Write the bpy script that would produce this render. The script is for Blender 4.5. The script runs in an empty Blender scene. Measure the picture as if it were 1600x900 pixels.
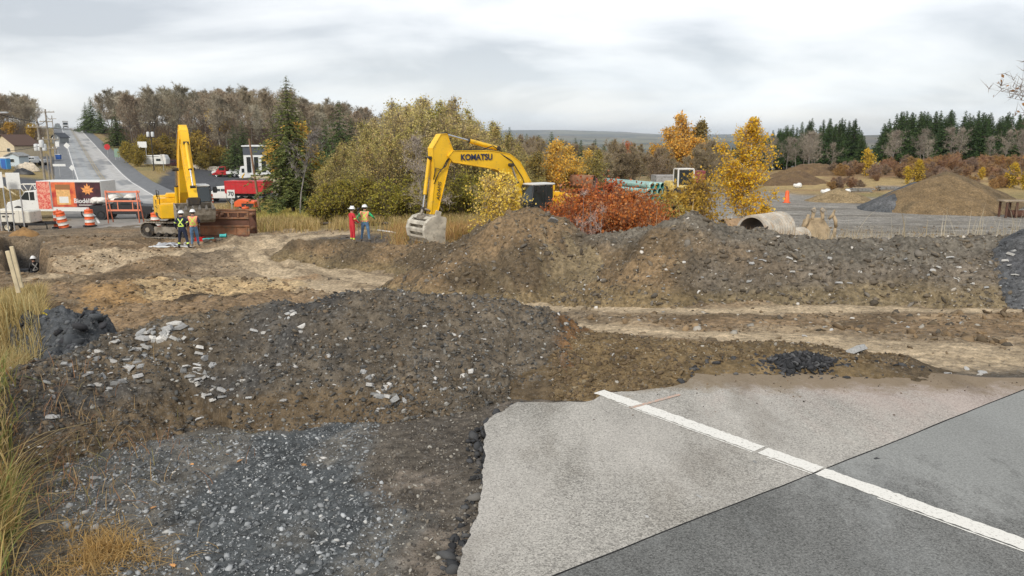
import bpy, bmesh, math, random
import numpy as np
from mathutils import Vector, Matrix, Euler
random.seed(7)
R = math.radians
sc = bpy.context.scene
COL = sc.collection

# ------------------------------------------------------------------ camera
CAM_Z = 2.6
PITCH = R(11.3)
F = 1160.0
cam_d = bpy.data.cameras.new("camera"); cam = bpy.data.objects.new("camera", cam_d); COL.objects.link(cam)
cam_d.sensor_width = 36.0; cam_d.lens = 36.0*F/1600.0
cam_d.clip_start = 0.1; cam_d.clip_end = 30000
cam.location = (0, 0, CAM_Z); cam.rotation_euler = (R(90)-PITCH, 0, 0)
sc.camera = cam

# ------------------------------------------------------------------ world, sun, exposure
SUN_EL, SUN_ROT = R(38), R(200)
w = bpy.data.worlds.new("World"); sc.world = w; w.use_nodes = True
nt = w.node_tree; nt.nodes.clear()
def N(nt, t, **kw):
    n = nt.nodes.new(t)
    for k, v in kw.items():
        if k.startswith('i_'): n.inputs[k[2:].replace('_', ' ')].default_value = v
        else: setattr(n, k, v)
    return n
def L(nt, a, b): nt.links.new(a, b)
out = N(nt, 'ShaderNodeOutputWorld'); add = N(nt, 'ShaderNodeAddShader')
sky = N(nt, 'ShaderNodeTexSky', sky_type='NISHITA', sun_disc=False, sun_elevation=SUN_EL, sun_rotation=SUN_ROT)
bg1 = N(nt, 'ShaderNodeBackground'); bg1.inputs[1].default_value = 0.05
hs = N(nt, 'ShaderNodeHueSaturation'); hs.inputs['Saturation'].default_value = 0.5; hs.inputs['Value'].default_value = 0.6
L(nt, sky.outputs[0], hs.inputs['Color']); L(nt, hs.outputs[0], bg1.inputs[0])
tc = N(nt, 'ShaderNodeTexCoord'); sep = N(nt, 'ShaderNodeSeparateXYZ'); L(nt, tc.outputs['Generated'], sep.inputs[0])
mz = N(nt, 'ShaderNodeMath', operation='MAXIMUM'); L(nt, sep.outputs[2], mz.inputs[0]); mz.inputs[1].default_value = 0.0
az = N(nt, 'ShaderNodeMath', operation='ADD'); L(nt, mz.outputs[0], az.inputs[0]); az.inputs[1].default_value = 0.26
dx = N(nt, 'ShaderNodeMath', operation='DIVIDE'); L(nt, sep.outputs[0], dx.inputs[0]); L(nt, az.outputs[0], dx.inputs[1])
dy = N(nt, 'ShaderNodeMath', operation='DIVIDE'); L(nt, sep.outputs[1], dy.inputs[0]); L(nt, az.outputs[0], dy.inputs[1])
cb = N(nt, 'ShaderNodeCombineXYZ'); L(nt, dx.outputs[0], cb.inputs[0]); L(nt, dy.outputs[0], cb.inputs[1])
mp = N(nt, 'ShaderNodeMapping'); mp.inputs['Scale'].default_value = (0.75, 0.95, 1); mp.inputs['Location'].default_value = (3.1, 1.7, 0)
L(nt, cb.outputs[0], mp.inputs[0])
n1 = N(nt, 'ShaderNodeTexNoise'); n1.inputs['Scale'].default_value = 1.45; n1.inputs['Detail'].default_value = 7; n1.inputs['Roughness'].default_value = 0.52
n1.inputs['Distortion'].default_value = 0.35
L(nt, mp.outputs[0], n1.inputs['Vector'])
cr = N(nt, 'ShaderNodeValToRGB'); L(nt, n1.outputs[0], cr.inputs[0])
e = cr.color_ramp.elements
e[0].position = 0.40; e[0].color = (0.33, 0.345, 0.37, 1)
e[1].position = 0.63; e[1].color = (0.66, 0.657, 0.65, 1)
m = e.new(0.5); m.color = (0.50, 0.507, 0.52, 1)
# towards the horizon the cloud deck brightens, then thins to pale blue
hr = N(nt, 'ShaderNodeValToRGB'); L(nt, sep.outputs[2], hr.inputs[0])
h = hr.color_ramp.elements; h[0].position = 0.0; h[0].color = (1, 1, 1, 1); h[1].position = 0.11; h[1].color = (0, 0, 0, 1)
n2 = N(nt, 'ShaderNodeTexNoise'); n2.inputs['Scale'].default_value = 3.0; n2.inputs['Detail'].default_value = 4
mp2 = N(nt, 'ShaderNodeMapping'); mp2.inputs['Scale'].default_value = (1, 1, 9); L(nt, tc.outputs['Generated'], mp2.inputs[0]); L(nt, mp2.outputs[0], n2.inputs['Vector'])
lowc = N(nt, 'ShaderNodeValToRGB'); L(nt, n2.outputs[0], lowc.inputs[0])
l = lowc.color_ramp.elements; l[0].position = 0.40; l[0].color = (0.60, 0.67, 0.76, 1); l[1].position = 0.6; l[1].color = (0.72, 0.715, 0.70, 1)
hm = N(nt, 'ShaderNodeMath', operation='MULTIPLY'); L(nt, hr.outputs[0], hm.inputs[0]); hm.inputs[1].default_value = 0.55
mx = N(nt, 'ShaderNodeMixRGB'); L(nt, hm.outputs[0], mx.inputs[0]); L(nt, cr.outputs[0], mx.inputs[1]); L(nt, lowc.outputs[0], mx.inputs[2])
bg2 = N(nt, 'ShaderNodeBackground'); bg2.inputs[1].default_value = 0.78
L(nt, mx.outputs[0], bg2.inputs[0]); L(nt, bg1.outputs[0], add.inputs[0]); L(nt, bg2.outputs[0], add.inputs[1]); L(nt, add.outputs[0], out.inputs[0])
sd = bpy.data.lights.new("sun", 'SUN'); sd.energy = 1.5; sd.angle = R(12); sd.color = (1, 0.95, 0.87)
so = bpy.data.objects.new("sun", sd); COL.objects.link(so)
# light comes from behind-left of the camera, high
so.rotation_euler = Vector((math.sin(SUN_ROT)*math.cos(SUN_EL), math.cos(SUN_ROT)*math.cos(SUN_EL), math.sin(SUN_EL))).to_track_quat('Z', 'Y').to_euler()
vs = sc.view_settings; vs.view_transform = 'Standard'; vs.look = 'None'; vs.gamma = 1; vs.use_curve_mapping = False
vs.exposure = 0.70
sc.cycles.max_bounces = 5; sc.cycles.diffuse_bounces = 2; sc.cycles.glossy_bounces = 2; sc.cycles.transmission_bounces = 4
sc.cycles.transparent_max_bounces = 8; sc.cycles.caustics_reflective = False; sc.cycles.caustics_refractive = False

# ------------------------------------------------------------------ survey helpers
CP, SP = math.cos(PITCH), math.sin(PITCH)
def ray(u, v):
    return np.array([u-800.0, F*CP+(450.0-v)*SP, -F*SP+(450.0-v)*CP])
def P(u, v, z=0.0):
    """point of height z seen along survey bearing u, v"""
    d = ray(u, v); t = (z-CAM_Z)/d[2]
    return Vector((d[0]*t, d[1]*t, z))
def PY(u, v, Y):
    d = ray(u, v); t = Y/d[1]
    return Vector((d[0]*t, Y, CAM_Z+d[2]*t))
def UX(u, Y, z):
    return (u-800.0)/F*(Y*CP+(CAM_Z-z)*SP)
def proj(x, y, z):
    d = y*CP-(z-CAM_Z)*SP; up = y*SP+(z-CAM_Z)*CP
    return 800+F*x/d, 450-F*up/d

# ------------------------------------------------------------------ numpy noise
def _hash(ix, iy, s):
    h = (ix.astype(np.int64)*374761393 + iy.astype(np.int64)*668265263 + s*974634777) & 0xffffffff
    h = ((h ^ (h >> 13))*1274126177) & 0xffffffff
    h = h ^ (h >> 16)
    return h.astype(np.float64)/4294967295.0
def vnoise(x, y, s=0):
    x = np.asarray(x, float); y = np.asarray(y, float)
    xi = np.floor(x); yi = np.floor(y); fx = x-xi; fy = y-yi
    fx = fx*fx*fx*(fx*(fx*6-15)+10); fy = fy*fy*fy*(fy*(fy*6-15)+10)
    xi = xi.astype(np.int64); yi = yi.astype(np.int64)
    a = _hash(xi, yi, s); b = _hash(xi+1, yi, s); c = _hash(xi, yi+1, s); d = _hash(xi+1, yi+1, s)
    return (a+(b-a)*fx)*(1-fy)+(c+(d-c)*fx)*fy
def fbm(x, y, sc_, oct=5, s=0, rough=0.5):
    """-1..1; sc_ is the size in metres of the largest lump"""
    t = 0; a = 1; n = 0; x = np.asarray(x)/sc_; y = np.asarray(y)/sc_
    for k in range(oct):
        t = t+a*(vnoise(x, y, s+k*17)*2-1); n += a; a *= rough
        x, y = (x*0.8-y*0.6)*2.03+5.1, (x*0.6+y*0.8)*2.03+1.7
    return t/n
def sstep(a, b, x):
    t = np.clip((x-a)/(b-a), 0, 1); return t*t*(3-2*t)

# ------------------------------------------------------------------ terrain
CT = []
def ctl(Y, *uz):
    for u, z in uz: CT.append((UX(u, Y, z), Y, z))
for x in (-14, -5, 0, 6, 16): CT.append((x, -4, -0.12))
for x, z in ((-9, -.25), (-5, -.2), (-1.5, -.12), (1, -.09), (4, -.09), (9, -.09)): CT.append((x, 3, z))
for x, z in ((-9, -.3), (-4.5, -.26), (-1, -.13), (2, -.09), (6, -.09), (12, -.09)): CT.append((x, 6.4, z))
for x, z in ((-11, -.5), (-5, -.6), (-1, -.4), (2, -.16), (6, -.11), (12, -.11)): CT.append((x, 8.8, z))
ctl(11, (-300, -.9), (100, -1.0), (500, -.8), (800, -.55), (1200, -.36), (1600, -.33), (2000, -.33))
ctl(14, (-300, -1.3), (150, -1.4), (500, -1.2), (900, -.85), (1250, -.75), (1600, -.72), (2000, -.7))
ctl(18, (-300, -1.7), (150, -1.7), (500, -1.6), (900, -1.45), (1300, -1.2), (1800, -1.1))
ctl(22, (-300, -2.0), (150, -2.05), (450, -2.05), (700, -2.0), (1000, -1.7), (1400, -1.6), (1900, -1.5))
ctl(28, (-300, -2.5), (150, -2.6), (450, -2.6), (700, -2.6), (1100, -2.0), (1700, -2.0))
ctl(36, (-300, -2.8), (50, -2.9), (300, -2.72), (570, -2.42), (800, -2.5), (1200, -2.35), (1700, -2.3))
ctl(50, (-300, -3.5), (50, -3.55), (200, -3.4), (350, -3.2), (600, -2.9), (900, -2.6), (1300, -2.5), (1900, -2.5))
ctl(66, (-300, -4.0), (50, -4.2), (150, -4.4), (300, -4.3), (450, -3.8), (700, -3.3), (1000, -2.7), (1400, -2.55), (1900, -2.2))
ctl(88, (-300, -3.0), (40, -3.2), (200, -4.1), (330, -4.6), (450, -4.6), (700, -3.8), (1000, -3.0), (1300, -2.5), (1550, -1.9), (1900, -1.8))
ctl(112, (1300, -2.3), (1480, -1.1), (1600, -1.0), (1900, -1.0))
ctl(130, (-300, -2.0), (30, -2.4), (175, -4.3), (340, -5.0), (450, -5.0), (700, -4.4), (1000, -4), (1250, -2.4), (1500, -1.6), (1900, -1.0))
ctl(175, (-300, 1), (20, -1.2), (155, -2.0), (250, -4.5), (340, -5.2), (450, -5.2), (700, -5.5), (1000, -6), (1300, -4), (1600, -3), (1900, -2))
ctl(230, (-300, 4.5), (20, 2), (135, .9), (230, .8), (350, .5), (500, 0), (620, -3), (750, -7), (1000, -10), (1300, -9), (1900, -6))
ctl(290, (-300, 8), (30, 6), (118, 3.9), (220, 5), (350, 6), (500, 5), (620, 0), (750, -9), (1000, -16), (1500, -14), (1900, -8))
ctl(390, (-300, 9), (30, 9), (118, 8.4), (220, 9.5), (350, 9.5), (500, 7), (620, -3), (800, -16), (1100, -24), (1600, -24), (2000, -18))
ctl(520, (-300, 3), (118, 0), (300, 3), (500, 0), (620, -10), (800, -24))
ctl(900, (-300, -20), (118, -25), (500, -28), (800, -40), (1100, -44), (1600, -44), (2000, -40))
ctl(2500, (-300, -60), (300, -60), (800, -62), (1200, -62), (2000, -60))
ctl(12000, (-300, -40), (800, -40), (2000, -40))
CT = np.array(CT)
def warp(x, y):
    yy = y+9.0; r = np.sqrt(x*x+yy*yy)
    return np.arctan2(x, yy)*3.0, np.log(r)*2.2
def _phi(r2): return np.where(r2 > 1e-12, r2*np.log(np.maximum(r2, 1e-12)), 0)
_ca, _cb = warp(CT[:, 0], CT[:, 1])
_n = len(CT)
# heights are divided by a distance scale so that the far valley does not ripple the near ground
_hs = 1+np.hypot(CT[:, 0], CT[:, 1])/60.0
_A = np.zeros((_n+3, _n+3)); _A[:_n, :_n] = _phi((_ca[:, None]-_ca[None])**2+(_cb[:, None]-_cb[None])**2)+np.eye(_n)*0.004
_A[:_n, _n] = 1; _A[:_n, _n+1] = _ca; _A[:_n, _n+2] = _cb; _A[_n:, :_n] = _A[:_n, _n:].T
_W = np.linalg.solve(_A, np.concatenate([CT[:, 2]/_hs, np.zeros(3)]))
# highway: straight, level, then up over the crest
RD0 = np.array([-31.5, 64.0]); RDE = np.array([-227.0, 390.0])
RDIR = (RDE-RD0)/np.linalg.norm(RDE-RD0); RNRM = np.array([RDIR[1], -RDIR[0]])
def road_z(s):
    y = 64+s*RDIR[1]
    return np.interp(y, [30, 52, 64, 80, 100, 122, 140, 170, 350, 378, 394, 410, 440, 520, 900], [-3.2, -3.7, -4.15, -4.3, -4.3, -4.2, -3.65, -2.2, 6.9, 8.1, 8.5, 8.1, 6.3, 1, -25])
def road_sd(x, y):
    dx_ = x-RD0[0]; dy_ = y-RD0[1]
    return dx_*RDIR[0]+dy_*RDIR[1], dx_*RNRM[0]+dy_*RNRM[1]
def base(x, y):
    x = np.asarray(x, float); y = np.asarray(y, float); shp = x.shape
    x = x.ravel(); y = y.ravel(); o = np.empty(len(x))
    for i in range(0, len(x), 100000):
        xs = x[i:i+100000]; ys = y[i:i+100000]; a, b = warp(xs, ys)
        z = _phi((a[:, None]-_ca[None])**2+(b[:, None]-_cb[None])**2)@_W[:_n]+_W[_n]+a*_W[_n+1]+b*_W[_n+2]
        z = z*(1+np.hypot(xs, ys)/60.0)
        s, d = road_sd(xs, ys)
        k = (1-sstep(9.0, 20.0+np.clip(s, 0, 200)*.05, np.abs(d)))*sstep(-14, 2, s)
        z = z*(1-k)+(road_z(s)-.12)*k
        r = np.hypot(xs, ys)
        far = sstep(2600, 6500, r)
        z = z+far*(95+70*fbm(xs, ys, 2600, 4, 5)+60*sstep(-.2, -.9, np.arctan2(xs, ys)))
        far2 = sstep(9000, 12000, r)*(1-sstep(.1, .2, np.arctan2(xs, ys)))
        z = z+far2*60
        o[i:i+100000] = z
    return o.reshape(shp)
def hit(u, v, zoff=0.0):
    """where a survey ray meets the ground"""
    d = ray(u, v); d = d/d[1]
    ys = np.exp(np.linspace(math.log(2.5), math.log(3000), 900))
    z = CAM_Z+d[2]*ys; g = base(d[0]*ys, ys)+zoff
    below = np.nonzero(z <= g)[0]
    i = below[0] if len(below) else 899
    if i == 0: return Vector((d[0]*ys[0], ys[0], float(g[0])))
    a = z[i-1]-g[i-1]; b = z[i]-g[i]; t = a/(a-b) if a != b else 0
    y = ys[i-1]+(ys[i]-ys[i-1])*t
    return Vector((d[0]*y, y, float(CAM_Z+d[2]*y)))
def gz(x, y): return float(base(np.array([x]), np.array([y]))[0])

# ------------------------------------------------------------------ materials
def mat(name, color=(.5, .5, .5), rough=.6, metal=0.0, var=0.0, vscale=3.0, bump=0.0, bscale=20.0, dirt=0.0, objvar=0.0, spec=None, trans=0.0, subs=0.0, dirtcol=(.13, .1, .065)):
    m = bpy.data.materials.new(name); m.use_nodes = True; nt = m.node_tree; b = nt.nodes['Principled BSDF']
    b.inputs['Roughness'].default_value = rough; b.inputs['Metallic'].default_value = metal
    if spec is not None: b.inputs['Specular IOR Level'].default_value = spec
    col = N(nt, 'ShaderNodeRGB'); col.outputs[0].default_value = (*color, 1); src = col.outputs[0]
    tcn = N(nt, 'ShaderNodeTexCoord')
    if var:
        t = N(nt, 'ShaderNodeTexNoise'); t.inputs['Scale'].default_value = vscale; t.inputs['Detail'].default_value = 5; L(nt, tcn.outputs['Object'], t.inputs['Vector'])
        mr = N(nt, 'ShaderNodeMapRange'); mr.inputs[1].default_value = .3; mr.inputs[2].default_value = .7; mr.inputs[3].default_value = 1-var; mr.inputs[4].default_value = 1+var
        L(nt, t.outputs[0], mr.inputs[0])
        mm = N(nt, 'ShaderNodeMixRGB', blend_type='MULTIPLY'); mm.inputs[0].default_value = 1; L(nt, src, mm.inputs[1]); L(nt, mr.outputs[0], mm.inputs[2]); src = mm.outputs[0]
    if objvar:
        oi = N(nt, 'ShaderNodeObjectInfo'); mr = N(nt, 'ShaderNodeMapRange'); mr.inputs[3].default_value = 1-objvar; mr.inputs[4].default_value = 1+objvar
        L(nt, oi.outputs['Random'], mr.inputs[0])
        mm = N(nt, 'ShaderNodeMixRGB', blend_type='MULTIPLY'); mm.inputs[0].default_value = 1; L(nt, src, mm.inputs[1]); L(nt, mr.outputs[0], mm.inputs[2]); src = mm.outputs[0]
    if dirt:
        t = N(nt, 'ShaderNodeTexNoise'); t.inputs['Scale'].default_value = 4.3; t.inputs['Detail'].default_value = 8; t.inputs['Roughness'].default_value = .68; L(nt, tcn.outputs['Object'], t.inputs['Vector'])
        mr = N(nt, 'ShaderNodeMapRange'); mr.inputs[1].default_value = .62-dirt*.3; mr.inputs[2].default_value = .78-dirt*.3; mr.inputs[3].default_value = 0; mr.inputs[4].default_value = min(1, .5+dirt*.5)
        L(nt, t.outputs[0], mr.inputs[0])
        mm = N(nt, 'ShaderNodeMixRGB'); L(nt, mr.outputs[0], mm.inputs[0]); L(nt, src, mm.inputs[1]); mm.inputs[2].default_value = (*dirtcol, 1); src = mm.outputs[0]
        ad = N(nt, 'ShaderNodeMath', operation='ADD', use_clamp=True); L(nt, mr.outputs[0], ad.inputs[0]); ad.inputs[1].default_value = rough; L(nt, ad.outputs[0], b.inputs['Roughness'])
    L(nt, src, b.inputs['Base Color'])
    if bump:
        t = N(nt, 'ShaderNodeTexNoise'); t.inputs['Scale'].default_value = bscale; t.inputs['Detail'].default_value = 5; L(nt, tcn.outputs['Object'], t.inputs['Vector'])
        bp = N(nt, 'ShaderNodeBump'); bp.inputs['Strength'].default_value = bump; bp.inputs['Distance'].default_value = .02; L(nt, t.outputs[0], bp.inputs['Height']); L(nt, bp.outputs[0], b.inputs['Normal'])
    if trans: b.inputs['Transmission Weight'].default_value = trans
    if subs:
        tr = N(nt, 'ShaderNodeBsdfTranslucent'); L(nt, src, tr.inputs[0]); mxs = N(nt, 'ShaderNodeMixShader'); mxs.inputs[0].default_value = subs
        L(nt, b.outputs[0], mxs.inputs[1]); L(nt, tr.outputs[0], mxs.inputs[2]); L(nt, mxs.outputs[0], nt.nodes['Material Output'].inputs['Surface'])
    return m
def soil_mat(name, speck=0.35, bumpd=0.03, spsc=22.0):
    """earth: base colour from the painted soil types, mottled with crevice shade put into the colour, speckled with grit of several sizes"""
    m = bpy.data.materials.new(name); m.use_nodes = True; nt = m.node_tree; b = nt.nodes['Principled BSDF']
    b.inputs['Roughness'].default_value = .95; b.inputs['Specular IOR Level'].default_value = .15
    at = N(nt, 'ShaderNodeAttribute', attribute_name='soil'); tcn = N(nt, 'ShaderNodeTexCoord')
    src = at.outputs['Color']
    hts = []
    for scl, det, lo, hi, k0, k1 in ((1.3, 7, .36, .64, .78, 1.22), (9.0, 9, .34, .66, .52, 1.42), (spsc*2.2, 3, .3, .7, .8, 1.22)):  # tone mottling; finer noises also feed the bump, painting crevice shade darker
        t = N(nt, 'ShaderNodeTexNoise'); t.inputs['Scale'].default_value = scl; t.inputs['Detail'].default_value = det; t.inputs['Roughness'].default_value = .62
        L(nt, tcn.outputs['Object'], t.inputs['Vector'])
        mr = N(nt, 'ShaderNodeMapRange'); mr.inputs[1].default_value = lo; mr.inputs[2].default_value = hi; mr.inputs[3].default_value = k0; mr.inputs[4].default_value = k1
        L(nt, t.outputs[0], mr.inputs[0]); mm = N(nt, 'ShaderNodeMixRGB', blend_type='MULTIPLY'); mm.inputs[0].default_value = 1
        L(nt, src, mm.inputs[1]); L(nt, mr.outputs[0], mm.inputs[2]); src = mm.outputs[0]; hts.append(t.outputs[0])
    # pale grit: small cells, some of which are stones
    for scl, th, ksp in ((spsc, .82, 1.9), (spsc*2.7, .8, 1.7)):
        vo = N(nt, 'ShaderNodeTexVoronoi'); vo.inputs['Scale'].default_value = scl; L(nt, tcn.outputs['Object'], vo.inputs['Vector'])
        se = N(nt, 'ShaderNodeSeparateColor'); L(nt, vo.outputs['Color'], se.inputs[0])
        g = N(nt, 'ShaderNodeMath', operation='GREATER_THAN'); L(nt, se.outputs[0], g.inputs[0]); g.inputs[1].default_value = th
        ds = N(nt, 'ShaderNodeMath', operation='LESS_THAN'); L(nt, vo.outputs['Distance'], ds.inputs[0]); ds.inputs[1].default_value = .42
        mu = N(nt, 'ShaderNodeMath', operation='MULTIPLY'); L(nt, g.outputs[0], mu.inputs[0]); L(nt, ds.outputs[0], mu.inputs[1])
        mk = N(nt, 'ShaderNodeMath', operation='MULTIPLY'); L(nt, mu.outputs[0], mk.inputs[0]); mk.inputs[1].default_value = speck
        mm = N(nt, 'ShaderNodeMixRGB'); L(nt, mk.outputs[0], mm.inputs[0]); L(nt, src, mm.inputs[1])
        pl = N(nt, 'ShaderNodeMixRGB'); pl.inputs[1].default_value = (.30*ksp*.6, .29*ksp*.6, .27*ksp*.6, 1); pl.inputs[2].default_value = (.12, .115, .10, 1); L(nt, se.outputs[1], pl.inputs[0]); L(nt, pl.outputs[0], mm.inputs[2]); src = mm.outputs[0]
    L(nt, src, b.inputs['Base Color'])
    a1 = N(nt, 'ShaderNodeMath', operation='ADD'); L(nt, hts[1], a1.inputs[0]); hm2 = N(nt, 'ShaderNodeMath', operation='MULTIPLY'); L(nt, hts[2], hm2.inputs[0]); hm2.inputs[1].default_value = .35; L(nt, hm2.outputs[0], a1.inputs[1])
    bp = N(nt, 'ShaderNodeBump'); bp.inputs['Strength'].default_value = .9; bp.inputs['Distance'].default_value = bumpd; L(nt, a1.outputs[0], bp.inputs['Height']); L(nt, bp.outputs[0], b.inputs['Normal'])
    return m

# ------------------------------------------------------------------ object helpers
def tag(o, label=None, cat=None, group=None, kind=None):
    if label: o['label'] = label
    if cat: o['category'] = cat
    if group: o['group'] = group
    if kind: o['kind'] = kind
    return o
def empty(name, loc=(0, 0, 0), rz=0.0, label=None, cat=None, group=None):
    o = bpy.data.objects.new(name, None); COL.objects.link(o); o.location = loc; o.rotation_euler = (0, 0, rz); o.empty_display_size = .3
    return tag(o, label, cat, group)
def fast_mesh(name, V, Fq, mats=(), mi=None, smooth=False, parent=None, col=None):
    """V (n,3); Fq: (m,k) int array or list of such arrays"""
    me = bpy.data.meshes.new(name)
    arrs = Fq if isinstance(Fq, list) else [Fq]
    arrs = [np.asarray(a, dtype=np.int32) for a in arrs if len(a)]
    nl = sum(a.size for a in arrs); npo = sum(len(a) for a in arrs)
    me.vertices.add(len(V)); me.vertices.foreach_set('co', np.asarray(V, dtype=np.float32).ravel())
    me.loops.add(nl); me.loops.foreach_set('vertex_index', np.concatenate([a.ravel() for a in arrs]))
    me.polygons.add(npo)
    tot = np.concatenate([np.full(len(a), a.shape[1], dtype=np.int32) for a in arrs])
    st = np.concatenate([[0], np.cumsum(tot)[:-1]]).astype(np.int32)
    me.polygons.foreach_set('loop_start', st); me.polygons.foreach_set('loop_total', tot)
    for m_ in (mats if isinstance(mats, (list, tuple)) else [mats]): me.materials.append(m_)
    if mi is not None: me.polygons.foreach_set('material_index', np.asarray(mi, dtype=np.int32))
    if smooth: me.polygons.foreach_set('use_smooth', np.ones(npo, dtype=bool))
    me.update(calc_edges=True)
    if col is not None:
        a = me.color_attributes.new('soil', 'FLOAT_COLOR', 'POINT'); c = np.ones((len(V), 4), dtype=np.float32); c[:, :3] = col; a.data.foreach_set('color', c.ravel())
    o = bpy.data.objects.new(name, me); COL.objects.link(o)
    if parent is not None: o.parent = parent
    return o
class MB:
    """collects shapes, then links them as one mesh object"""
    def __init__(s): s.v = []; s.f = []; s.m = []; s.mats = []; s.sm = []
    def mi(s, m):
        if m not in s.mats: s.mats.append(m)
        return s.mats.index(m)
    def add(s, vs, fs, m, smooth=False):
        n = len(s.v); s.v += [tuple(v) for v in vs]; k = s.mi(m)
        for f in fs: s.f.append(tuple(i+n for i in f)); s.m.append(k); s.sm.append(smooth)
        return s
    def box(s, x0, x1, y0, y1, z0, z1, m, bev=0.0, M=None):
        bm = bmesh.new(); bmesh.ops.create_cube(bm, size=1)
        for v in bm.verts: v.co = Vector(((x0+x1)/2+v.co.x*(x1-x0), (y0+y1)/2+v.co.y*(y1-y0), (z0+z1)/2+v.co.z*(z1-z0)))
        if bev: bmesh.ops.bevel(bm, geom=bm.edges[:], offset=bev, segments=1 if bev < .03 else 2, affect='EDGES')
        return s.bm(bm, m, M)
    def bm(s, bm, m, M=None, smooth=False):
        bm.verts.ensure_lookup_table(); bm.verts.index_update()
        vs = [(M@v.co if M else v.co) for v in bm.verts]; s.add(vs, [[v.index for v in f.verts] for f in bm.faces], m, smooth); bm.free(); return s
    def cyl(s, a, b, r0, m, r1=None, n=12, smooth=True, caps=True):
        a = Vector(a); b = Vector(b); r1 = r0 if r1 is None else r1; d = (b-a)
        if d.length < 1e-6: return s
        q = d.to_track_quat('Z', 'Y'); vs = []
        for c, r in ((a, r0), (b, r1)):
            for k in range(n):
                t = 2*math.pi*k/n; vs.append(c+q@Vector((r*math.cos(t), r*math.sin(t), 0)))
        fs = [(k, (k+1) % n, n+(k+1) % n, n+k) for k in range(n)]
        s.add(vs, fs, m, smooth)
        if caps: s.add(vs, [tuple(range(n-1, -1, -1)), tuple(range(n, 2*n))], m)
        return s
    def tube(s, pts, r, m, n=8, smooth=True):
        pts = [Vector(p) for p in pts]; rs = r if isinstance(r, (list, tuple)) else [r]*len(pts); vs = []; up = None
        for i, p in enumerate(pts):
            d = (pts[min(i+1, len(pts)-1)]-pts[max(i-1, 0)]).normalized(); q = d.to_track_quat('Z', 'Y')
            if up is None: up = q@Vector((1, 0, 0))
            x = (up-d*up.dot(d)).normalized(); y = d.cross(x); up = x
            for k in range(n):
                t = 2*math.pi*k/n; vs.append(p+x*rs[i]*math.cos(t)+y*rs[i]*math.sin(t))
        fs = [(i*n+k, i*n+(k+1) % n, (i+1)*n+(k+1) % n, (i+1)*n+k) for i in range(len(pts)-1) for k in range(n)]
        s.add(vs, fs+[tuple(range(n-1, -1, -1)), tuple(range((len(pts)-1)*n, len(pts)*n))], m, smooth); return s
    def lathe(s, prof, m, n=20, M=None, smooth=True):
        """prof: (radius, height) about z"""
        vs = []; 
        for r, z in prof:
            for k in range(n):
                t = 2*math.pi*k/n; p = Vector((r*math.cos(t), r*math.sin(t), z)); vs.append(M@p if M else p)
        fs = [(i*n+k, i*n+(k+1) % n, (i+1)*n+(k+1) % n, (i+1)*n+k) for i in range(len(prof)-1) for k in range(n)]
        s.add(vs, fs, m, smooth); return s
    def prism(s, poly, y0, y1, m, bev=0.0, M=None):
        """poly in x,z extruded from y0 to y1"""
        bm = bmesh.new(); vs = [bm.verts.new((x, y0, z)) for x, z in poly]; f = bm.faces.new(vs)
        r = bmesh.ops.extrude_face_region(bm, geom=[f])
        for g in r['geom']:
            if isinstance(g, bmesh.types.BMVert): g.co.y = y1
        bmesh.ops.recalc_face_normals(bm, faces=bm.faces[:])
        if bev: bmesh.ops.bevel(bm, geom=[e for e in bm.edges], offset=bev, segments=1, affect='EDGES')
        bmesh.ops.triangulate(bm, faces=[f for f in bm.faces if len(f.verts) > 4])
        return s.bm(bm, m, M)
    def build(s, name, parent=None, M=None):
        me = bpy.data.meshes.new(name); vs = [M@Vector(v) for v in s.v] if M else s.v
        me.from_pydata(vs, [], s.f); 
        for m_ in s.mats: me.materials.append(m_)
        me.polygons.foreach_set('material_index', s.m); me.polygons.foreach_set('use_smooth', s.sm); me.update()
        o = bpy.data.objects.new(name, me); COL.objects.link(o)
        if parent is not None: o.parent = parent
        return o
def copy_tree(o, parent=None):
    c = o.copy(); COL.objects.link(c)
    if parent is not None: c.parent = parent
    for ch in list(o.children): copy_tree(ch, c)
    return c
# ================================================================== THE GROUND
C_BROWN = np.array((.255, .175, .100)); C_DARK = np.array((.115, .080, .046)); C_GRAV = np.array((.082, .089, .091)); C_GREYBR = np.array((.175, .142, .102))
C_TRACK = np.array((.50, .39, .255)); C_SAND = np.array((.32, .20, .090)); C_YARD = np.array((.245, .228, .20)); C_DRY = np.array((.30, .225, .10))
C_FOREST = np.array((.12, .085, .05)); C_FIELD = np.array((.36, .30, .155)); C_GREEN = np.array((.15, .15, .06)); C_ROAD = np.array((.075, .078, .085)); C_RUST = np.array((.22, .115, .045))
def seg_d(x, y, pts):
    """distance to a polyline and the running parameter along it"""
    best = np.full(x.shape, 1e9); par = np.zeros(x.shape)
    for i in range(len(pts)-1):
        ax, ay = pts[i][0], pts[i][1]; bx, by = pts[i+1][0]-ax, pts[i+1][1]-ay
        t = np.clip(((x-ax)*bx+(y-ay)*by)/(bx*bx+by*by+1e-9), 0, 1)
        d = np.hypot(x-ax-t*bx, y-ay-t*by); k = d < best
        best = np.where(k, d, best); par = np.where(k, i+t, par)
    return best, par
def inpoly(x, y, poly):
    c = np.zeros(x.shape, bool); n = len(poly); j = n-1
    for i in range(n):
        xi, yi = poly[i][0], poly[i][1]; xj, yj = poly[j][0], poly[j][1]
        k = ((yi > y) != (yj > y)) & (x < (xj-xi)*(y-yi)/(yj-yi+1e-12)+xi); c ^= k; j = i
    return c
def sdpoly(x, y, poly):
    d, _ = seg_d(x, y, list(poly)+[poly[0]]); return np.where(inpoly(x, y, poly), -d, d)
def HP(*uv): return [tuple(hit(u, v))[:2] for u, v in uv]
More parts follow.
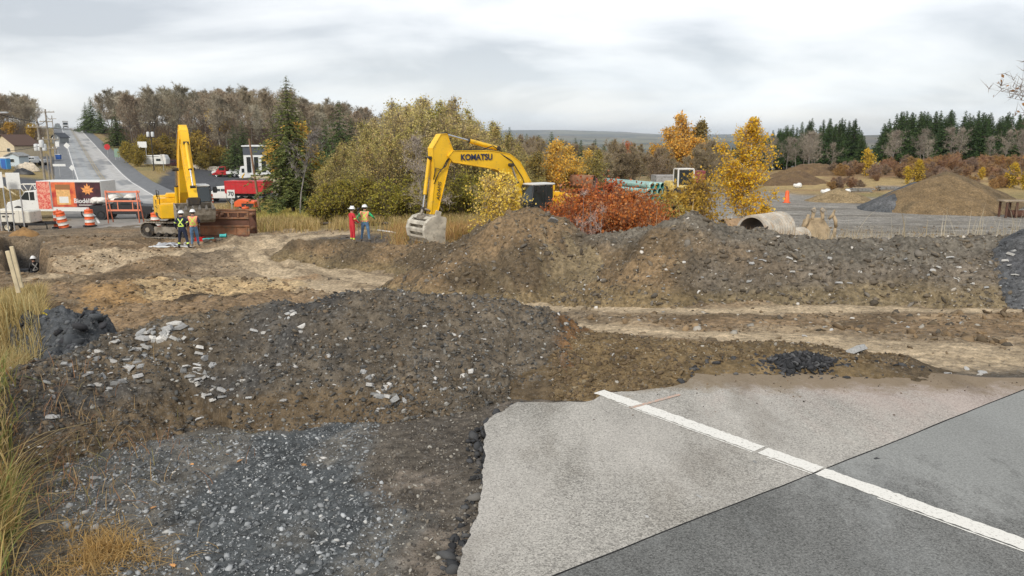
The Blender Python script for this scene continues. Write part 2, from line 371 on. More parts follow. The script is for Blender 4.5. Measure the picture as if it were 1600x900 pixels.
TRACKS = [
    (HP((1750, 500), (1600, 488), (1350, 484), (1100, 487), (900, 481), (760, 461), (640, 446), (540, 426), (470, 404), (410, 385), (395, 362)), .62),
    (HP((1800, 570), (1600, 549), (1300, 534), (1100, 523), (900, 514), (760, 492), (600, 460), (500, 446), (420, 424), (385, 400), (430, 372), (540, 352)), .6),
    (HP((700, 455), (560, 436), (480, 420), (440, 398), (470, 372), (600, 356)), .55),
    (HP((620, 452), (520, 450), (450, 436), (410, 410), (400, 384)), .5),
    (HP((60, 442), (180, 420), (300, 400), (380, 384), (430, 372)), .35),
    (HP((1800, 610), (1600, 575), (1450, 560), (1330, 548), (1200, 532)), .55)]
def offs(pts, o):
    r = []
    for i, p in enumerate(pts):
        a = Vector(pts[max(i-1, 0)]); b = Vector(pts[min(i+1, len(pts)-1)]); d = (b-a).normalized(); r.append((p[0]-d.y*o, p[1]+d.x*o))
    return r
RUTS = [offs(TRACKS[i][0], o) for i, o in ((0, .95), (0, -.85), (1, .8), (1, -.8), (2, .7), (2, -.8), (3, .6), (3, -.6), (4, .6))]
SANDP = HP((128, 462), (170, 452), (260, 444), (370, 444), (450, 450), (380, 462), (250, 470), (190, 480), (135, 492))
SAND2 = HP((200, 450), (330, 438), (430, 436), (470, 444), (430, 458), (330, 464), (250, 470))
PALE1 = HP((95, 412), (150, 398), (240, 396), (330, 392), (240, 404), (190, 420), (110, 424))
GRAVA = [tuple(P(u, v, -.2))[:2] for u, v in ((90, 690), (200, 680), (330, 668), (440, 664), (520, 642), (600, 640), (540, 760), (620, 830), (560, 960), (300, 1100), (150, 1000), (120, 760))]
PARK = [(UX(u, Y, -4.9), Y) for u, Y in ((232, 100), (262, 150), (300, 196), (430, 196), (470, 150), (470, 88), (330, 84), (262, 92))]
YARD = [(UX(u, Y, -2.5), Y) for u, Y in ((1010, 42), (1150, 36), (1300, 33), (1750, 31), (1900, 56), (1600, 60), (1440, 66), (1330, 68), (1250, 70), (1180, 82), (1040, 84), (1000, 60))]
LOT = [(UX(u, Y, -3), Y) for u, Y in ((-300, 100), (96, 104), (100, 122), (60, 128), (-300, 130))]
LOT2 = [(UX(u, Y, -3), Y) for u, Y in ((72, 196), (112, 150), (124, 116), (140, 100), (160, 88), (120, 92), (96, 132), (60, 150))]
SIDE = [(UX(u, Y, -4.3), Y) for u, Y in ((232, 92), (262, 98), (330, 96), (330, 84), (250, 76), (222, 76))]
GRASS1 = HP((560, 351), (640, 352), (760, 350), (770, 383), (720, 380), (620, 372))
def blend(c, col, k): return c*(1-k[:, None])+col*k[:, None]
def soil_ground(x, y, z):
    r = np.hypot(x, y); nA = fbm(x, y, 3.0, 5, 1); nB = fbm(x, y, .7, 4, 9); nC = fbm(x, y, 9.0, 4, 31)
    c = np.tile(C_BROWN, (len(x), 1))
    c = blend(c, C_DARK, sstep(.0, .35, nA+nB*.35)*.85); c = blend(c, C_GREYBR, sstep(.0, .45, nC)*.6)
    c = blend(c, C_TRACK*.75, sstep(.15, .6, fbm(x*.6, y*1.6, 2.5, 4, 77))*.55*sstep(12, 16, y))
    # worked muddy ground where the crew stands
    d, _ = seg_d(x, y, HP((500, 370), (600, 372), (700, 378), (760, 384))); c = blend(c, np.array((.085, .08, .075)), (1-sstep(1.2, 3.0, d+nB*.8))*.8)
    for pts, wd in TRACKS:
        d, _ = seg_d(x, y, pts); c = blend(c, C_TRACK, (1-sstep(wd*.6, wd*1.7, d+nB*.22+nA*.15))*.92)
        c = blend(c, C_TRACK*.8, (1-sstep(wd*1.2, wd*3.4, d+nB*.9))*.35)
    for pts in RUTS:
        d, _ = seg_d(x, y, pts); c = blend(c, C_DARK, (1-sstep(.05, .26, np.abs(d+nB*.35)))*.38*sstep(-.25, .15, nA))
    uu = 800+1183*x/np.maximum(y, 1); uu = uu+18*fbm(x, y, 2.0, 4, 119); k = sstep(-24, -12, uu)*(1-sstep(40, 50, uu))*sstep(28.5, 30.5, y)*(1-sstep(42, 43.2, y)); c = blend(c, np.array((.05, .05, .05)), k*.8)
    k = 1-sstep(-.1, .5, sdpoly(x, y, SANDP)+nB*.5); c = blend(c, C_SAND, k*.95)
    k = 1-sstep(-.1, .4, sdpoly(x, y, SAND2)+nB*.7); c = blend(c, C_TRACK*np.array((1.05, 1, .85)), k*.7)
    k = 1-sstep(-.1, .8, sdpoly(x, y, PALE1)+nB*1.2); c = blend(c, C_TRACK*.95, k*.75)
    d, _ = seg_d(x, y, HP((290, 466), (340, 460), (385, 463))); c = blend(c, C_DARK*.55, (1-sstep(.3, .9, d+nB*.5)))
    d, _ = seg_d(x, y, HP((450, 440), (480, 436))); c = blend(c, C_RUST, (1-sstep(.2, .8, d+nB*.6))*.5)
    # near the camera: dark grey crushed gravel, earth beside the pavement
    near = 1-sstep(8.2, 9.0, y); c = blend(c, np.array((.105, .09, .072)), near)
    c = blend(c, np.array((.26, .215, .17)), near*sstep(.22, .5, fbm(x, y, .9, 4, 55))*.7)
    k = (1-sstep(-.12, .2, sdpoly(x, y, GRAVA)+nB*.38+.2*nA))*near; c = blend(c, C_GRAV, k)
    k = k*sstep(.1, .4, fbm(x*1.3, y*.7, .9, 4, 61)); c = blend(c, np.array((.17, .155, .13)), k*.75)
    k = near*(1-sstep(-2.6, -1.9, x+nB*.4+ (y-4)*.35)); c = blend(c, np.array((.10, .095, .08)), k*.6)
    # beyond the works
    k = sstep(62, 74, y+nC*6)
    ver = blend(np.tile(C_DRY, (len(x), 1)), C_GREEN, sstep(-.1, .5, fbm(x, y, 12, 4, 13))*.6); ver = blend(ver, C_BROWN, sstep(.15, .5, fbm(x, y, 7, 4, 19))*.7)
    c = c*(1-k[:, None])+ver*k[:, None]
    u = 800+1183*x/np.maximum(y, 1)
    k = sstep(420, 470, u)*(1-sstep(980, 1010, u))*sstep(42, 46, y+nC*2); c = blend(c, C_DRY*.9, k*(1-sstep(100, 140, y)))
    k = sstep(980, 1010, u)*sstep(30, 36, y+nC); c = c*(1-k[:, None])+ver*k[:, None]
    k = sstep(1180, 1230, u)*sstep(68, 76, y+nC*4)*(1-sstep(134, 140, y)); c = blend(c, C_FIELD*np.array((1.15, 1, .9)), k*.8); c = blend(c, np.array((.26, .165, .085)), k*sstep(.05, .35, fbm(x*.5, y, 6, 5, 27))*.8)
    k = sstep(1340, 1420, u)*sstep(92, 100, y+nC*5); c = blend(c, np.array((.17, .085, .045)), k*.75)
    k = (1-sstep(-.5, 1.2, sdpoly(x, y, GRASS1)+nB)); c = blend(c, C_DRY*.8, k)
    for pl, cc, wd in ((PARK, C_ROAD*1.05, 1.2), (LOT, C_ROAD*1.3, 2.0), (LOT2, C_ROAD*1.25, 1.2), (SIDE, C_ROAD, 1.0), (YARD, C_YARD, 2.5)):
        far = (y > 25); kk = np.zeros(len(x)); q = far & (y < 260)
        kk[q] = 1-sstep(-wd*.5, wd*.5, sdpoly(x[q], y[q], pl)+nC[q]*wd*1.3)
        cc2 = np.array(cc)*(1+.25*fbm(x, y*2.2, 5, 4, 23))[:, None]
        if pl is YARD:
            cc2 = cc2*(1+.22*sstep(.1, .5, fbm(x*.35+y*.05, y*2.0, 1.6, 3, 43)))[:, None]-.05*sstep(.2, .5, fbm(x*.3, y*1.4, 2.2, 3, 47))[:, None]
        c = c*(1-kk[:, None])+cc2*kk[:, None]
    s, d = road_sd(x, y); k = (1-sstep(7.6, 9.2, np.abs(d)+nB*.5))*sstep(-16, -8, s)*(1-sstep(-4, 8, s)); c = blend(c, C_GREYBR*.95, k)
    k = sstep(150, 200, r)*(1-sstep(7.8, 9, -np.abs(d)+0*d+99)); 
    k = sstep(175, 205, y)*(1-(1-sstep(9, 11, np.abs(d)))*(s > 0)); c = blend(c, C_FOREST, k*(u < 640))
    k = sstep(140, 170, y)*sstep(640, 700, u); c = blend(c, C_FOREST, k)
    # far valley: woods and fields, roofs of a town
    k = sstep(350, 600, r); fld = fbm(x, y, 700, 4, 91)
    vv = blend(np.tile(np.array((.045, .055, .035)), (len(x), 1)), np.array((.16, .15, .08)), sstep(.12, .22, fld)); vv = blend(vv, np.array((.13, .085, .05)), sstep(.1, .5, fbm(x, y, 400, 3, 93))*.6)
    c = c*(1-k[:, None])+vv*k[:, None]
    return np.clip(c, .01, .8)
def disp_ground(x, y):
    """real relief of the worked ground, metres"""
    act = sstep(7.2, 9.5, y)*(1-sstep(60, 80, y)); u = 800+1183*x/np.maximum(y, 1)
    a = .13*fbm(x, y, 3.2, 4, 101)+.08*fbm(x, y, .8, 4, 103)+.035*fbm(x, y, .22, 3, 105)
    rough = np.ones(len(x))
    for pts in RUTS:
        d, _ = seg_d(x, y, pts); a = a-.035*np.exp(-(d/.16)**2)+.03*np.exp(-((d-.38)/.16)**2)
    for pts, wd in TRACKS:
        d, par = seg_d(x, y, pts); k = 1-sstep(wd*.8, wd*1.8, d); a = a-.05*k+.03*(sstep(wd*.8, wd*1.3, d)*(1-sstep(wd*1.3, wd*2.2, d))); rough = rough*(1-.75*k)
        a = a+.010*k*np.sin(par*260)*(y < 30)
    yard = sstep(1000, 1040, u)*sstep(30, 36, y)
    a = a*(.35+.65*rough)*(1-.8*yard)
    lefts = (1-sstep(420, 520, u))*sstep(16, 20, y)*(1-sstep(44, 50, y)); a = a+lefts*(.30*fbm(x*1.1, y*.8, 2.4, 4, 107)+.16*(1-2*np.abs(fbm(x+.6*y, y, 1.5, 4, 117))))
    un = u+18*fbm(x, y, 2.0, 4, 119); yn = y+1.6*fbm(x, y, 1.7, 4, 121); pit = sstep(-26, -6, un)*(1-sstep(36, 52, un))*sstep(28.6, 31.2, yn)*(1-sstep(41, 43.4, yn)); a = a-2.3*pit
    nearg = (1-sstep(7.4, 8.6, y))
    b = .035*fbm(x, y, 1.1, 3, 109)+.022*fbm(x, y, .16, 3, 111)
    asp = sstep(-.2, .3, x-P(740, 760, 0)[0])
    return a*act+b*nearg*(1-asp*.8)+.25*fbm(x, y, 14, 4, 113)*sstep(75, 95, y)*(1-sstep(6, 10, np.abs(road_sd(x, y)[1])*-1+16)*0)*sstep(11, 18, np.abs(road_sd(x, y)[1]))*(1-.9*(1-sstep(0, 2, sdpoly(x, y, PARK))))
OX, OY = 0.0, -2.5
def polar(a0, a1, na, r0, r1, nr):
    a = np.linspace(a0, a1, na); rr = np.exp(np.linspace(math.log(r0), math.log(r1), nr)); A, RR = np.meshgrid(a, rr)
    return (OX+RR*np.sin(A)), (OY+RR*np.cos(A))
def gridfaces(nr, na):
    i = np.arange(nr-1)[:, None]*na+np.arange(na-1)[None]; i = i.ravel()
    return np.stack([i, i+1, i+1+na, i+na], 1)[:, ::-1]
angs = np.concatenate([np.linspace(-1.5, -.69, 60), np.linspace(-.685, .685, 1000), np.linspace(.69, 1.5, 60)])
rads = np.concatenate([np.exp(np.linspace(math.log(2.2), math.log(5.0), 60)), np.exp(np.linspace(math.log(5.02), math.log(72), 640)), np.exp(np.linspace(math.log(73), math.log(14000), 190))])
A_, R_ = np.meshgrid(angs, rads); gx = (OX+R_*np.sin(A_)).ravel(); gy = (OY+R_*np.cos(A_)).ravel()
GB = base(gx, gy); gzz = GB+disp_ground(gx, gy)
M_SOIL = soil_mat("worked_earth", .30, .035, 24)
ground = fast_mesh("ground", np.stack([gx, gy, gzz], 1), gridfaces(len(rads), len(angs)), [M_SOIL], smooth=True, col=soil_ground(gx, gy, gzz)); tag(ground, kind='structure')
def ground_z(x, y):
    x = np.atleast_1d(np.asarray(x, float)); y = np.atleast_1d(np.asarray(y, float)); return base(x, y)+disp_ground(x, y)

# ------------------------------------------------------------------ spoil heaps and banks
HEAPS = {}
def heap(name, crest, sf, sb, rnd, soilfn, label, cat, amp=(.10, .04, .02), rough=(1.2, .35, .1), pad=5.0, na=None, m=None, seed=0, group=None, dens=.0019, ext=None, ridge=0):
    """crest: (x, y, z) points; sf/sb: fall of the near / far side"""
    cx = np.array([c[0] for c in crest]); cy = np.array([c[1] for c in crest]); cz = np.array([c[2] for c in crest])
    x0, x1, y0, y1 = cx.min()-pad, cx.max()+pad, cy.min()-pad, cy.max()+pad
    cor = [(a-OX, b-OY) for a in (x0, x1) for b in (max(y0, OY+2.4), y1)]
    aa = [math.atan2(a, b) for a, b in cor]; r0 = max(3.0, min(math.hypot(a, b) for a, b in cor)); r0 = max(3.0, min(r0, y0-OY)); r1 = max(math.hypot(a, b) for a, b in cor)
    a0, a1 = min(aa), max(aa); na = int((a1-a0)/dens)+2; nr = int(math.log(r1/r0)/(dens*1.7))+2
    X, Y = polar(a0, a1, na, r0, r1, nr); X = X.ravel(); Y = Y.ravel()
    def surf(X, Y):
        wx = X+.25*fbm(X, Y, 1.8, 3, seed+3); wy = Y+.25*fbm(X, Y, 1.8, 3, seed+4)
        d, par = seg_d(wx, wy, list(zip(cx, cy))); zc = np.interp(par, np.arange(len(cz)), cz)
        cyi = np.interp(par, np.arange(len(cz)), cy); cxi = np.interp(par, np.arange(len(cz)), cx)
        fa = -((wx-cxi)*cxi+(wy-cyi)*cyi)/(np.hypot(cxi, cyi)*np.maximum(d, .05)); front = fa > 0
        sl = sb+(sf-sb)*sstep(-.6, .6, fa)
        z = zc-sl*(np.sqrt(d*d+rnd*rnd)-rnd)
        for a, s_, k in zip(amp, rough, (0, 1, 2)): z = z+a*fbm(X, Y, s_, 4 if k < 2 else 3, seed+11*k)
        z = z+.35*amp[2]*fbm(X, Y, .07, 2, seed+5)
        if ridge: z = z+ridge*(1-np.abs(fbm(X*1.6+Y*.3, Y*.7, .9, 4, seed+77))*2)*sstep(0, .6, d)
        return z, front, d, par
    z, front, d, par = surf(X, Y)
    g = ground_z(X, Y); keep = (z-g) > -.06
    Fc = gridfaces(nr, na); kf = keep[Fc].any(1); Fc = Fc[kf]
    used = np.unique(Fc); mp_ = np.full(len(X), -1); mp_[used] = np.arange(len(used)); Fc = mp_[Fc]
    V = np.stack([X, Y, z], 1)[used]
    # sink the rim into the ground
    hgt = (z-g)[used]; V[:, 2] -= np.where(hgt < 0, .05, 0)
    col = soilfn(X[used], Y[used], z[used], hgt, d[used], par[used])
    o = fast_mesh(name, V, Fc, [m or M_SOIL], smooth=True, col=np.clip(col, .01, .8)); tag(o, label, cat, group)
    HEAPS.setdefault(name, []).append(surf); o['_n'] = 0; del o['_n']
    return surf
def cr_(pts): return [tuple(PY(u, v, Y)) for u, v, Y in pts]
def palette(c0, c1, c2=None, k2=.5, s=0):
    def f(x, y, z, h, d, par):
        c = np.tile(np.array(c0), (len(x), 1)); c = blend(c, np.array(c1), sstep(-.1, .4, fbm(x, y, 1.6, 5, s+1)))
        if c2 is not None: c = blend(c, np.array(c2), sstep(.1, .45, fbm(x, y, .8, 4, s+7))*k2)
        return c
    return f
def soil_front(x, y, z, h, d, par):
    c = np.tile(np.array((.125, .103, .076)), (len(x), 1))
    c = blend(c, np.array((.078, .074, .068)), sstep(-.1, .35, fbm(x, y, 1.3, 5, 201)))
    c = blend(c, np.array((.155, .118, .075)), sstep(.0, .4, fbm(x, y, 2.0, 4, 203))*.7)
    low = (1-sstep(.18, .34, h+.1*fbm(x, y, .6, 3, 207)))*(1-sstep(-1.2, -.4, x)); c = blend(c, np.array((.145, .105, .062)), low*.9)
    c = blend(c, C_RUST*.9, sstep(.35, .6, x+fbm(x, y, .8, 3, 209)*.25)*.85)
    return c
def soil_long(x, y, z, h, d, par):
    c = np.tile(np.array((.215, .148, .082)), (len(x), 1)); n = fbm(x, y, 2.2, 5, 221); st = fbm(x*2.2+y*.9, y*.6, 1.2, 4, 223)
    c = blend(c, np.array((.095, .072, .045)), sstep(-.05, .35, n)*.85)
    c = blend(c, np.array((.30, .235, .135)), sstep(.18, .42, st)*sstep(-2, 3, x)*(1-sstep(7.5, 9, x))*.6)
    right = sstep(3.5, 7.0, x+n*2.2); c = blend(c, np.array((.15, .132, .108)), right*.8)
    top = (1-sstep(.5, 1.3, d+n*.7)); c = blend(c, np.array((.15, .134, .108)), top*sstep(1.2, 3, x)*.85)
    c = blend(c, np.array((.21, .16, .085)), (1-sstep(.15, .5, h+n*.2))*.7)
    return c
surf_front = heap("spoil_heap", cr_([(-60, 660, 6.2), (30, 606, 6.8), (100, 560, 7.7), (200, 522, 8.5), (300, 498, 8.9), (400, 482, 9.1), (500, 468, 9.2), (600, 460, 9.3), (700, 466, 9.4), (800, 476, 9.6), (868, 490, 9.5)]),
     .46, .6, .25, soil_front, "big dark stony spoil heap beside the grey gravel and broken pavement", "spoil heap", amp=(.15, .08, .045), rough=(1.3, .38, .10), seed=300, pad=3.4)
surf_low = heap("earth_bank", cr_([(905, 524, 9.0), (1000, 532, 8.9), (1100, 537, 8.8), (1200, 541, 8.7), (1300, 547, 8.6), (1385, 560, 8.4)]),
     .28, .4, .2, palette((.165, .118, .062), (.115, .085, .052), (.2, .14, .07), .5, 310), "low orange brown earth bank along the far edge of the pavement", "earth bank", amp=(.05, .03, .015), rough=(.8, .25, .09), seed=320, pad=2.0)
surf_long = heap("spoil_bank", cr_([(478, 376, 33), (560, 384, 32), (650, 384, 31), (735, 384, 28), (775, 352, 25), (826, 332, 22.7), (868, 345, 22), (915, 371, 21.5), (960, 371, 21), (1010, 366, 20.5), (1050, 350, 20), (1080, 338, 19.7), (1108, 356, 19.3), (1150, 362, 19), (1185, 362, 18.8), (1230, 375, 18.3), (1300, 377, 18), (1400, 375, 17.8), (1500, 370, 17.6), (1620, 372, 17.3), (1800, 370, 17)]),
     .56, .75, .35, soil_long, "long brown spoil bank running beyond the wheel tracks below the red bush", "spoil bank", amp=(.22, .17, .085), rough=(1.9, .6, .17), seed=330, pad=7.0, ridge=.13)
surf_dark = heap("shale_heap", cr_([(1640, 344, 17.0), (1760, 320, 16.8)]), .62, .7, .2, palette((.085, .088, .092), (.12, .12, .12), (.065, .065, .07), .6, 340),
     "dark grey shale heap at the right end of the long spoil bank", "shale heap", amp=(.10, .05, .03), rough=(1.0, .35, .12), seed=345, pad=5.0)
def soil_edge(x, y, z, h, d, par):
    c = np.tile(np.array((.075, .08, .085)), (len(x), 1)); c = blend(c, np.array((.26, .2, .11)), sstep(.05, .35, fbm(x, y, .8, 4, 351))*(1-sstep(-7.6, -6.6, x)*.0)*(sstep(.0, 1, 1))*(1-sstep(-8.2, -7.3, x))); return c
surf_edge = heap("clay_bank", [tuple(PY(*p)) for p in ((-420, 520, 13.5), (-150, 515, 13.5), (30, 510, 13.0), (88, 492, 12.6), (116, 480, 12.0), (128, 505, 10.8), (118, 540, 9.6))],
     1.5, 1.5, .25, soil_edge, "dark grey lumpy clay bank beside the tall dry grass", "clay bank", amp=(.26, .22, .12), rough=(1.0, .45, .14), seed=360, pad=3.0)
# yard heaps
def soil_yard(x, y, z, h, d, par):
    c = np.tile(np.array((.20, .138, .072)), (len(x), 1)); return blend(c, np.array((.135, .098, .055)), sstep(-.1, .4, fbm(x, y, 3, 5, 371)))
heap("dirt_pile", cr_([(1462, 277, 56), (1480, 268, 57), (1510, 278, 57.5)]), .52, .55, .5, soil_yard, "large cone of brown dirt standing on the grey yard", "dirt pile", amp=(.12, .05, .03), rough=(2.0, .6, .2), seed=380, pad=8, dens=.0015)
heap("gravel_pile", cr_([(1390, 306, 55.5), (1412, 292, 58), (1432, 284, 60)]), .55, .55, .3, palette((.085, .09, .095), (.12, .122, .125), None, 0, 390), "dark grey gravel pile leaning on the left of the large dirt cone", "gravel pile", amp=(.1, .05, .03), rough=(1.5, .5, .2), seed=390, pad=6, dens=.0015)
heap("sand_pile", cr_([(1302, 296, 64), (1312, 293, 64), (1336, 302, 63)]), .5, .5, .3, palette((.27, .20, .11), (.22, .16, .085), None, 0, 392), "small tan sand pile on the yard in front of the field slope", "sand pile", amp=(.08, .04, .02), rough=(1.5, .5, .2), seed=394, pad=5, dens=.0016)
heap("dirt_pile", cr_([(1208, 284, 88), (1228, 272, 90), (1246, 268, 92)]), .45, .5, .8, palette((.17, .11, .055), (.14, .09, .05), None, 0, 396), "dark brown dirt pile behind the orange marker on the yard", "dirt pile", amp=(.3, .15, .06), rough=(3, 1, .4), seed=396, pad=8, dens=.0016)
heap("dirt_pile", cr_([(1246, 260, 108), (1268, 256, 109), (1290, 258, 110), (1316, 264, 110)]), .45, .5, .8, palette((.17, .11, .055), (.14, .09, .05), None, 0, 398), "long dark brown dirt pile in front of the tall pines", "dirt pile", amp=(.35, .15, .06), rough=(3, 1, .4), seed=398, pad=9, dens=.0016)
ALLS = [surf_front, surf_low, surf_long, surf_dark, surf_edge]
def top_z(x, y):
    x = np.atleast_1d(np.asarray(x, float)); y = np.atleast_1d(np.asarray(y, float)); z = ground_z(x, y)
    for s_ in ALLS: z = np.maximum(z, s_(x, y)[0])
    return z

# ------------------------------------------------------------------ broken pavement by the camera
def asphalt_mat(name, c0, c1, dust, dustcol, seed):
    m = bpy.data.materials.new(name); m.use_nodes = True; nt = m.node_tree; b = nt.nodes['Principled BSDF']; b.inputs['Roughness'].default_value = .9; b.inputs['Specular IOR Level'].default_value = .25
    tcn = N(nt, 'ShaderNodeTexCoord')
    def noise(scl, det, rough=.6, off=0, stretch=None):
        t = N(nt, 'ShaderNodeTexNoise'); t.inputs['Scale'].default_value = scl; t.inputs['Detail'].default_value = det; t.inputs['Roughness'].default_value = rough
        mp_ = N(nt, 'ShaderNodeMapping'); mp_.inputs['Location'].default_value = (off+seed, off*.7, 0)
        if stretch: mp_.inputs['Scale'].default_value = stretch; mp_.inputs['Rotation'].default_value = (0, 0, R(-40))
        L(nt, tcn.outputs['Object'], mp_.inputs[0]); L(nt, mp_.outputs[0], t.inputs['Vector']); return t.outputs[0]
    def rng(s_, a, b_, c, d):
        mr = N(nt, 'ShaderNodeMapRange'); mr.inputs[1].default_value = a; mr.inputs[2].default_value = b_; mr.inputs[3].default_value = c; mr.inputs[4].default_value = d; L(nt, s_, mr.inputs[0]); return mr.outputs[0]
    agg = noise(260, 2, .7)
    mx_ = N(nt, 'ShaderNodeMixRGB'); mx_.inputs[1].default_value = (*c0, 1); mx_.inputs[2].default_value = (*c1, 1); L(nt, rng(agg, .35, .65, 0, 1), mx_.inputs[0])
    vo = N(nt, 'ShaderNodeTexVoronoi'); vo.inputs['Scale'].default_value = 95; L(nt, tcn.outputs['Object'], vo.inputs['Vector'])
    se = N(nt, 'ShaderNodeSeparateColor'); L(nt, vo.outputs['Color'], se.inputs[0])
    st = N(nt, 'ShaderNodeMixRGB', blend_type='MULTIPLY'); st.inputs[0].default_value = 1; L(nt, mx_.outputs[0], st.inputs[1]); L(nt, rng(se.outputs[0], 0, 1, .5, 1.55), st.inputs[2])
    du = N(nt, 'ShaderNodeMixRGB'); L(nt, st.outputs[0], du.inputs[1]); du.inputs[2].default_value = (*dustcol, 1)
    a = rng(noise(.9, 7, .6, 3, (1, .35, 1)), .38, .62, 0, 1); bb = rng(noise(70, 5, .85, 9), .44, .56, .1, 1)
    mu = N(nt, 'ShaderNodeMath', operation='MULTIPLY'); L(nt, a, mu.inputs[0]); L(nt, bb, mu.inputs[1]); mk = N(nt, 'ShaderNodeMath', operation='MULTIPLY'); L(nt, mu.outputs[0], mk.inputs[0]); mk.inputs[1].default_value = dust
    L(nt, mk.outputs[0], du.inputs[0])
    ds = N(nt, 'ShaderNodeMixRGB', blend_type='MULTIPLY'); ds.inputs[0].default_value = 1; L(nt, du.outputs[0], ds.inputs[1]); L(nt, rng(noise(1.6, 6, .65, 17, (1, .4, 1)), .35, .65, .88, 1.08), ds.inputs[2])
    fin = ds.outputs[0]
    # tracked mud, damp stains and pink brick dust, each with its own outline
    sx = N(nt, 'ShaderNodeSeparateXYZ'); L(nt, tcn.outputs['Object'], sx.inputs[0])
    def lin(kx, ky, k0, nz, amt):
        a_ = N(nt, 'ShaderNodeMath', operation='MULTIPLY_ADD'); L(nt, sx.outputs[0], a_.inputs[0]); a_.inputs[1].default_value = kx; a_.inputs[2].default_value = k0
        b_ = N(nt, 'ShaderNodeMath', operation='MULTIPLY_ADD'); L(nt, sx.outputs[1], b_.inputs[0]); b_.inputs[1].default_value = ky; L(nt, a_.outputs[0], b_.inputs[2])
        c_ = N(nt, 'ShaderNodeMath', operation='MULTIPLY_ADD'); L(nt, nz, c_.inputs[0]); c_.inputs[1].default_value = amt; L(nt, b_.outputs[0], c_.inputs[2]); return c_.outputs[0]
    def lay(fin, mask, colr, mode='MIX'):
        q_ = N(nt, 'ShaderNodeMixRGB', blend_type=mode); L(nt, mask, q_.inputs[0]); L(nt, fin, q_.inputs[1]); q_.inputs[2].default_value = (*colr, 1); return q_.outputs[0]
    if seed == 0:
        fin = lay(fin, rng(lin(.3, .3, -3.35, noise(2.2, 7, .7, 31, (1, .4, 1)), 1.6), .25, .9, 0, .4), (.50, .37, .32))
        fin = lay(fin, rng(lin(.02, 1.0, -8.1, noise(3.5, 8, .75, 37), 1.5), .05, .45, 0, .85), (.22, .165, .10))
        fin = lay(fin, rng(noise(1.1, 8, .7, 41, (1, .45, 1)), .53, .68, 0, .5), (.45, .42, .38), 'MULTIPLY')
    else:
        fin = lay(fin, rng(noise(.7, 9, .75, 51, (1, .4, 1)), .5, .6, 0, .35), (.30, .31, .30))
        fin = lay(fin, rng(lin(.16, .16, -2.15, noise(1.3, 10, .8, 43, (1, .5, 1)), 2.0), .05, .3, 0, .6), (.38, .385, .365))
        fin = lay(fin, rng(noise(55, 5, .85, 47), .45, .6, 0, .55), (.45, .45, .45), 'MULTIPLY')
    L(nt, fin, b.inputs['Base Color'])
    bp = N(nt, 'ShaderNodeBump'); bp.inputs['Strength'].default_value = .5; bp.inputs['Distance'].default_value = .006; L(nt, vo.outputs['Distance'], bp.inputs['Height']); L(nt, bp.outputs[0], b.inputs['Normal'])
    return m
M_ASPH1 = asphalt_mat("dusty_asphalt", (.20, .188, .165), (.46, .438, .39), .8, (.55, .515, .465), 0)
M_ASPH2 = asphalt_mat("dark_asphalt", (.062, .063, .060), (.195, .195, .182), .55, (.38, .38, .36), 5)
M_ASPHE = mat("broken_asphalt_edge", (.045, .045, .047), .9, bump=.8, bscale=60)
M_WHITE = bpy.data.materials.new("worn_white_paint")
def worn_paint(m, col, under, keep=.62, scale=55):
    m.use_nodes = True; nt = m.node_tree; b = nt.nodes['Principled BSDF']; b.inputs['Roughness'].default_value = .8
    tcn = N(nt, 'ShaderNodeTexCoord'); t = N(nt, 'ShaderNodeTexNoise'); t.inputs['Scale'].default_value = scale; t.inputs['Detail'].default_value = 6; t.inputs['Roughness'].default_value = .75
    L(nt, tcn.outputs['Object'], t.inputs['Vector']); mr = N(nt, 'ShaderNodeMapRange'); mr.inputs[1].default_value = keep-.06; mr.inputs[2].default_value = keep+.06; L(nt, t.outputs[0], mr.inputs[0])
    mm = N(nt, 'ShaderNodeMixRGB'); L(nt, mr.outputs[0], mm.inputs[0]); mm.inputs[1].default_value = (*col, 1); mm.inputs[2].default_value = (*under, 1); L(nt, mm.outputs[0], b.inputs['Base Color'])
worn_paint(M_WHITE, (.76, .74, .68), (.34, .32, .28), .6, 45)
def slab(name, outline, z0, z1, m, medge=None, jag=None, parent=None):
    """flat plate from an x,y outline; jag: set of edge indices to roughen"""
    pts = []; n = len(outline)
    for i in range(n):
        a = Vector(outline[i][:2]); b = Vector(outline[(i+1) % n][:2]); pts.append(a)
        if jag and i in jag:
            L_ = (b-a).length; k = max(2, int(L_/.025)); nr_ = Vector((b.y-a.y, a.x-b.x)).normalized()
            for j in range(1, k):
                p = a.lerp(b, j/k); f = min(j, k-j)/k*4; f = min(1, f)
                pts.append(p+nr_*float(.035*fbm(np.array([p.x]), np.array([p.y]), .35, 5, 401, .65)[0]*2.2)*f)
    bm = bmesh.new(); vs = [bm.verts.new((p.x, p.y, z1)) for p in pts]
    es = [bm.edges.new((vs[i], vs[(i+1) % len(vs)])) for i in range(len(vs))]
    bmesh.ops.triangle_fill(bm, use_beauty=True, use_dissolve=False, edges=es)
    bmesh.ops.recalc_face_normals(bm, faces=bm.faces[:])
    for f in bm.faces:
        if f.normal.z < 0: f.normal_flip()
    mb = MB(); bm.verts.index_update(); mb.add([v.co for v in bm.verts], [[v.index for v in f.verts] for f in bm.faces], m)
    bm.free()
    k = len(pts); V = [(p.x, p.y, z1) for p in pts]+[(p.x-(0), p.y, z0) for p in pts]
    mb.add(V, [(i, i+k, (i+1) % k+k, (i+1) % k) for i in range(k)], medge or m)
    return mb.build(name, parent)
q = lambda u, v: tuple(P(u, v, 0))[:2]
S0, S1 = Vector(q(872, 897)), Vector(q(1598, 610)); sdv = (S1-S0).normalized(); Sa = S0-sdv*4.5; Sb = S1+sdv*6
gapn = Vector((-sdv.y, sdv.x))*.006
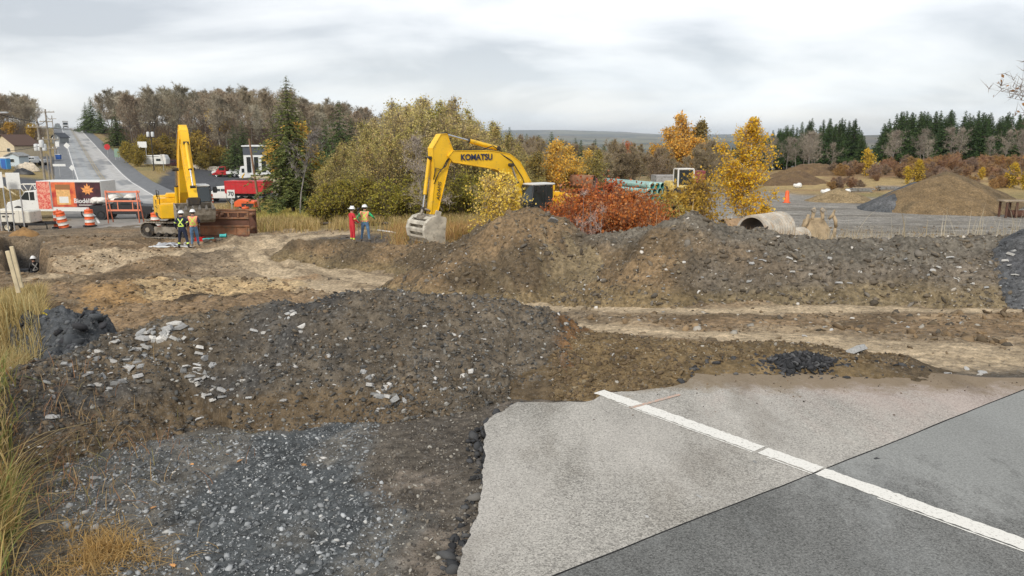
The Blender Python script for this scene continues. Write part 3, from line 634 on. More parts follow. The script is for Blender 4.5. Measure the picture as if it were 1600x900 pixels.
Lline0, Lline1 = Vector(q(936, 612)), Vector(q(1600, 850)); ldv = (Lline1-Lline0).normalized(); lnn = Vector((-ldv.y, ldv.x))
SEAM = [Sa.lerp(Sb, t/60)+Vector((-sdv.y, sdv.x))*float(.014*fbm(np.array([t*.3]), np.array([2.]), 1.0, 4, 5)[0]) for t in range(61)]
old = [Sa+gapn, Vector((-.75, .9)), Vector(q(690, 940)), Vector(q(716, 888)), Vector(q(738, 820)), Vector(q(752, 770)), Vector(q(757, 720)), Vector(q(757, 668)), Vector(q(772, 648)), Vector(q(808, 628)), Vector(q(860, 629)), Vector(q(915, 628)), Vector(q(950, 613)),
       Vector(q(1000, 610)), Vector(q(1072, 598)), Vector(q(1092, 578)), Vector(q(1180, 572)), Vector(q(1300, 573)), Vector(q(1420, 581)), Vector(q(1560, 590)), Vector(q(1760, 590)), Sb+gapn]+[p+gapn*(.7+.6*random.random()) for p in SEAM[-2:0:-1]]
asph1 = slab("asphalt_road", old, -.10, 0.0, M_ASPH1, M_ASPHE, jag=set(range(2, 20))); tag(asph1, kind='structure')
dark = [p-gapn*(.6+.6*random.random()) for p in SEAM]+[ Sb+Vector((6, -3)), Vector((14, -5)), Vector((0, -5)), Sa+Vector((1, -3))]
asph2 = slab("asphalt_road", dark, -.10, -.003, M_ASPH2, M_ASPHE); tag(asph2, kind='structure')
M_OPAINT = bpy.data.materials.new("faded_orange_paint"); worn_paint(M_OPAINT, (.62, .36, .25), (.40, .36, .31), .48, 60)
# painted edge line, cut by the seam
def sline(a, b, w0, w1, z, m, name, jw=.004):
    n = max(2, int((b-a).length/.03)); top = []; bot = []
    for i in range(n+1):
        p = a.lerp(b, i/n); w_ = w0+(w1-w0)*i/n
        top.append(p+lnn*(w_/2+random.uniform(-jw, jw))); bot.append(p-lnn*(w_/2+random.uniform(-jw, jw)))
    V = [(p.x, p.y, z) for p in top]+[(p.x, p.y, z) for p in bot]; k = n+1
    mb = MB(); mb.add(V, [(i, i+1, k+i+1, k+i) for i in range(n)], m); o = mb.build(name); return o
def cross(a, d, b, e):
    den = d.x*e.y-d.y*e.x; t = ((b.x-a.x)*e.y-(b.y-a.y)*e.x)/den; return a+d*t
Lx = cross(Lline0, ldv, S0, sdv); LW = .165
oa, ob = Vector(q(985, 638)), Vector(q(1062, 617)); mb = MB(); nn = Vector((-(ob-oa).y, (ob-oa).x)).normalized()*.022; mb.add([(*(oa-nn), .006), (*(ob-nn), .006), (*(ob+nn), .006), (*(oa+nn), .006)], [(0, 1, 2, 3)], M_OPAINT); o = mb.build("paint_mark_line"); tag(o, kind='structure')
Lb = Lline0+ldv*(Vector(q(1188, 704))-Lline0).dot(ldv)
for a, b, z in ((Lline0+ldv*.0, Lb-ldv*.02, .004), (Lb+ldv*.015, Lx-ldv*.008, .004), (Lx+ldv*.008, Lline1+ldv*4, .001)):
    o = sline(a, b, LW, LW, z, M_WHITE, "lane_line", .009); tag(o, kind='structure')
    o = sline(a+ldv*min(.5, (b-a).length*.2)-lnn*.105, b-lnn*.105, .016, .016, z, M_WHITE, "lane_line", .003); tag(o, kind='structure')
# ================================================================== STONES
def ico_protos(n, seed):
    rs = np.random.RandomState(seed); bm = bmesh.new(); bmesh.ops.create_icosphere(bm, subdivisions=1, radius=1)
    V = np.array([v.co[:] for v in bm.verts]); Fx = np.array([[v.index for v in f.verts] for f in bm.faces]); bm.free()
    out_ = []
    for i in range(n):
        v = V*(1+rs.uniform(-.42, .42, (len(V), 1))); v = np.sign(v)*np.abs(v)**.8; v = v*np.array((1, rs.uniform(.6, .95), rs.uniform(.22, .55))); out_.append(v)
    return np.array(out_), Fx
def rotmats(rs, n, tilt=.6):
    a = rs.uniform(0, 2*np.pi, n); b = rs.normal(0, tilt, n); c = rs.normal(0, tilt, n)
    ca, sa, cb_, sb_, cc, sc_ = np.cos(a), np.sin(a), np.cos(b), np.sin(b), np.cos(c), np.sin(c); Z = np.zeros(n); O = np.ones(n)
    Rz = np.stack([ca, -sa, Z, sa, ca, Z, Z, Z, O], 1).reshape(-1, 3, 3); Rx = np.stack([O, Z, Z, Z, cb_, -sb_, Z, sb_, cb_], 1).reshape(-1, 3, 3); Ry = np.stack([cc, Z, sc_, Z, O, Z, -sc_, Z, cc], 1).reshape(-1, 3, 3)
    return Rz@Rx@Ry
def attr_mat(name, rough=.85, trans=0.0, var=0.0, bump=0.0):
    m = bpy.data.materials.new(name); m.use_nodes = True; nt = m.node_tree; b = nt.nodes['Principled BSDF']; b.inputs['Roughness'].default_value = rough; b.inputs['Specular IOR Level'].default_value = .25
    at = N(nt, 'ShaderNodeAttribute', attribute_name='soil'); src = at.outputs['Color']
    if var:
        oi = N(nt, 'ShaderNodeObjectInfo'); hs = N(nt, 'ShaderNodeHueSaturation'); m1 = N(nt, 'ShaderNodeMapRange'); m1.inputs[3].default_value = 1-var; m1.inputs[4].default_value = 1+var; L(nt, oi.outputs['Random'], m1.inputs[0]); L(nt, m1.outputs[0], hs.inputs['Value'])
        m2 = N(nt, 'ShaderNodeMapRange'); m2.inputs[3].default_value = .5-var*.06; m2.inputs[4].default_value = .5+var*.06; f = N(nt, 'ShaderNodeMath', operation='FRACT'); g = N(nt, 'ShaderNodeMath', operation='MULTIPLY'); L(nt, oi.outputs['Random'], g.inputs[0]); g.inputs[1].default_value = 7.13; L(nt, g.outputs[0], f.inputs[0]); L(nt, f.outputs[0], m2.inputs[0]); L(nt, m2.outputs[0], hs.inputs['Hue'])
        L(nt, src, hs.inputs['Color']); src = hs.outputs[0]
    L(nt, src, b.inputs['Base Color'])
    if trans:
        tr = N(nt, 'ShaderNodeBsdfTranslucent'); L(nt, src, tr.inputs[0]); mxs = N(nt, 'ShaderNodeMixShader'); mxs.inputs[0].default_value = trans
        L(nt, b.outputs[0], mxs.inputs[1]); L(nt, tr.outputs[0], mxs.inputs[2]); L(nt, mxs.outputs[0], nt.nodes['Material Output'].inputs['Surface'])
    return m
M_STONE = attr_mat("loose_stone", .85)
STP, STF = ico_protos(10, 3)
def scatter_stones(name, x, y, z, size, col, label, seed, tilt=.6, sink=.25, kind='stuff'):
    rs = np.random.RandomState(seed); n = len(x); Rm = rotmats(rs, n, tilt); pi_ = rs.randint(0, len(STP), n)
    V = STP[pi_]*size[:, None, None]; V = np.einsum('nij,nkj->nki', Rm, V); V += np.stack([x, y, z+size*(.35-sink)], 1)[:, None]
    nv = STP.shape[1]; Fx = (STF[None]+(np.arange(n)*nv)[:, None, None]).reshape(-1, 3)
    o = fast_mesh(name, V.reshape(-1, 3), Fx, [M_STONE], col=np.repeat(col, nv, 0)); tag(o, kind=kind, label=label, cat='stones')
    return o
def powsize(rs, n, s0, s1, p=2.2):
    u = rs.uniform(0, 1, n); return (s0**(1-p)+u*(s1**(1-p)-s0**(1-p)))**(1/(1-p))
def stone_cols(rs, n, cols, wts):
    c = np.array(cols)[rs.choice(len(cols), n, p=np.array(wts)/sum(wts))]; return np.clip(c*rs.uniform(.7, 1.3, (n, 1)), .02, .8)
ASPOLY = [tuple(p[:2]) for p in old]
def polsample(rs, n, u0, u1, Y0, Y1, p=1.0):
    Y = np.exp(rs.uniform(math.log(Y0), math.log(Y1), n)) if p == 1.0 else rs.uniform(Y0**p, Y1**p, n)**(1/p)
    u = rs.uniform(u0, u1, n); x = (u-800)/F*(Y*CP+3*SP); return x, Y
rs = np.random.RandomState(11)
# crushed gravel apron beside the pavement
x, y = polsample(rs, 30000, -150, 800, 3.3, 8.3); d = sdpoly(x, y, ASPOLY); k = d > .0; x, y = x[k], y[k]
kg = sdpoly(x, y, GRAVA) < .1+.2*fbm(x, y, .6, 3, 3)
s = powsize(rs, len(x), .006, .038, 2.6)*.85; s = np.where(kg, s, s*.85)
c1 = stone_cols(rs, len(x), [(.15, .157, .16), (.22, .23, .232), (.36, .37, .37), (.09, .095, .098), (.46, .455, .43)], [4, 4, 2.4, 2.5, .5]); c2 = stone_cols(rs, len(x), [(.14, .12, .095), (.22, .195, .16), (.32, .30, .26), (.09, .08, .07)], [4, 3, 1.2, 3])
scatter_stones("gravel", x, y, ground_z(x, y), s, np.where(kg[:, None], c1, c2), "crushed blue grey gravel spread beside the broken pavement", 1)
# stones on each heap
def heap_stones(surf, u0, u1, Y0, Y1, n, s0, s1, cols, w, label, seed, p=1.0, pw=2.4):
    rs = np.random.RandomState(seed); x, y = polsample(rs, n, u0, u1, Y0, Y1, p); z, front, d, par = surf(x, y); g = ground_z(x, y); k = (z-g > .0); x, y, z = x[k], y[k], z[k]
    k = sdpoly(x, y, ASPOLY) > 0; x, y, z = x[k], y[k], z[k]
    cl = .55+.9*sstep(-.1, .4, fbm(x, y, 1.1, 3, seed)); k = rs.uniform(0, 1.3, len(x)) < cl; x, y, z = x[k], y[k], z[k]
    s = powsize(rs, len(x), s0, s1, pw); scatter_stones("rubble", x, y, z, s, stone_cols(rs, len(x), cols, w), label, seed)
heap_stones(surf_front, -100, 930, 5.6, 10.6, 42000, .006, .042, [(.10, .098, .092), (.17, .16, .14), (.32, .31, .28), (.06, .057, .052), (.46, .44, .41), (.17, .13, .085)], [6, 3, 1.3, 5, .55, 2], "loose dark stones covering the front spoil heap", 21)
heap_stones(surf_low, 860, 1420, 7.6, 9.8, 5000, .008, .035, [(.16, .12, .07), (.24, .19, .12), (.35, .32, .27), (.10, .08, .06)], [4, 3, 1, 3], "small brown stones on the low earth bank", 22)
heap_stones(surf_long, 430, 1900, 14, 32, 36000, .012, .07, [(.17, .13, .08), (.26, .21, .14), (.42, .38, .32), (.08, .065, .05), (.6, .56, .5)], [4, 3, 1.6, 3.5, .6], "loose brown and grey stones over the long spoil bank", 23)
heap_stones(surf_edge, -100, 260, 8, 15, 3500, .015, .13, [(.07, .075, .08), (.11, .115, .12), (.05, .05, .055)], [3, 2, 2], 'dark lumps of clay and shale on the left bank', 28, pw=2.0)
heap_stones(surf_dark, 1400, 1900, 13.5, 19, 7000, .012, .07, [(.09, .095, .10), (.15, .155, .16), (.28, .285, .29), (.06, .06, .062)], [4, 3, 1, 3], "dark shale fragments on the grey heap", 24)
x, y = polsample(rs, 26000, -100, 1900, 8.2, 44, .6); s = powsize(rs, len(x), .012, .10, 2.3)
dt = np.full(len(x), 9.); 
for pts, wd in TRACKS: dt = np.minimum(dt, seg_d(x, y, pts)[0]/wd)
k = (sdpoly(x, y, ASPOLY) > .05) & ((dt > 1.3) | (rs.uniform(0, 1, len(x)) < .12)); x, y, s = x[k], y[k], s[k]
scatter_stones("rubble", x, y, ground_z(x, y), s, stone_cols(rs, len(x), [(.16, .12, .075), (.24, .19, .13), (.36, .33, .28), (.10, .085, .065)], [5, 3, 1, 3]), "stones scattered over the worked brown ground", 25)
heap_stones(surf_long, 430, 1900, 14, 32, 22000, .02, .13, [(.17, .138, .098), (.14, .115, .085), (.11, .09, .066), (.16, .142, .118)], [3, 3, 3, 3], "clods of brown earth over the long spoil bank", 33, pw=2.3)
heap_stones(surf_front, -100, 930, 5.6, 10.6, 13000, .008, .045, [(.125, .103, .076), (.09, .074, .055), (.15, .11, .07)], [3, 3, 2], "clods of dark earth over the front spoil heap", 34, pw=2.3)
heap_stones(surf_low, 860, 1420, 7.6, 9.8, 6000, .010, .05, [(.165, .115, .06), (.12, .085, .05)], [3, 3], "clods of brown earth on the low bank", 35, pw=2.3)
rs = np.random.RandomState(36); x, y = polsample(rs, 26000, -100, 1900, 8.4, 44, .5); k = (sdpoly(x, y, ASPOLY) > .05) & (fbm(x, y, 2.2, 4, 37) > .02); dt = np.full(len(x), 9.)
for pts, wd in TRACKS: dt = np.minimum(dt, seg_d(x, y, pts)[0]/wd)
k &= (dt > 1.5); x, y = x[k], y[k]; scatter_stones("clods", x, y, ground_z(x, y), powsize(rs, len(x), .02, .13, 2.2), stone_cols(rs, len(x), [(.25, .175, .10), (.18, .125, .07), (.12, .085, .05)], [3, 3, 3]), "clods of earth turned up over the worked ground", 38)
# broken asphalt crumbs along the torn edge and the black heap of asphalt
x, y = polsample(rs, 9000, 640, 1500, 3.6, 9.2); d = sdpoly(x, y, ASPOLY); k = (d > -.02) & (d < .13+.1*fbm(x, y, .5, 3, 8)); x, y = x[k], y[k]
scatter_stones("asphalt_crumbs", x, y, np.maximum(top_z(x, y), -.09), powsize(rs, len(x), .010, .05, 2.0), stone_cols(rs, len(x), [(.035, .036, .038), (.06, .06, .062), (.09, .085, .08)], [4, 3, 1]), "black crumbs of broken asphalt along the torn pavement edge", 26)
x, y = polsample(rs, 2600, 840, 1750, 3.4, 8.6); k = sdpoly(x, y, ASPOLY) < -.02; x, y = x[k], y[k]
k = rs.uniform(0, 1, len(x)) < np.clip((y-5.2)/3.0, .02, 1)**3*.9; x, y = x[k], y[k]
scatter_stones("asphalt_crumbs", x, y, np.zeros(len(x))+.004, powsize(rs, len(x), .004, .016, 2.2), stone_cols(rs, len(x), [(.12, .08, .05), (.20, .14, .085), (.07, .06, .05)], [3, 2, 3]), "small dark crumbs lying on the dusty pavement", 27)
def lump_pile(name, cu, cv, wu, wy, h, n, s0, s1, cols, label, cat, seed, z0=0.0, cyl=0):
    """a heap built of angular lumps"""
    rs = np.random.RandomState(seed); c = P(cu, cv, z0); a = rs.normal(0, .42, n); b = rs.normal(0, .42, n); x = c.x+a*wu; y = c.y+b*wy
    z = z0+h*np.clip(1-np.sqrt(a*a+b*b)*1.0, 0, 1)*rs.uniform(.3, 1, n)**.5; o = scatter_stones(name, x, y, z, powsize(rs, n, s0, s1, 1.8), stone_cols(rs, n, cols, [3, 3, 1]), label, seed, kind=None); tag(o, label, cat); 
    if 'kind' in o: del o['kind']
    return o
x, y = polsample(rs, 1500, 640, 1450, 3.6, 9.0); d = sdpoly(x, y, ASPOLY); k = (d > .0) & (d < .12); x, y = x[k][:170], y[k][:170]
scatter_stones("asphalt_crumbs", x, y, np.maximum(top_z(x, y), -.08), powsize(rs, len(x), .03, .08, 1.6), stone_cols(rs, len(x), [(.045, .046, .048), (.08, .08, .08), (.16, .15, .135)], [3, 3, 1]), "broken chunks of asphalt fallen from the torn pavement edge", 29)
lump_pile("asphalt_pile", 1250, 572, .75, .34, .17, 1500, .014, .055, [(.03, .031, .033), (.05, .05, .053), (.10, .10, .10)], "black pile of crumbled asphalt on the far edge of the pavement", "asphalt pile", 31)
# large pale slabs, each one a thing
def hit_top(u, v):
    d = ray(u, v); d = d/d[1]; ys = np.exp(np.linspace(math.log(3.2), math.log(42), 420)); z = CAM_Z+d[2]*ys; g = top_z(d[0]*ys, ys); b = np.nonzero(z <= g)[0]; i = b[0] if len(b) else 419
    return Vector((d[0]*ys[i], ys[i], g[i]))
M_SLAB = [mat("pale_shale_%d" % i, c, .8, var=.25, vscale=14, bump=.5, bscale=50, objvar=.3, dirt=.25) for i, c in enumerate([(.44, .435, .42), (.56, .54, .50), (.32, .32, .31)])]
def slab_proto(seed, m):
    rs = random.Random(seed); n = rs.randint(5, 7); a0 = rs.uniform(0, 6); P_ = [(math.cos(a0+i*2*math.pi/n+rs.uniform(-.3, .3))*rs.uniform(.7, 1.1), math.sin(a0+i*2*math.pi/n)*rs.uniform(.45, .8)) for i in range(n)]
    bm = bmesh.new(); t = rs.uniform(.12, .26); lo = [bm.verts.new((x, y, -t)) for x, y in P_]; hi = [bm.verts.new((x*rs.uniform(.75, .98), y*rs.uniform(.75, .98), t+rs.uniform(-.06, .06))) for x, y in P_]
    bmesh.ops.convex_hull(bm, input=bm.verts[:]); mb = MB(); mb.bm(bm, m); o = mb.build("shale_rock"); return o
SLABS = [slab_proto(i, M_SLAB[i % 3]) for i in range(9)]
used = set()
def rocks(spots, label, group, seed):
    rs = random.Random(seed)
    for cu, cv, su, sv, n, s0, s1 in spots:
        for _ in range(n):
            p = hit_top(cu+rs.gauss(0, su), cv+rs.gauss(0, sv))
            if seed != 12 and sdpoly(np.array([p.x]), np.array([p.y]), ASPOLY)[0] < .04: continue
            if seed == 12: p.z = .002
            i = rs.randrange(9)
            o = SLABS[i] if i not in used else SLABS[i].copy()
            if i in used: COL.objects.link(o)
            used.add(i); s = rs.uniform(s0, s1); o.location = p+Vector((0, 0, s*.02)); o.scale = (s, s*rs.uniform(.7, 1.1), s); o.rotation_euler = (rs.gauss(.25, .3), rs.gauss(0, .3), rs.uniform(0, 6.28)); tag(o, label, "rock", group)
rocks([(150, 572, 26, 22, 24, .025, .09), (265, 520, 28, 10, 22, .03, .11), (235, 530, 16, 12, 8, .05, .11), (312, 590, 14, 24, 36, .025, .08), (250, 560, 60, 30, 26, .02, .06), (1500, 0, 1, 1, 0, .1, .1), (420, 520, 18, 8, 6, .03, .08), (455, 488, 8, 5, 2, .04, .07), (205, 572, 8, 8, 3, .06, .1),
       (596, 612, 14, 12, 15, .03, .085), (610, 622, 3, 4, 1, .10, .11), (575, 585, 14, 6, 4, .03, .06), (540, 500, 60, 15, 7, .02, .05), (728, 585, 5, 4, 2, .05, .07), (740, 600, 50, 18, 8, .02, .045), (650, 540, 90, 30, 12, .02, .045), (85, 658, 6, 6, 2, .05, .09), (60, 610, 20, 14, 5, .03, .06), (400, 600, 60, 20, 8, .02, .05)],
      "pale grey broken shale slab lying on the dark front spoil heap", "pale slabs on the front spoil heap", 5)
rocks([(506, 718, 1, 1, 1, .035, .04), (150, 748, 2, 1, 1, .05, .055), (450, 820, 60, 40, 12, .014, .026), (330, 720, 80, 30, 10, .014, .024), (560, 700, 50, 20, 8, .014, .024)], "pale stone larger than the crushed gravel round it", "pale stones in the gravel", 6)
rocks([(1250, 420, 90, 25, 16, .05, .11), (1480, 420, 70, 25, 18, .05, .12), (1080, 440, 60, 25, 10, .04, .08), (900, 440, 80, 20, 9, .04, .08), (860, 350, 3, 3, 1, .22, .25), (700, 420, 60, 12, 6, .05, .08), (1180, 415, 20, 8, 4, .06, .12)], "pale slab of shale lying on the face of the long spoil bank", "pale slabs on the long spoil bank", 7)
rocks([(1330, 549, 2, 1, 1, .20, .22)], "broad flat tan slab lying by the black asphalt pile", "tan slab", 8)
rocks([(1400, 510, 120, 8, 9, .03, .07), (1050, 500, 80, 6, 6, .03, .06), (1540, 583, 40, 3, 4, .05, .09), (980, 560, 30, 8, 3, .03, .05)], "flat pale stone lying on the brown dirt beside the wheel tracks", "flat stones by the tracks", 9)
rocks([(1180, 738, 1, 1, 1, .028, .03), (1092, 794, 1, 1, 1, .03, .032), (1010, 824, 2, 1, 1, .02, .022)], 'small rusty brown clod lying on the pale pavement', 'clods on the pavement', 12)
# fallen leaves on the gravel
M_LEAF = mat("fallen_leaf", (.62, .30, .10), .8, objvar=.35)
def leafmesh(name, m):
    mb = MB(); pts = [(0, -1), (.35, -.45), (.75, -.5), (.5, 0), (.85, .4), (.3, .35), (0, 1), (-.3, .35), (-.85, .4), (-.5, 0), (-.75, -.5), (-.35, -.45)]
    vs = [(0, 0, .12)]+[(x_, y_, .25*abs(x_)+.06*y_) for x_, y_ in pts]; mb.add(vs, [(0, i+1, (i+1) % 12+1) for i in range(12)], m); mb.add([(a, b, c+.03) for a, b, c in vs], [(0, (i+1) % 12+1, i+1) for i in range(12)], m); return mb.build(name)
lf0 = leafmesh("fallen_leaf", M_LEAF); first = True
for u, v in ((375, 724), (300, 728), (355, 712), (475, 730), (270, 888), (128, 712), (60, 722), (240, 796), (425, 650)):
    o = lf0 if first else lf0.copy(); 
    if not first: COL.objects.link(o)
    first = False; p = hit_top(u, v); o.location = p+Vector((0, 0, .012)); s_ = random.uniform(.02, .034); o.scale = (s_, s_, s_*.8); o.rotation_euler = (random.uniform(-.4, .4), random.uniform(-.4, .4), random.uniform(0, 6)); tag(o, "dry orange leaf fallen on the dark gravel", "leaf", "fallen leaves on the gravel")
# ================================================================== VEGETATION
M_VEG = attr_mat("foliage", .75, .42, var=.14); M_VEGN = attr_mat("needles", .8, .12, var=.16)
M_BARK = mat("bark", (.13, .105, .085), .9, var=.35, vscale=6, bump=.5, bscale=18, objvar=.2)
M_BARKG = mat("grey_bark", (.24, .22, .20), .9, var=.3, vscale=6, bump=.4, bscale=18)
M_BIRCH = mat("white_bark", (.55, .53, .49), .8, var=.35, vscale=9, bump=.2)
M_TWIG = attr_mat("twigs", .9, 0, var=.2)
def seg_mesh(segs, n=4):
    """segs (k,8): a xyz, b xyz, ra, rb -> V, F"""
    s = np.asarray(segs, float); a = s[:, :3]; b = s[:, 3:6]; d = b-a; d /= np.linalg.norm(d, axis=1, keepdims=True)+1e-9
    h = np.where(np.abs(d[:, 2:3]) < .9, np.array([[0, 0, 1.]]), np.array([[1., 0, 0]])); xx = np.cross(d, h); xx /= np.linalg.norm(xx, axis=1, keepdims=True)+1e-9; yy = np.cross(d, xx)
    t = np.arange(n)*2*np.pi/n; c = np.cos(t)[None, :, None]; si = np.sin(t)[None, :, None]; o = xx[:, None]*c+yy[:, None]*si
    V = np.concatenate([a[:, None]+o*s[:, 6][:, None, None], b[:, None]+o*s[:, 7][:, None, None]], 1); k = np.arange(n); f = np.stack([k, (k+1) % n, (k+1) % n+n, k+n], 1)
    Fx = (f[None]+(np.arange(len(s))*2*n)[:, None, None]).reshape(-1, 4); return V.reshape(-1, 3), Fx
def leaf_quads(rs, C, size, flat=0.0, asp=.62, down=None):
    n = len(C); a = rs.normal(size=(n, 3)); a /= np.linalg.norm(a, axis=1, keepdims=True); b = rs.normal(size=(n, 3)); b[:, 2] *= (1-flat)
    if down is not None: a = a*(1-down)+down*np.array([[0, 0, -1.]]); a /= np.linalg.norm(a, axis=1, keepdims=True)
    b = b-a*(a*b).sum(1, keepdims=True); b /= np.linalg.norm(b, axis=1, keepdims=True)+1e-9; s = np.asarray(size).reshape(-1, 1)*np.ones((n, 1))
    V = np.stack([C-a*s, C+b*s*asp, C+a*s, C-b*s*asp], 1).reshape(-1, 3); Fx = np.arange(n*4).reshape(-1, 4); return V, Fx
def strands(rs, C, D, ln, wd):
    """thin tapering twig blades from C along D"""
    n = len(C); D = D/(np.linalg.norm(D, axis=1, keepdims=True)+1e-9); side = np.cross(D, rs.normal(size=(n, 3))); side /= np.linalg.norm(side, axis=1, keepdims=True)+1e-9
    ln = np.asarray(ln).reshape(-1, 1)*np.ones((n, 1)); V = np.stack([C-side*wd, C+side*wd, C+D*ln], 1).reshape(-1, 3); return V, np.arange(n*3).reshape(-1, 3)
def grow(rs, H, r0, base_f=.3, nl=16, up=.5, ln=.38, lv=2, wob=.12, multi=1, lean=.0, sub=5, taper=.25):
    segs = []; tips = []; inner = []
    def limb(p, d, L_, r, lev):
        n = 5 if lev == 0 else 4 if lev == 1 else 3; q = p.copy(); 
        for i in range(n):
            nd = d+rs.normal(size=3)*wob*(1+lev*.5); nd[2] += (.06 if lev else .0); nd /= np.linalg.norm(nd); q2 = q+nd*L_/n; ra = r*(1-(1-taper)*i/n); rb = r*(1-(1-taper)*(i+1)/n)
            segs.append([*q, *q2, ra, rb]); 
            if lev < lv and i >= (0 if lev else 99):
                for _ in range(sub if lev == 1 else 3):
                    if rs.rand() < .8:
                        sd_ = rs.normal(size=3); sd_ -= nd*sd_.dot(nd); sd_ /= np.linalg.norm(sd_)+1e-9; limb(q+(q2-q)*rs.rand(), nd*.75+sd_*.7+np.array([0, 0, .15]), L_*rs.uniform(.3, .5), r*.4, lev+1)
            q, d = q2, nd
            if lev >= 1: inner.append(q.copy())
        tips.append([*q, *d])
    for k in range(multi):
        a = rs.uniform(0, 6.28); q = np.array([math.cos(a), math.sin(a), 0])*(.06*H*(k > 0)); d = np.array([math.cos(a)*lean*(k > 0), math.sin(a)*lean*(k > 0), 1.0]); n = 9; pts = [q]; hh = H*(1 if k == 0 else rs.uniform(.6, .95))
        for i in range(n):
            d = d+np.append(rs.normal(size=2)*wob*.35, 0); d /= np.linalg.norm(d); q2 = q+d*hh/n; segs.append([*q, *q2, r0*(1-.88*i/n)/(1+.3*(multi > 1)), r0*(1-.88*(i+1)/n)/(1+.3*(multi > 1))]); q = q2; pts.append(q)
        tips.append([*q, *d])
        for j in range(int(nl/multi**.5)):
            f = base_f+(1-base_f)*(j+rs.rand())/int(nl/multi**.5); i = min(int(f*n), n-1); p0 = pts[i]+(pts[i+1]-pts[i])*(f*n-i); an = j*2.4+rs.uniform(-.5, .5)
            prof = math.sin(math.pi*min(1, (f-base_f)/(1-base_f)*.85+.22))**.7; dd = np.array([math.cos(an), math.sin(an), up+f*.5]); dd /= np.linalg.norm(dd); limb(p0, dd, H*ln*prof*rs.uniform(.75, 1.15), r0*.4*(1-f*.6), 1)
    return np.array(segs), np.array(tips), np.array(inner)
def make_tree(name, trunk_mat, segs, cV, cF, cC, cmat=None, tn=5, crown='crown', big=.02):
    root = empty(name); s = segs; big = min(big, s[:, 6].max()*.6); V, Fx = seg_mesh(s[s[:, 6] > big], tn); fast_mesh('trunk', V, Fx, [trunk_mat], smooth=True, parent=root)
    if cV is not None: fast_mesh(crown, cV, cF, [cmat or M_VEG], parent=root, col=cC)
    return root
def join(parts):
    """[(V,F(tri or quad),color per face-vertex)] -> V, [tri, quad], C"""
    V = []; T = []; Q = []; C = []; n = 0
    for v, f, c in parts:
        V.append(v); (T if f.shape[1] == 3 else Q).append(f+n); C.append(np.broadcast_to(c, v.shape) if np.ndim(c) == 1 else c); n += len(v)
    return np.concatenate(V), [np.concatenate(a) for a in (T, Q) if a], np.concatenate(C)
def vary(rs, n, cols, w, k=4, amt=.25):
    c = np.array(cols)[rs.choice(len(cols), n, p=np.array(w)/sum(w))]*rs.uniform(1-amt, 1+amt, (n, 1)); return np.repeat(c, k, 0)
def bare_tree(seed, H=12, col=(.26, .19, .13), name="bare_tree", nl=15, leafcol=None, nleaf=0, base_f=.35, mb=M_BARK, ln=.3, up=.9, per=7, tw=.022, tl=.75, **kw):
    rs = np.random.RandomState(seed); segs, tips, inner = grow(rs, H, H*.012, base_f, nl, up, ln, 2, .15, **kw)
    k = per; src = np.concatenate([tips[:, :3], inner]); dr = np.concatenate([tips[:, 3:], np.tile([0, 0, .6], (len(inner), 1))]); C = np.repeat(src, k, 0); D = np.repeat(dr, k, 0)+rs.normal(size=(len(C), 3))*.75; D[:, 2] += .35
    v, f = strands(rs, C, D, rs.uniform(.35, 1, len(C))*tl, tw); sv, sf_ = seg_mesh(segs[segs[:, 6] <= .03], 3) if (segs[:, 6] <= .03).any() else (np.zeros((0, 3)), np.zeros((0, 4), int))
    parts = [(v, f, vary(rs, len(C), [col, tuple(c*.7 for c in col), tuple(c*1.35 for c in col)], [2, 1, 1], 3)), (sv, sf_, np.array(col)*.9)]
    if nleaf:
        ip = src[rs.randint(0, len(src), nleaf)]+rs.normal(size=(nleaf, 3))*.25; lv, lf = leaf_quads(rs, ip, rs.uniform(.06, .11, nleaf)); parts.append((lv, lf, vary(rs, nleaf, leafcol, [1]*len(leafcol))))
    V, Fs, C_ = join(parts); return make_tree(name, mb, segs, V, Fs, C_, M_TWIG if not nleaf else M_VEG, big=.03)
def leafy(seed, name, H, r0, nleaf, size, cols, w, mb=M_BARK, base_f=.15, nl=18, up=.6, ln=.34, multi=1, lean=.3, spread=.22, twigs=True, twc=(.2, .16, .11), top_bias=0, gap=.0, tn=5, crown='crown', lv=2, sub=5, wob=.14, big=.02):
    rs = np.random.RandomState(seed); segs, tips, inner = grow(rs, H, r0, base_f, nl, up, ln, lv, wob, multi=multi, lean=lean, sub=sub); src = np.concatenate([tips[:, :3], tips[:, :3], inner])
    if gap: kk = fbm(src[:, 0]+src[:, 2]*.7, src[:, 1]-src[:, 2]*.6, H*.16, 3, seed) > -gap; src = src[kk] if kk.sum() > 20 else src
    ip = src[rs.randint(0, len(src), nleaf)]+rs.normal(size=(nleaf, 3))*spread; ip[:, 2] = np.abs(ip[:, 2]); v, f = leaf_quads(rs, ip, rs.uniform(.6, 1.3, nleaf)*size, asp=.7)
    cc = vary(rs, nleaf, cols, w); hz = np.repeat(ip[:, 2]/H, 4)
    if top_bias: cc = cc*(1-top_bias*.5+top_bias*hz[:, None])
    parts = [(v, f, cc)]; sm = segs[segs[:, 6] <= big]
    if len(sm): sv, sf_ = seg_mesh(sm, 3); parts.append((sv, sf_, np.array(twc)))
    if twigs:
        C = np.repeat(src, 2, 0); D = rs.normal(size=(len(C), 3)); D[:, 2] += .9; tv, tf = strands(rs, C, D, rs.uniform(.2, .6, len(C))*min(1, H*.12), .006+size*.06); parts.append((tv, tf, np.array(twc)))
    V, Fs, C_ = join(parts); return make_tree(name, mb, segs, V, Fs, C_, M_VEG, tn, crown, big)
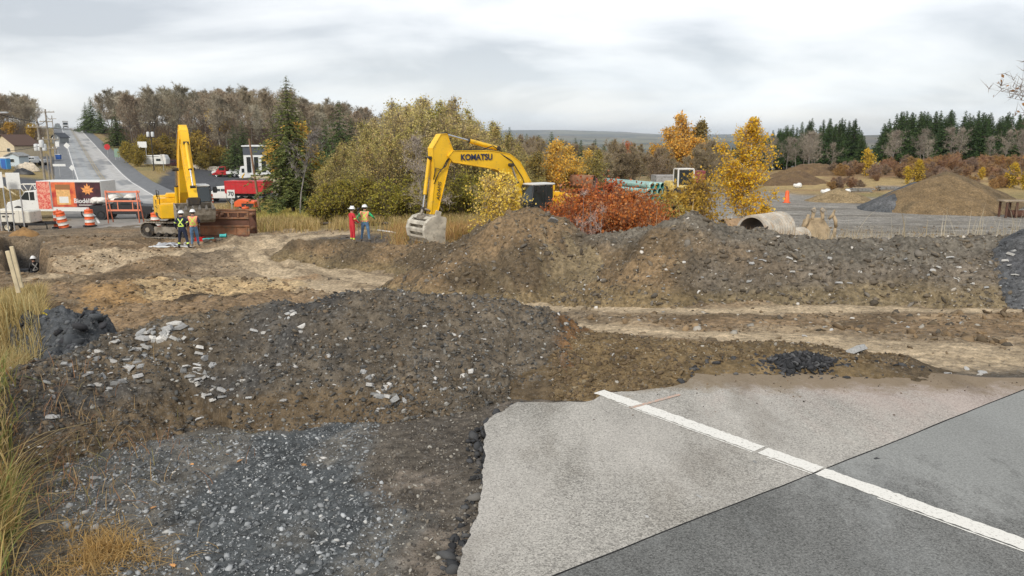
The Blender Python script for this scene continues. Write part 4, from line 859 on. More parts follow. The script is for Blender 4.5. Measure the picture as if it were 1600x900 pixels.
def conifer(seed, name, H, Wd, cols=((.035, .055, .025), (.05, .075, .03), (.025, .04, .02)), bare=.06, whorls=26, per=8, dens=1.0, size=.16, droop=.25, mb=M_BARK, ragged=.3, curve=.8):
    rs = np.random.RandomState(seed); segs = [[0, 0, H*i/8, 0, 0, H*(i+1)/8, H*.013*(1-i/8.5), H*.013*(1-(i+1)/8.5)] for i in range(8)]; C = []; S = []; A = []
    for wi in range(whorls):
        f = bare+(1-bare)*(wi+.3)/whorls; z = H*f; ln = Wd*(1-f)**curve*(1+ragged*rs.normal()*.35)+.05
        for k in range(per):
            if rs.rand() < .08: continue
            a = k*2*math.pi/per+wi*1.1+rs.uniform(-.3, .3); L_ = max(.1, ln*rs.uniform(1-ragged, 1.1)); n = max(3, int(L_/(size*.6)*dens)); t = (np.arange(n)+rs.rand(n)*.8)/n; zz = z+L_*(.18*t-droop*t*t*1.4)+rs.uniform(-.5, .5)*H/whorls*.6
            x_ = np.cos(a)*L_*t; y_ = np.sin(a)*L_*t; C.append(np.stack([x_, y_, zz], 1)+rs.normal(size=(n, 3))*size*.18); S.append(size*(1.15-.55*t)*(.15+.85*(1-f)**.8)*rs.uniform(.8, 1.3, n)); A.append(np.tile([math.cos(a), math.sin(a), -.25], (n, 1)))
            if L_ > .5: segs.append([0, 0, z, math.cos(a)*L_*.8, math.sin(a)*L_*.8, z+L_*(.14-droop*.8), H*.003, .005])
    C = np.concatenate(C); S = np.concatenate(S); A = np.concatenate(A); n = len(C); cc = vary(rs, n, cols, [1]*len(cols), 1, .3)
    # each spray: a fan of narrow blades leaving the branch sideways, outward and hanging
    parts = []
    for j in range(3):
        sdir = np.cross(A, [0, 0, 1.])*(1 if j == 0 else -1 if j == 1 else 0)*.9+A*.8+np.array([0, 0, -.25 if j < 2 else .15])+rs.normal(size=(n, 3))*.3; v, f = strands(rs, C, sdir, S*1.9, np.array(S).reshape(-1, 1)*.32); parts.append((v, f, np.repeat(cc, 3, 0)))
    V, Fs, C_ = join(parts); return make_tree(name, mb, np.array(segs), V, Fs, C_, M_VEGN, big=.004)
def place(root, x, y, rz=None, s=1.0, z=None, sz=None):
    root.location = (x, y, (gz(x, y)-.12 if z is None else z)); root.rotation_euler = (0, 0, random.uniform(0, 6.28) if rz is None else rz); root.scale = (s, s, sz or s); return root
class Pool:
    def __init__(s, protos): s.p = protos; s.u = [False]*len(protos)
    def get(s, label, cat, group=None, i=None):
        i = random.randrange(len(s.p)) if i is None else i
        if not s.u[i]: s.u[i] = True; o = s.p[i]
        else: o = copy_tree(s.p[i])
        o['label'] = label; o['category'] = cat
        if group: o['group'] = group
        elif 'group' in o: del o['group']
        return o
    def done(s):
        for o, u in zip(s.p, s.u):
            if not u:
                for c in list(o.children): bpy.data.objects.remove(c)
                bpy.data.objects.remove(o)
rnd = random.Random(5)
def UY(u, Y, z=-4.0): return UX(u, Y, z), Y
# --- wooded hill behind, bare hardwoods
bare = Pool([bare_tree(i, H=11+i % 3, col=c, nl=14, name="hardwood_tree") for i, c in enumerate([(.35, .30, .215), (.36, .29, .20), (.30, .26, .19), (.46, .41, .31), (.33, .26, .18)])])
def skyline(u): return np.interp(u, [-60, 75, 130, 180, 400, 560, 600, 700], [138, 150, 150, 146, 142, 168, 182, 205])
cnt = 0
for tries in range(4000):
    if cnt >= 250: break
    u = rnd.uniform(-60, 640); Y = rnd.uniform(192, 345)
    x, y = UY(u, Y); s_, d_ = road_sd(np.array([x]), np.array([y])); 
    if abs(d_[0]) < 11: continue
    if u < 130 and Y < 215 and u < 60: continue
    g = gz(x, y); top = proj(x, y, g+12)[1]
    lab = "bare brown hardwood tree on the wooded hill right of the road" if d_[0] > 0 else "bare brown hardwood tree on the wooded hill left of the road"; grp = "bare trees on the hill right of the road" if d_[0] > 0 else "bare trees on the hill left of the road"
    want = skyline(u); hmax = (218-want)/1183*Y+2.6-g; s = min(2.0, max(.5, hmax/12.0*rnd.uniform(.82, 1.04)))
    if hmax < 5: continue
    place(bare.get(lab, "tree", grp), x, y, s=s, z=g-.2); cnt += 1
# undergrowth of the wooded hill
def brush(name, poly_fn, n, seed, cols, w, h=(.8, 2.2), wd=.03, label=None, k=6):
    rs = np.random.RandomState(seed); x, y = poly_fn(rs, n); z = ground_z(x, y)-.1; n = len(x); C = np.repeat(np.stack([x, y, z], 1), k, 0)+rs.normal(size=(n*k, 3))*np.array([.5, .5, .0]); D = rs.normal(size=(n*k, 3))*.5; D[:, 2] = 1.2
    v, f = strands(rs, C, D, rs.uniform(h[0], h[1], n*k), wd); cc = np.repeat(np.array(cols)[rs.choice(len(cols), n, p=np.array(w)/sum(w))], k*3, 0)*np.repeat(rs.uniform(.7, 1.3, (n*k, 1)), 3, 0)
    o = fast_mesh(name, v, f, [M_VEG], col=cc); tag(o, label, 'undergrowth', kind='stuff'); return o
def hillpts(rs, n):
    Y = rs.uniform(186, 345, n); u = rs.uniform(-80, 640, n); x = (u-800)/F*(Y*CP+7*SP); s_, d_ = road_sd(x, Y); k = (np.abs(d_) > 12) & ~((u < 70) & (Y < 212)); return x[k], Y[k]
brush("undergrowth", hillpts, 9000, 3, [(.16, .10, .07), (.22, .16, .09), (.12, .09, .07), (.25, .17, .08)], [3, 2, 3, 1], (1.5, 5), .05, "tangled brown undergrowth on the wooded hillside", 5)
# --- conifer prototypes
con = Pool([conifer(40+i, "spruce", 10, 4.3, cols=((.09, .13, .045), (.13, .18, .055), (.065, .09, .035)), whorls=24, per=9, size=.38, ragged=.35, dens=.8) for i in range(3)])
pine = Pool([conifer(50+i, "pine_tree", 11, 4.4, cols=((.05, .09, .03), (.075, .125, .035), (.035, .06, .025)), bare=.12, whorls=24, per=9, size=.54, ragged=.5, droop=.12, curve=1.0, dens=1.0) for i in range(4)])
for u, Y, h, lab in ((187, 226, 11.5, "dark spruce standing beside the road up the hill"), (150, 325, 15.5, "tall dark spruce at the crest right of the road"), (141, 335, 13, "smaller dark spruce nearest the crest of the road"), (163, 320, 12, "spruce behind the dark pair at the crest"),
                     (368, 168, 11.5, "left one of two dark spruces by the parking lot"), (382, 172, 12.5, "right one of two dark spruces by the parking lot"), (535, 95, 12.0, "broad dark spruce rising behind the olive thicket"), (512, 100, 10.0, "lower spruce left of the broad one behind the thicket"), (553, 98, 10.0, "spruce on the right of the broad one behind the thicket")):
    x, y = UY(u, Y); place(con.get(lab, "tree", None), x, y, s=h/10*1.0)
big = conifer(71, "spruce", 11.2, 4.2, cols=((.16, .19, .06), (.23, .25, .075), (.10, .13, .04)), bare=.10, whorls=40, per=9, size=.27, ragged=.5, droop=.32, dens=1.15, curve=.68); tag(big, "tall ragged green spruce standing alone beside the olive thicket", "tree")
x, y = UY(459, 60, -3.3); place(big, x, y)
sn = bare_tree(77, H=8, col=(.25, .22, .2), nl=8, mb=M_BARKG, base_f=.5, per=2); tag(sn, "thin grey bare trunk in front of the tall ragged spruce", "tree"); x, y = UY(470, 57, -3.3); place(sn, x, y, s=.8)
# yellow aspens on the hillside
asp = Pool([leafy(80+i, "aspen_tree", 9, .11, 2600, .2, [(.62, .40, .07), (.50, .34, .08), (.70, .48, .12)], [2, 1, 1], mb=M_BIRCH, base_f=.5, up=.9, ln=.26, spread=.3, gap=.1, twc=(.35, .3, .24)) for i in range(2)])
for u, Y, h, lab in ((347, 205, 12, "yellow topped white stemmed aspen on the wooded hill"), (357, 208, 11, "second yellow aspen just right of the first on the hill"), (22, 200, 7, "orange yellow tree above the beige house"), (52, 203, 6.5, "yellow tree between the house and the utility poles"), (480, 68, 7.6, "yellow leafed tree half hidden behind the tall ragged spruce"), (487, 66, 5.6, "shorter yellow tree behind the right side of the tall ragged spruce"), (434, 72, 6.4, "orange tree showing left of the tall ragged spruce")):
    x, y = UY(u, Y); place(asp.get(lab, "tree"), x, y, s=h/9)
# round willows beside the lot
wil = Pool([leafy(90+i, "willow_bush", 4.2, .06, 5200, .13, [(.42, .29, .05), (.34, .26, .06), (.24, .19, .06)], [2, 2, 1], base_f=.08, up=.7, ln=.42, multi=4, lean=.35, spread=.28, nl=22) for i in range(3)])
for u, Y, h in ((312, 186, 8.0), (296, 184, 5.5), (332, 186, 4), (280, 182, 5.5), (262, 186, 6), (345, 188, 5), (248, 180, 5), (205, 170, 4.5), (215, 160, 4), (230, 176, 5.5), (358, 188, 4.5), (318, 182, 4), (222, 186, 5)):
    x, y = UY(u, Y); place(wil.get("round yellow olive willow bush along the back of the parking lot", "bush", "willow bushes behind the parking lot"), x, y, s=h/4.2)
# --- olive thicket in the middle
OLV = [(.54, .46, .15), (.66, .55, .22), (.34, .32, .09), (.60, .42, .18)]
thk = Pool([leafy(100+i, "thicket_tree", 9, .075, 8200, .085, OLV, [3, 2, 2, 1.2], base_f=.06, up=1.1, ln=.26, multi=5, lean=.22, spread=.26, nl=34, twc=(.26, .21, .15), gap=.25) for i in range(4)])
def thtop(u): return np.interp(u, [478, 500, 540, 580, 620, 650, 700, 740, 770, 800, 850], [262, 250, 225, 190, 175, 168, 165, 185, 205, 225, 250])
pts = []
for tries in range(900):
    u = rnd.uniform(485, 835); Y = rnd.uniform(54, 80)
    if all(abs(u-a)*.05+abs(Y-b)*.5 > 2.3 for a, b in pts): pts.append((u, Y))
    if len(pts) >= 46: break
for u, Y in pts:
    x, y = UY(u, Y, -3.3); g = gz(x, y); hm_ = (218-thtop(u))/1165*Y+2.6-g; s = max(.35, hm_/7.7*rnd.uniform(.8, 1.03)*(.75+.25*(Y-54)/26)); place(thk.get("many stemmed olive yellow tree of the thicket behind the yellow excavator arm", "tree", "olive thicket trees"), x, y, s=s)
tal = Pool([leafy(110+i, "wispy_tree", 10, .07, 3600, .09, [(.60, .50, .20), (.66, .52, .24), (.48, .40, .14)], [2, 2, 1], base_f=.2, up=1.3, ln=.22, multi=4, lean=.16, spread=.3, nl=26, twc=(.34, .28, .2), gap=.15) for i in range(2)])
for u, Y, v in ((628, 62, 154), (655, 66, 150), (690, 60, 150), (712, 66, 163), (742, 62, 176), (600, 70, 168), (672, 72, 156), (760, 60, 192), (585, 76, 182), (648, 57, 172), (722, 57, 180)):
    x, y = UY(u, Y, -3.3); g = gz(x, y); hm_ = (218-v)/1165*Y+2.6-g; place(tal.get("tall wispy yellow tan tree standing above the olive thicket", "tree", "wispy trees above the thicket"), x, y, s=hm_/9.7)
# low bright bushes at the thicket foot
low = Pool([leafy(120+i, "bush", 3.0, .03, 4200, .07, [(.36, .32, .05), (.44, .36, .07), (.26, .26, .06)], [2, 2, 1], base_f=.02, up=.8, ln=.42, multi=5, lean=.5, spread=.22, nl=26) for i in range(2)])
for i in range(20):
    u = 500+i*17+rnd.uniform(-6, 6); Y = rnd.uniform(49, 53); x, y = UY(u, Y, -3); place(low.get("yellow green bush growing along the foot of the olive thicket", "bush", "bushes at the foot of the thicket"), x, y, s=rnd.uniform(.6, 1.05))
# --- middle distance beyond the excavator, mixed trees
fall = Pool([leafy(130+i, "autumn_tree", 9, .12, 6500, .16, c, [2, 2, 1], base_f=.15, up=.8, ln=.32, spread=.35, nl=24, gap=.15, multi=2, twc=(.25, .19, .13)) for i, c in enumerate([[(.80, .45, .07), (.70, .47, .11), (.52, .38, .15)], [(.32, .26, .10), (.42, .30, .08), (.24, .2, .10)], [(.55, .17, .07), (.5, .22, .08), (.4, .14, .06)]])])
bar2 = Pool([bare_tree(140+i, H=8, col=(.40, .32, .22), nl=18, base_f=.12, multi=3, lean=.25, nleaf=1100, leafcol=[(.58, .40, .12), (.46, .36, .16), (.36, .32, .12)], ln=.3, up=1.0, per=6, name="bare_tree") for i in range(3)])
for u, Y, h, k, lab in ((1062, 110, 9.5, 0, "big orange topped tree left of the bright yellow birch"), (1042, 114, 8, 0, "orange tree on the left side of the big orange topped tree"), (1090, 112, 8.2, 1, "olive brown tree between the big orange tree and the yellow birch"), (862, 62, 5.4, 0, "orange yellow tree rising behind the excavator cab"), (884, 66, 5.0, 0, "orange yellow tree just right of the excavator cab"), (838, 60, 4.4, 1, "olive yellow tree left of the excavator cab"),
                        (980, 150, 7.6, 2, "small red tree in the distant mixed wood"), (932, 72, 4.4, 1, "olive tree behind the red bush, nearest the blue green pipes"), (916, 80, 4.6, 0, "yellow orange tree between the cab and the stacked pipes")):
    x, y = UY(u, Y); g = gz(x, y); place(fall.get(lab, "tree", i=k), x, y, s=h/9)
for i in range(34):
    u = rnd.uniform(800, 1130); Y = rnd.uniform(78, 125); x, y = UY(u, Y); place(bar2.get("thin nearly bare tree in the wood behind the stacked pipes", "tree", "nearly bare trees behind the pipes"), x, y, s=rnd.uniform(.45, .72))
# dark conifers further back sloping down to the valley
def ct_top(u): return np.interp(u, [620, 700, 760, 860, 940, 1000, 1060, 1120], [185, 188, 197, 208, 217, 226, 232, 225])
for i in range(60):
    u = rnd.uniform(640, 1120); Y = rnd.uniform(190, 300); x, y = UY(u, Y, -10); g = gz(x, y); h = (218-ct_top(u))/1183*Y+2.6-g
    if h < 4: continue
    place(con.get("dark conifer in the far belt of trees above the valley", "tree", "far conifers above the valley"), x, y, s=h/10*rnd.uniform(.8, 1.05), z=g)
for i in range(60):
    u = rnd.uniform(600, 1150); Y = rnd.uniform(150, 280); x, y = UY(u, Y, -10); g = gz(x, y); h = ((218-ct_top(u)-8)/1183*Y+2.6-g)
    if h < 3: continue
    place(bar2.get("bare brown tree in the far belt above the valley", "tree", "far bare trees above the valley"), x, y, s=min(1.9, h/8*rnd.uniform(.8, 1.0)), z=g)
# --- pines on the right
def pine_top(u): return np.interp(u, [1100, 1190, 1215, 1260, 1330, 1350, 1362, 1375, 1400, 1500, 1560, 1700], [235, 210, 204, 190, 190, 205, 235, 195, 180, 178, 180, 184])
k = 0
for i in range(290):
    u = rnd.uniform(1112, 1680); Y = rnd.uniform(131, 160)
    if 1347 < u < 1372: continue
    x, y = UY(u, Y, -2.5); g = gz(x, y); h = (218-pine_top(u))/1183*Y+2.6-g; place(pine.get("tall dark green pine in the plantation behind the field, left block" if u < 1360 else "tall dark green pine in the plantation behind the field, right block", "tree", "pines left of the gap" if u < 1360 else "pines right of the gap"), x, y, s=h/11*rnd.uniform(.82, 1.08), z=g); k += 1
bar3 = Pool([bare_tree(160+i, H=8, col=(.30, .26, .21), nl=13, base_f=.25, ln=.36, up=.9, per=3, mb=M_BARKG, name="bare_tree", tw=.014) for i in range(3)])
for i in range(22):
    u = rnd.choice([rnd.uniform(1195, 1340), rnd.uniform(1375, 1640), rnd.uniform(1375, 1640)]); Y = rnd.uniform(118, 130); x, y = UY(u, Y, -2); place(bar3.get("grey bare tree standing in front of the dark pines", "tree", "bare trees before the pines"), x, y, s=rnd.uniform(.5, .8))
# red brown brush on the slope and small yellow trees
brs = Pool([bare_tree(170+i, H=2.6, col=c, nl=16, base_f=.03, multi=5, lean=.5, nleaf=900, leafcol=lc, ln=.42, up=.8, per=4, name="brush_bush", tw=.012, tl=.5) for i, (c, lc) in enumerate([((.36, .23, .15), [(.40, .22, .10), (.48, .30, .12)]), ((.34, .25, .19), [(.38, .26, .14), (.32, .22, .15)]), ((.42, .27, .13), [(.56, .33, .10), (.46, .29, .12)])])])
for i in range(190):
    u = rnd.uniform(1300, 1700); Y = rnd.uniform(72, 116)
    if Y < 78+(1500-u)*.12: Y = rnd.uniform(88, 116) if u > 1345 else rnd.uniform(76, 84)
    x, y = UY(u, Y, -1.5); place(brs.get("rust brown brush bush on the slope behind the dirt cone", "bush", "brush on the slope"), x, y, s=rnd.uniform(.4, .72) if Y > 92 else rnd.uniform(.3, .55))
sm = Pool([leafy(180+i, "young_tree", 3, .035, 1700, .085, [(.72, .50, .05), (.62, .44, .06), (.78, .58, .12)], [2, 1, 1], base_f=.08, up=.9, ln=.30, spread=.13, nl=22) for i in range(2)])
for u, Y, h, lab in ((1357, 100, 3.6, "pale yellow young tree on the field slope left of the pair"), (1436, 84, 2.7, "bright yellow cone shaped young tree above the gravel pile"), (1419, 85, 2.0, "shorter yellow young tree next to the bright cone shaped one"), (1533, 86, 1.6, "small yellow bush behind the right side of the dirt cone"), (1585, 76, 2.6, "yellow young tree at the right edge behind the bench frame"), (1572, 78, 1.6, "low yellow bush left of the yellow tree at the right edge"), (1600, 74, 1.8, "yellow shrub cut by the right edge of the view")):
    x, y = UY(u, Y, -2); place(sm.get(lab, "tree"), x, y, s=h/3)
# --- bright birch pair, yellow bush, red bush
YEL = [(.92, .58, .035), (.95, .66, .06), (.80, .46, .03), (.94, .72, .18)]
b1 = leafy(201, "birch_tree", 5.0, .06, 6600, .052, YEL, [3, 2, 1.5, 1], mb=M_BIRCH, base_f=.2, up=.9, ln=.31, spread=.10, nl=26, gap=.14, twc=(.45, .38, .3), lean=.1, tn=7, big=.012); tag(b1, "bright golden yellow birch behind the concrete pipes", "tree"); x, y = UY(1158, 38, -2.4); place(b1, x, y, s=1.2)
b2 = leafy(202, "birch_tree", 3.4, .035, 3000, .05, YEL, [3, 2, 1.5, 1], mb=M_BIRCH, base_f=.3, up=.8, ln=.36, spread=.12, nl=16, gap=.1, twc=(.45, .38, .3), tn=6, big=.01); tag(b2, "smaller yellow birch just left of the bright golden one", "tree"); x, y = UY(1138, 38.5, -2.4); place(b2, x, y, s=1.2)
b3 = leafy(203, "birch_bush", 1.7, .02, 2600, .045, YEL, [3, 2, 1, 1], base_f=.05, up=.7, ln=.42, spread=.13, nl=16, multi=3, lean=.3, tn=5, big=.01); tag(b3, "low golden bush at the right foot of the bright birch", "bush"); x, y = UY(1188, 37, -2.4); place(b3, x, y, s=1.1)
b4 = leafy(204, "yellow_bush", 2.0, .02, 7000, .045, [(.62, .42, .06), (.70, .48, .08), (.48, .34, .07)], [3, 2, 2], base_f=.03, up=.8, ln=.5, spread=.16, nl=26, multi=5, lean=.45, tn=4, big=.012, twc=(.3, .22, .12)); tag(b4, "rounded dull yellow bush between the red bush and the pipes", "bush"); x, y = UY(1080, 33, -2.3); place(b4, x, y, s=1.55)
b5 = leafy(205, "yellow_bush", 1.5, .02, 3500, .04, [(.55, .40, .10), (.62, .46, .14), (.40, .30, .10)], [3, 2, 2], base_f=.03, up=.8, ln=.5, spread=.16, nl=22, multi=5, lean=.45, tn=4, big=.012); tag(b5, "pale low yellow bush right of the red bush", "bush"); x, y = UY(1046, 29, -2.1); place(b5, x, y, s=1.5)
RED = [(.54, .155, .045), (.62, .21, .06), (.34, .09, .035), (.56, .27, .13)]
for i, (u, Y, s, lab) in enumerate(((905, 27.5, 1.05, "rust red bush at the middle of the red thicket behind the spoil bank"), (985, 27.0, 1.0, "rust red bush at the right end of the red thicket"), (872, 28.5, .85, "rust red bush nearest the excavator cab"), (945, 29.5, 1.1, "taller rust red bush standing back in the red thicket"), (1012, 28.5, .8, "small rust red bush beside the pale yellow bush"))):
    o = leafy(210+i, "red_bush", 1.9, .014, 10500, .034, RED, [3, 2, 2, 1], base_f=.02, up=.75, ln=.52, spread=.13, nl=30, multi=6, lean=.55, tn=4, big=.012, twc=(.34, .17, .10)); tag(o, lab, "bush"); x, y = UY(u, Y, -2); place(o, x, y, s=s*1.52)
o = bare_tree(220, H=2.4, col=(.45, .36, .32), nl=7, base_f=.05, multi=5, lean=.3, per=1, name="dead_bush", tw=.004, tl=.3, ln=.3, mb=M_BARKG); tag(o, "bare pale stemmed bush in front of the red thicket", "bush"); x, y = UY(913, 25.6, -2); place(o, x, y, s=1.3)
# yellow aspen in front of the boom
b6 = leafy(206, "aspen_tree", 3.2, .03, 4200, .05, [(.88, .68, .12), (.92, .74, .24), (.70, .56, .10)], [3, 2, 2], mb=M_BARKG, base_f=.1, up=.9, ln=.38, spread=.15, nl=22, multi=3, lean=.25, twc=(.4, .33, .22), big=.01); tag(b6, "pale yellow young aspen under the excavator boom", "tree"); x, y = UY(778, 34.5, -2.4); place(b6, x, y, s=1.15)
b7 = leafy(207, "aspen_tree", 2.2, .02, 1500, .045, [(.66, .56, .12), (.55, .50, .12)], [3, 2], mb=M_BARKG, base_f=.1, up=.9, ln=.38, spread=.15, nl=14, multi=3, lean=.3, big=.01); tag(b7, "small yellow green sapling in the dry grass beside the spoil bank", "tree"); x, y = UY(742, 31.5, -2.3); place(b7, x, y, s=.7)
br = bare_tree(222, H=6.0, col=(.42, .36, .30), nl=16, base_f=.2, per=3, name="bare_tree", tw=.008, tl=.5, ln=.32, mb=M_BARKG, multi=2, lean=.2); tag(br, "leafless grey tree standing left of the excavator arm", "tree"); x, y = UY(662, 47, -3); place(br, x, y, s=.95)
o = leafy(230, "oak_tree", 6.5, .07, 260, .07, [(.50, .25, .10), (.40, .20, .09)], [1, 1], base_f=.25, up=.6, ln=.42, spread=.14, nl=14, twc=(.24, .18, .14), tn=6, big=.012); tag(o, "nearly bare tree with a few rusty leaves reaching in at the right edge", "tree"); x, y = UY(1665, 21, -1.6); place(o, x, y, s=1.0)
for P_ in (tal, bare, con, pine, asp, wil, thk, low, fall, bar2, bar3, brs, sm): P_.done()
# ------------------------------------------------------------------ grass (uncountable)
def grass(name, x, y, h, cols, w, label, seed, wd=.006, lean=.35, z=None, bend=.5):
    rs = np.random.RandomState(seed); n = len(x); z = (top_z(x, y) if z is None else z)-.02; a = rs.uniform(0, 6.28, n); ln = rs.gamma(2, lean/2, n); dxy = np.stack([np.cos(a), np.sin(a)], 1); h = h*rs.uniform(.6, 1.25, n)
    b0 = np.stack([x, y, z], 1); side = np.stack([-np.sin(a+rs.normal(0, .8, n)), np.cos(a), np.zeros(n)], 1); wd_ = (wd*rs.uniform(.6, 1.4, n))[:, None]; L1 = []; 
    for t, wf in ((0, 1), (.35, .9), (.7, .65)):
        c = b0+np.concatenate([dxy*(ln*h*(t**1.8))[:, None], (h*(t-bend*.35*ln*t*t))[:, None]], 1); L1 += [c-side*wd_*wf, c+side*wd_*wf]
    t = 1.; tip = b0+np.concatenate([dxy*(ln*h)[:, None], (h*(1-bend*.5*ln))[:, None]], 1); V = np.stack(L1+[tip], 1); i = (np.arange(n)*7)[:, None]; Q = np.concatenate([i+np.array([[0, 1, 3, 2]]), i+np.array([[2, 3, 5, 4]])]); T = i+np.array([[4, 5, 6]])
    c = np.array(cols)[rs.choice(len(cols), n, p=np.array(w)/sum(w))]*rs.uniform(.7, 1.3, (n, 1)); o = fast_mesh(name, V.reshape(-1, 3), [T, Q], [M_VEG], col=np.repeat(c, 7, 0)); tag(o, label, 'grass', kind='stuff'); return o
rs = np.random.RandomState(99)
def clump(cu, cv, su, sY, n, zz=None, Y=None):
    p = PY(cu, cv, Y) if Y else hit(cu, cv); return p.x+rs.normal(0, su, n), p.y+rs.normal(0, sY, n)
STRAW = [(.50, .38, .17), (.60, .46, .22), (.38, .28, .11), (.50, .43, .22)]
def multi(spots): a = [clump(*s) for s in spots]; return np.concatenate([q_[0] for q_ in a]), np.concatenate([q_[1] for q_ in a])
# left bank
x, y = multi([(10, 500, .7, .9, 4600), (-60, 500, .8, 1.0, 3000), (35, 475, .35, .6, 1800), (0, 560, .4, .6, 2200), (-80, 600, .6, .8, 2400)]); k = (proj(x, y, -.3)[0] < 62); x, y = x[k], y[k]
grass("grass", x, y, .5, STRAW, [3, 2, 2, 2], "tall dry yellow grass on the bank at the left", 1, .007, .45)
x, y = multi([(48, 540, .16, .35, 900), (62, 515, .14, .3, 500)]); grass("grass", x, y, .42, [(.62, .50, .06), (.55, .47, .08), (.40, .38, .08)], [2, 1, 1], "yellow green leafy weeds in the dry grass at the left", 2, .012, .6)
x = np.concatenate([rs.normal(-3.55, .28, 1500), rs.normal(-3.9, .3, 1700), rs.normal(-4.6, .45, 1800)]); y = np.concatenate([rs.normal(4.6, .5, 1500), rs.normal(5.8, .6, 1700), rs.normal(6.6, .7, 1800)]); k = proj(x, y, -.2)[0] < 8+28*rs.rand(len(x)); x, y = x[k], y[k]
grass("grass", x, y, .42, [(.42, .30, .12), (.50, .38, .18), (.26, .25, .08), (.18, .22, .06), (.34, .18, .08)], [3, 3, 2, 1.5, 1], "tangled brown and green grass at the lower left edge", 3, .005, .75)
x, y = multi([(165, 860, .10, .09, 700), (150, 835, .16, .12, 320), (200, 870, .2, .1, 260), (120, 890, .2, .1, 300)]); grass("grass", x, y, .13, [(.58, .40, .14), (.66, .48, .20), (.42, .27, .09)], [3, 2, 1], "straw coloured grass tuft on the gravel", 4, .0022, 1.3, bend=.9)
x, y = multi([(90, 700, .3, .5, 220), (170, 720, .4, .5, 110), (50, 780, .35, .4, 300), (190, 760, .4, .5, 70)]); grass("grass", x, y, .22, [(.48, .34, .16), (.40, .22, .11), (.28, .25, .1)], [3, 2, 1], "thin dry weeds growing through the gravel edge", 5, .0025, .9)
# pit by the bucket, strip at the thicket foot, verge by the pole
def bandpts(u0, u1, Y0, Y1, n, zz=-2.6): u = rs.uniform(u0, u1, n)+rs.normal(0, 14, n)*(rs.rand(n) < .5); Y = rs.uniform(Y0, Y1, n)+rs.normal(0, .7, n); k = fbm(u*.05, Y*.8, 1.5, 3, int(u0)) > -.28; u, Y = u[k], Y[k]; return (u-800)/F*(Y*CP+(CAM_Z-zz)*SP), Y
x, y = bandpts(620, 790, 34, 44, 9000); k = ~((x > UX(628, 35, -2.5)) & (x < UX(700, 35, -2.5)) & (y > 34.6) & (y < 38.2)); x, y = x[k], y[k]
grass("grass", x, y, .55, [(.46, .31, .12), (.56, .40, .18), (.36, .22, .09), (.42, .36, .10)], [3, 2, 2, 1], "tall russet grass round the excavator bucket", 6, .014, .35)
x, y = bandpts(395, 830, 44, 52, 13000); grass("grass", x, y, .65, [(.54, .40, .18), (.62, .48, .24), (.42, .30, .12), (.36, .32, .1)], [3, 2, 2, 1], "dry pale grass strip in front of the thicket", 7, .018, .35)
x, y = bandpts(385, 480, 52, 80, 7000, -3.6); grass("grass", x, y, .6, [(.50, .40, .14), (.44, .36, .10), (.34, .32, .09)], [2, 2, 1], "yellow grass verge round the wooden pole", 8, .03, .4)
x, y = bandpts(325, 385, 50, 76, 3500, -3.8); grass("grass", x, y, .55, STRAW, [3, 2, 2, 1], "dry grass between the road and the wooden pole", 12, .025, .4)
# behind the long bank
x, y = bandpts(1010, 1260, 22, 34, 14000, -2.1); grass("grass", x, y, 1.05, [(.50, .34, .20), (.58, .44, .26), (.40, .22, .13), (.52, .42, .2)], [3, 3, 2, 1], "reddish dry grass behind the spoil bank round the pipes", 9, .009, .3)
x, y = bandpts(1240, 1900, 20, 31, 9000, -2.1); grass("grass", x, y, 1.2, [(.56, .47, .30), (.64, .55, .38), (.46, .37, .2)], [3, 3, 1], "pale dry grass between the spoil bank and the yard", 10, .008, .3)
u_ = np.concatenate([rs.normal(c, 16, n) for c, n in ((1475, 16), (1500, 10), (1560, 22), (1590, 18), (1340, 8), (1400, 8), (1540, 10))]); Y = rs.uniform(22, 26, len(u_)); x = (u_-800)/F*(Y*CP+4.7*SP)
grass("weeds", x, Y, 2.1, [(.62, .54, .38), (.7, .62, .48)], [1, 1], "tall pale dead weed stalks behind the right end of the spoil bank", 11, .011, .3)
# hillside verges further off
def verge(rs, n): Y = rs.uniform(76, 190, n); u = rs.uniform(150, 470, n); x = (u-800)/F*(Y*CP+7*SP); s_, d_ = road_sd(x, Y); k = (d_ > 10) & (d_ < 40) & (sdpoly(x, Y, PARK) > 1) & (sdpoly(x, Y, SIDE) > .5); return x[k], Y[k]
brush("undergrowth", verge, 9000, 4, [(.46, .34, .14), (.40, .28, .11), (.30, .25, .09)], [2, 2, 1], (.4, 1.1), .04, "dry yellow grass on the bank right of the road", 4)
def verge2(rs, n): Y = rs.uniform(76, 200, n); u = rs.uniform(-60, 150, n); x = (u-800)/F*(Y*CP+7*SP); s_, d_ = road_sd(x, Y); k = (d_ < -10) & (sdpoly(x, Y, LOT) > 1) & (sdpoly(x, Y, LOT2) > .5) & (fbm(x, Y, 14, 3, 55) > -.05); return x[k], Y[k]
brush("undergrowth", verge2, 6000, 6, [(.44, .33, .15), (.34, .25, .11), (.26, .24, .09)], [2, 2, 1], (.3, .9), .04, "dry grass patches on the ground left of the road", 4)
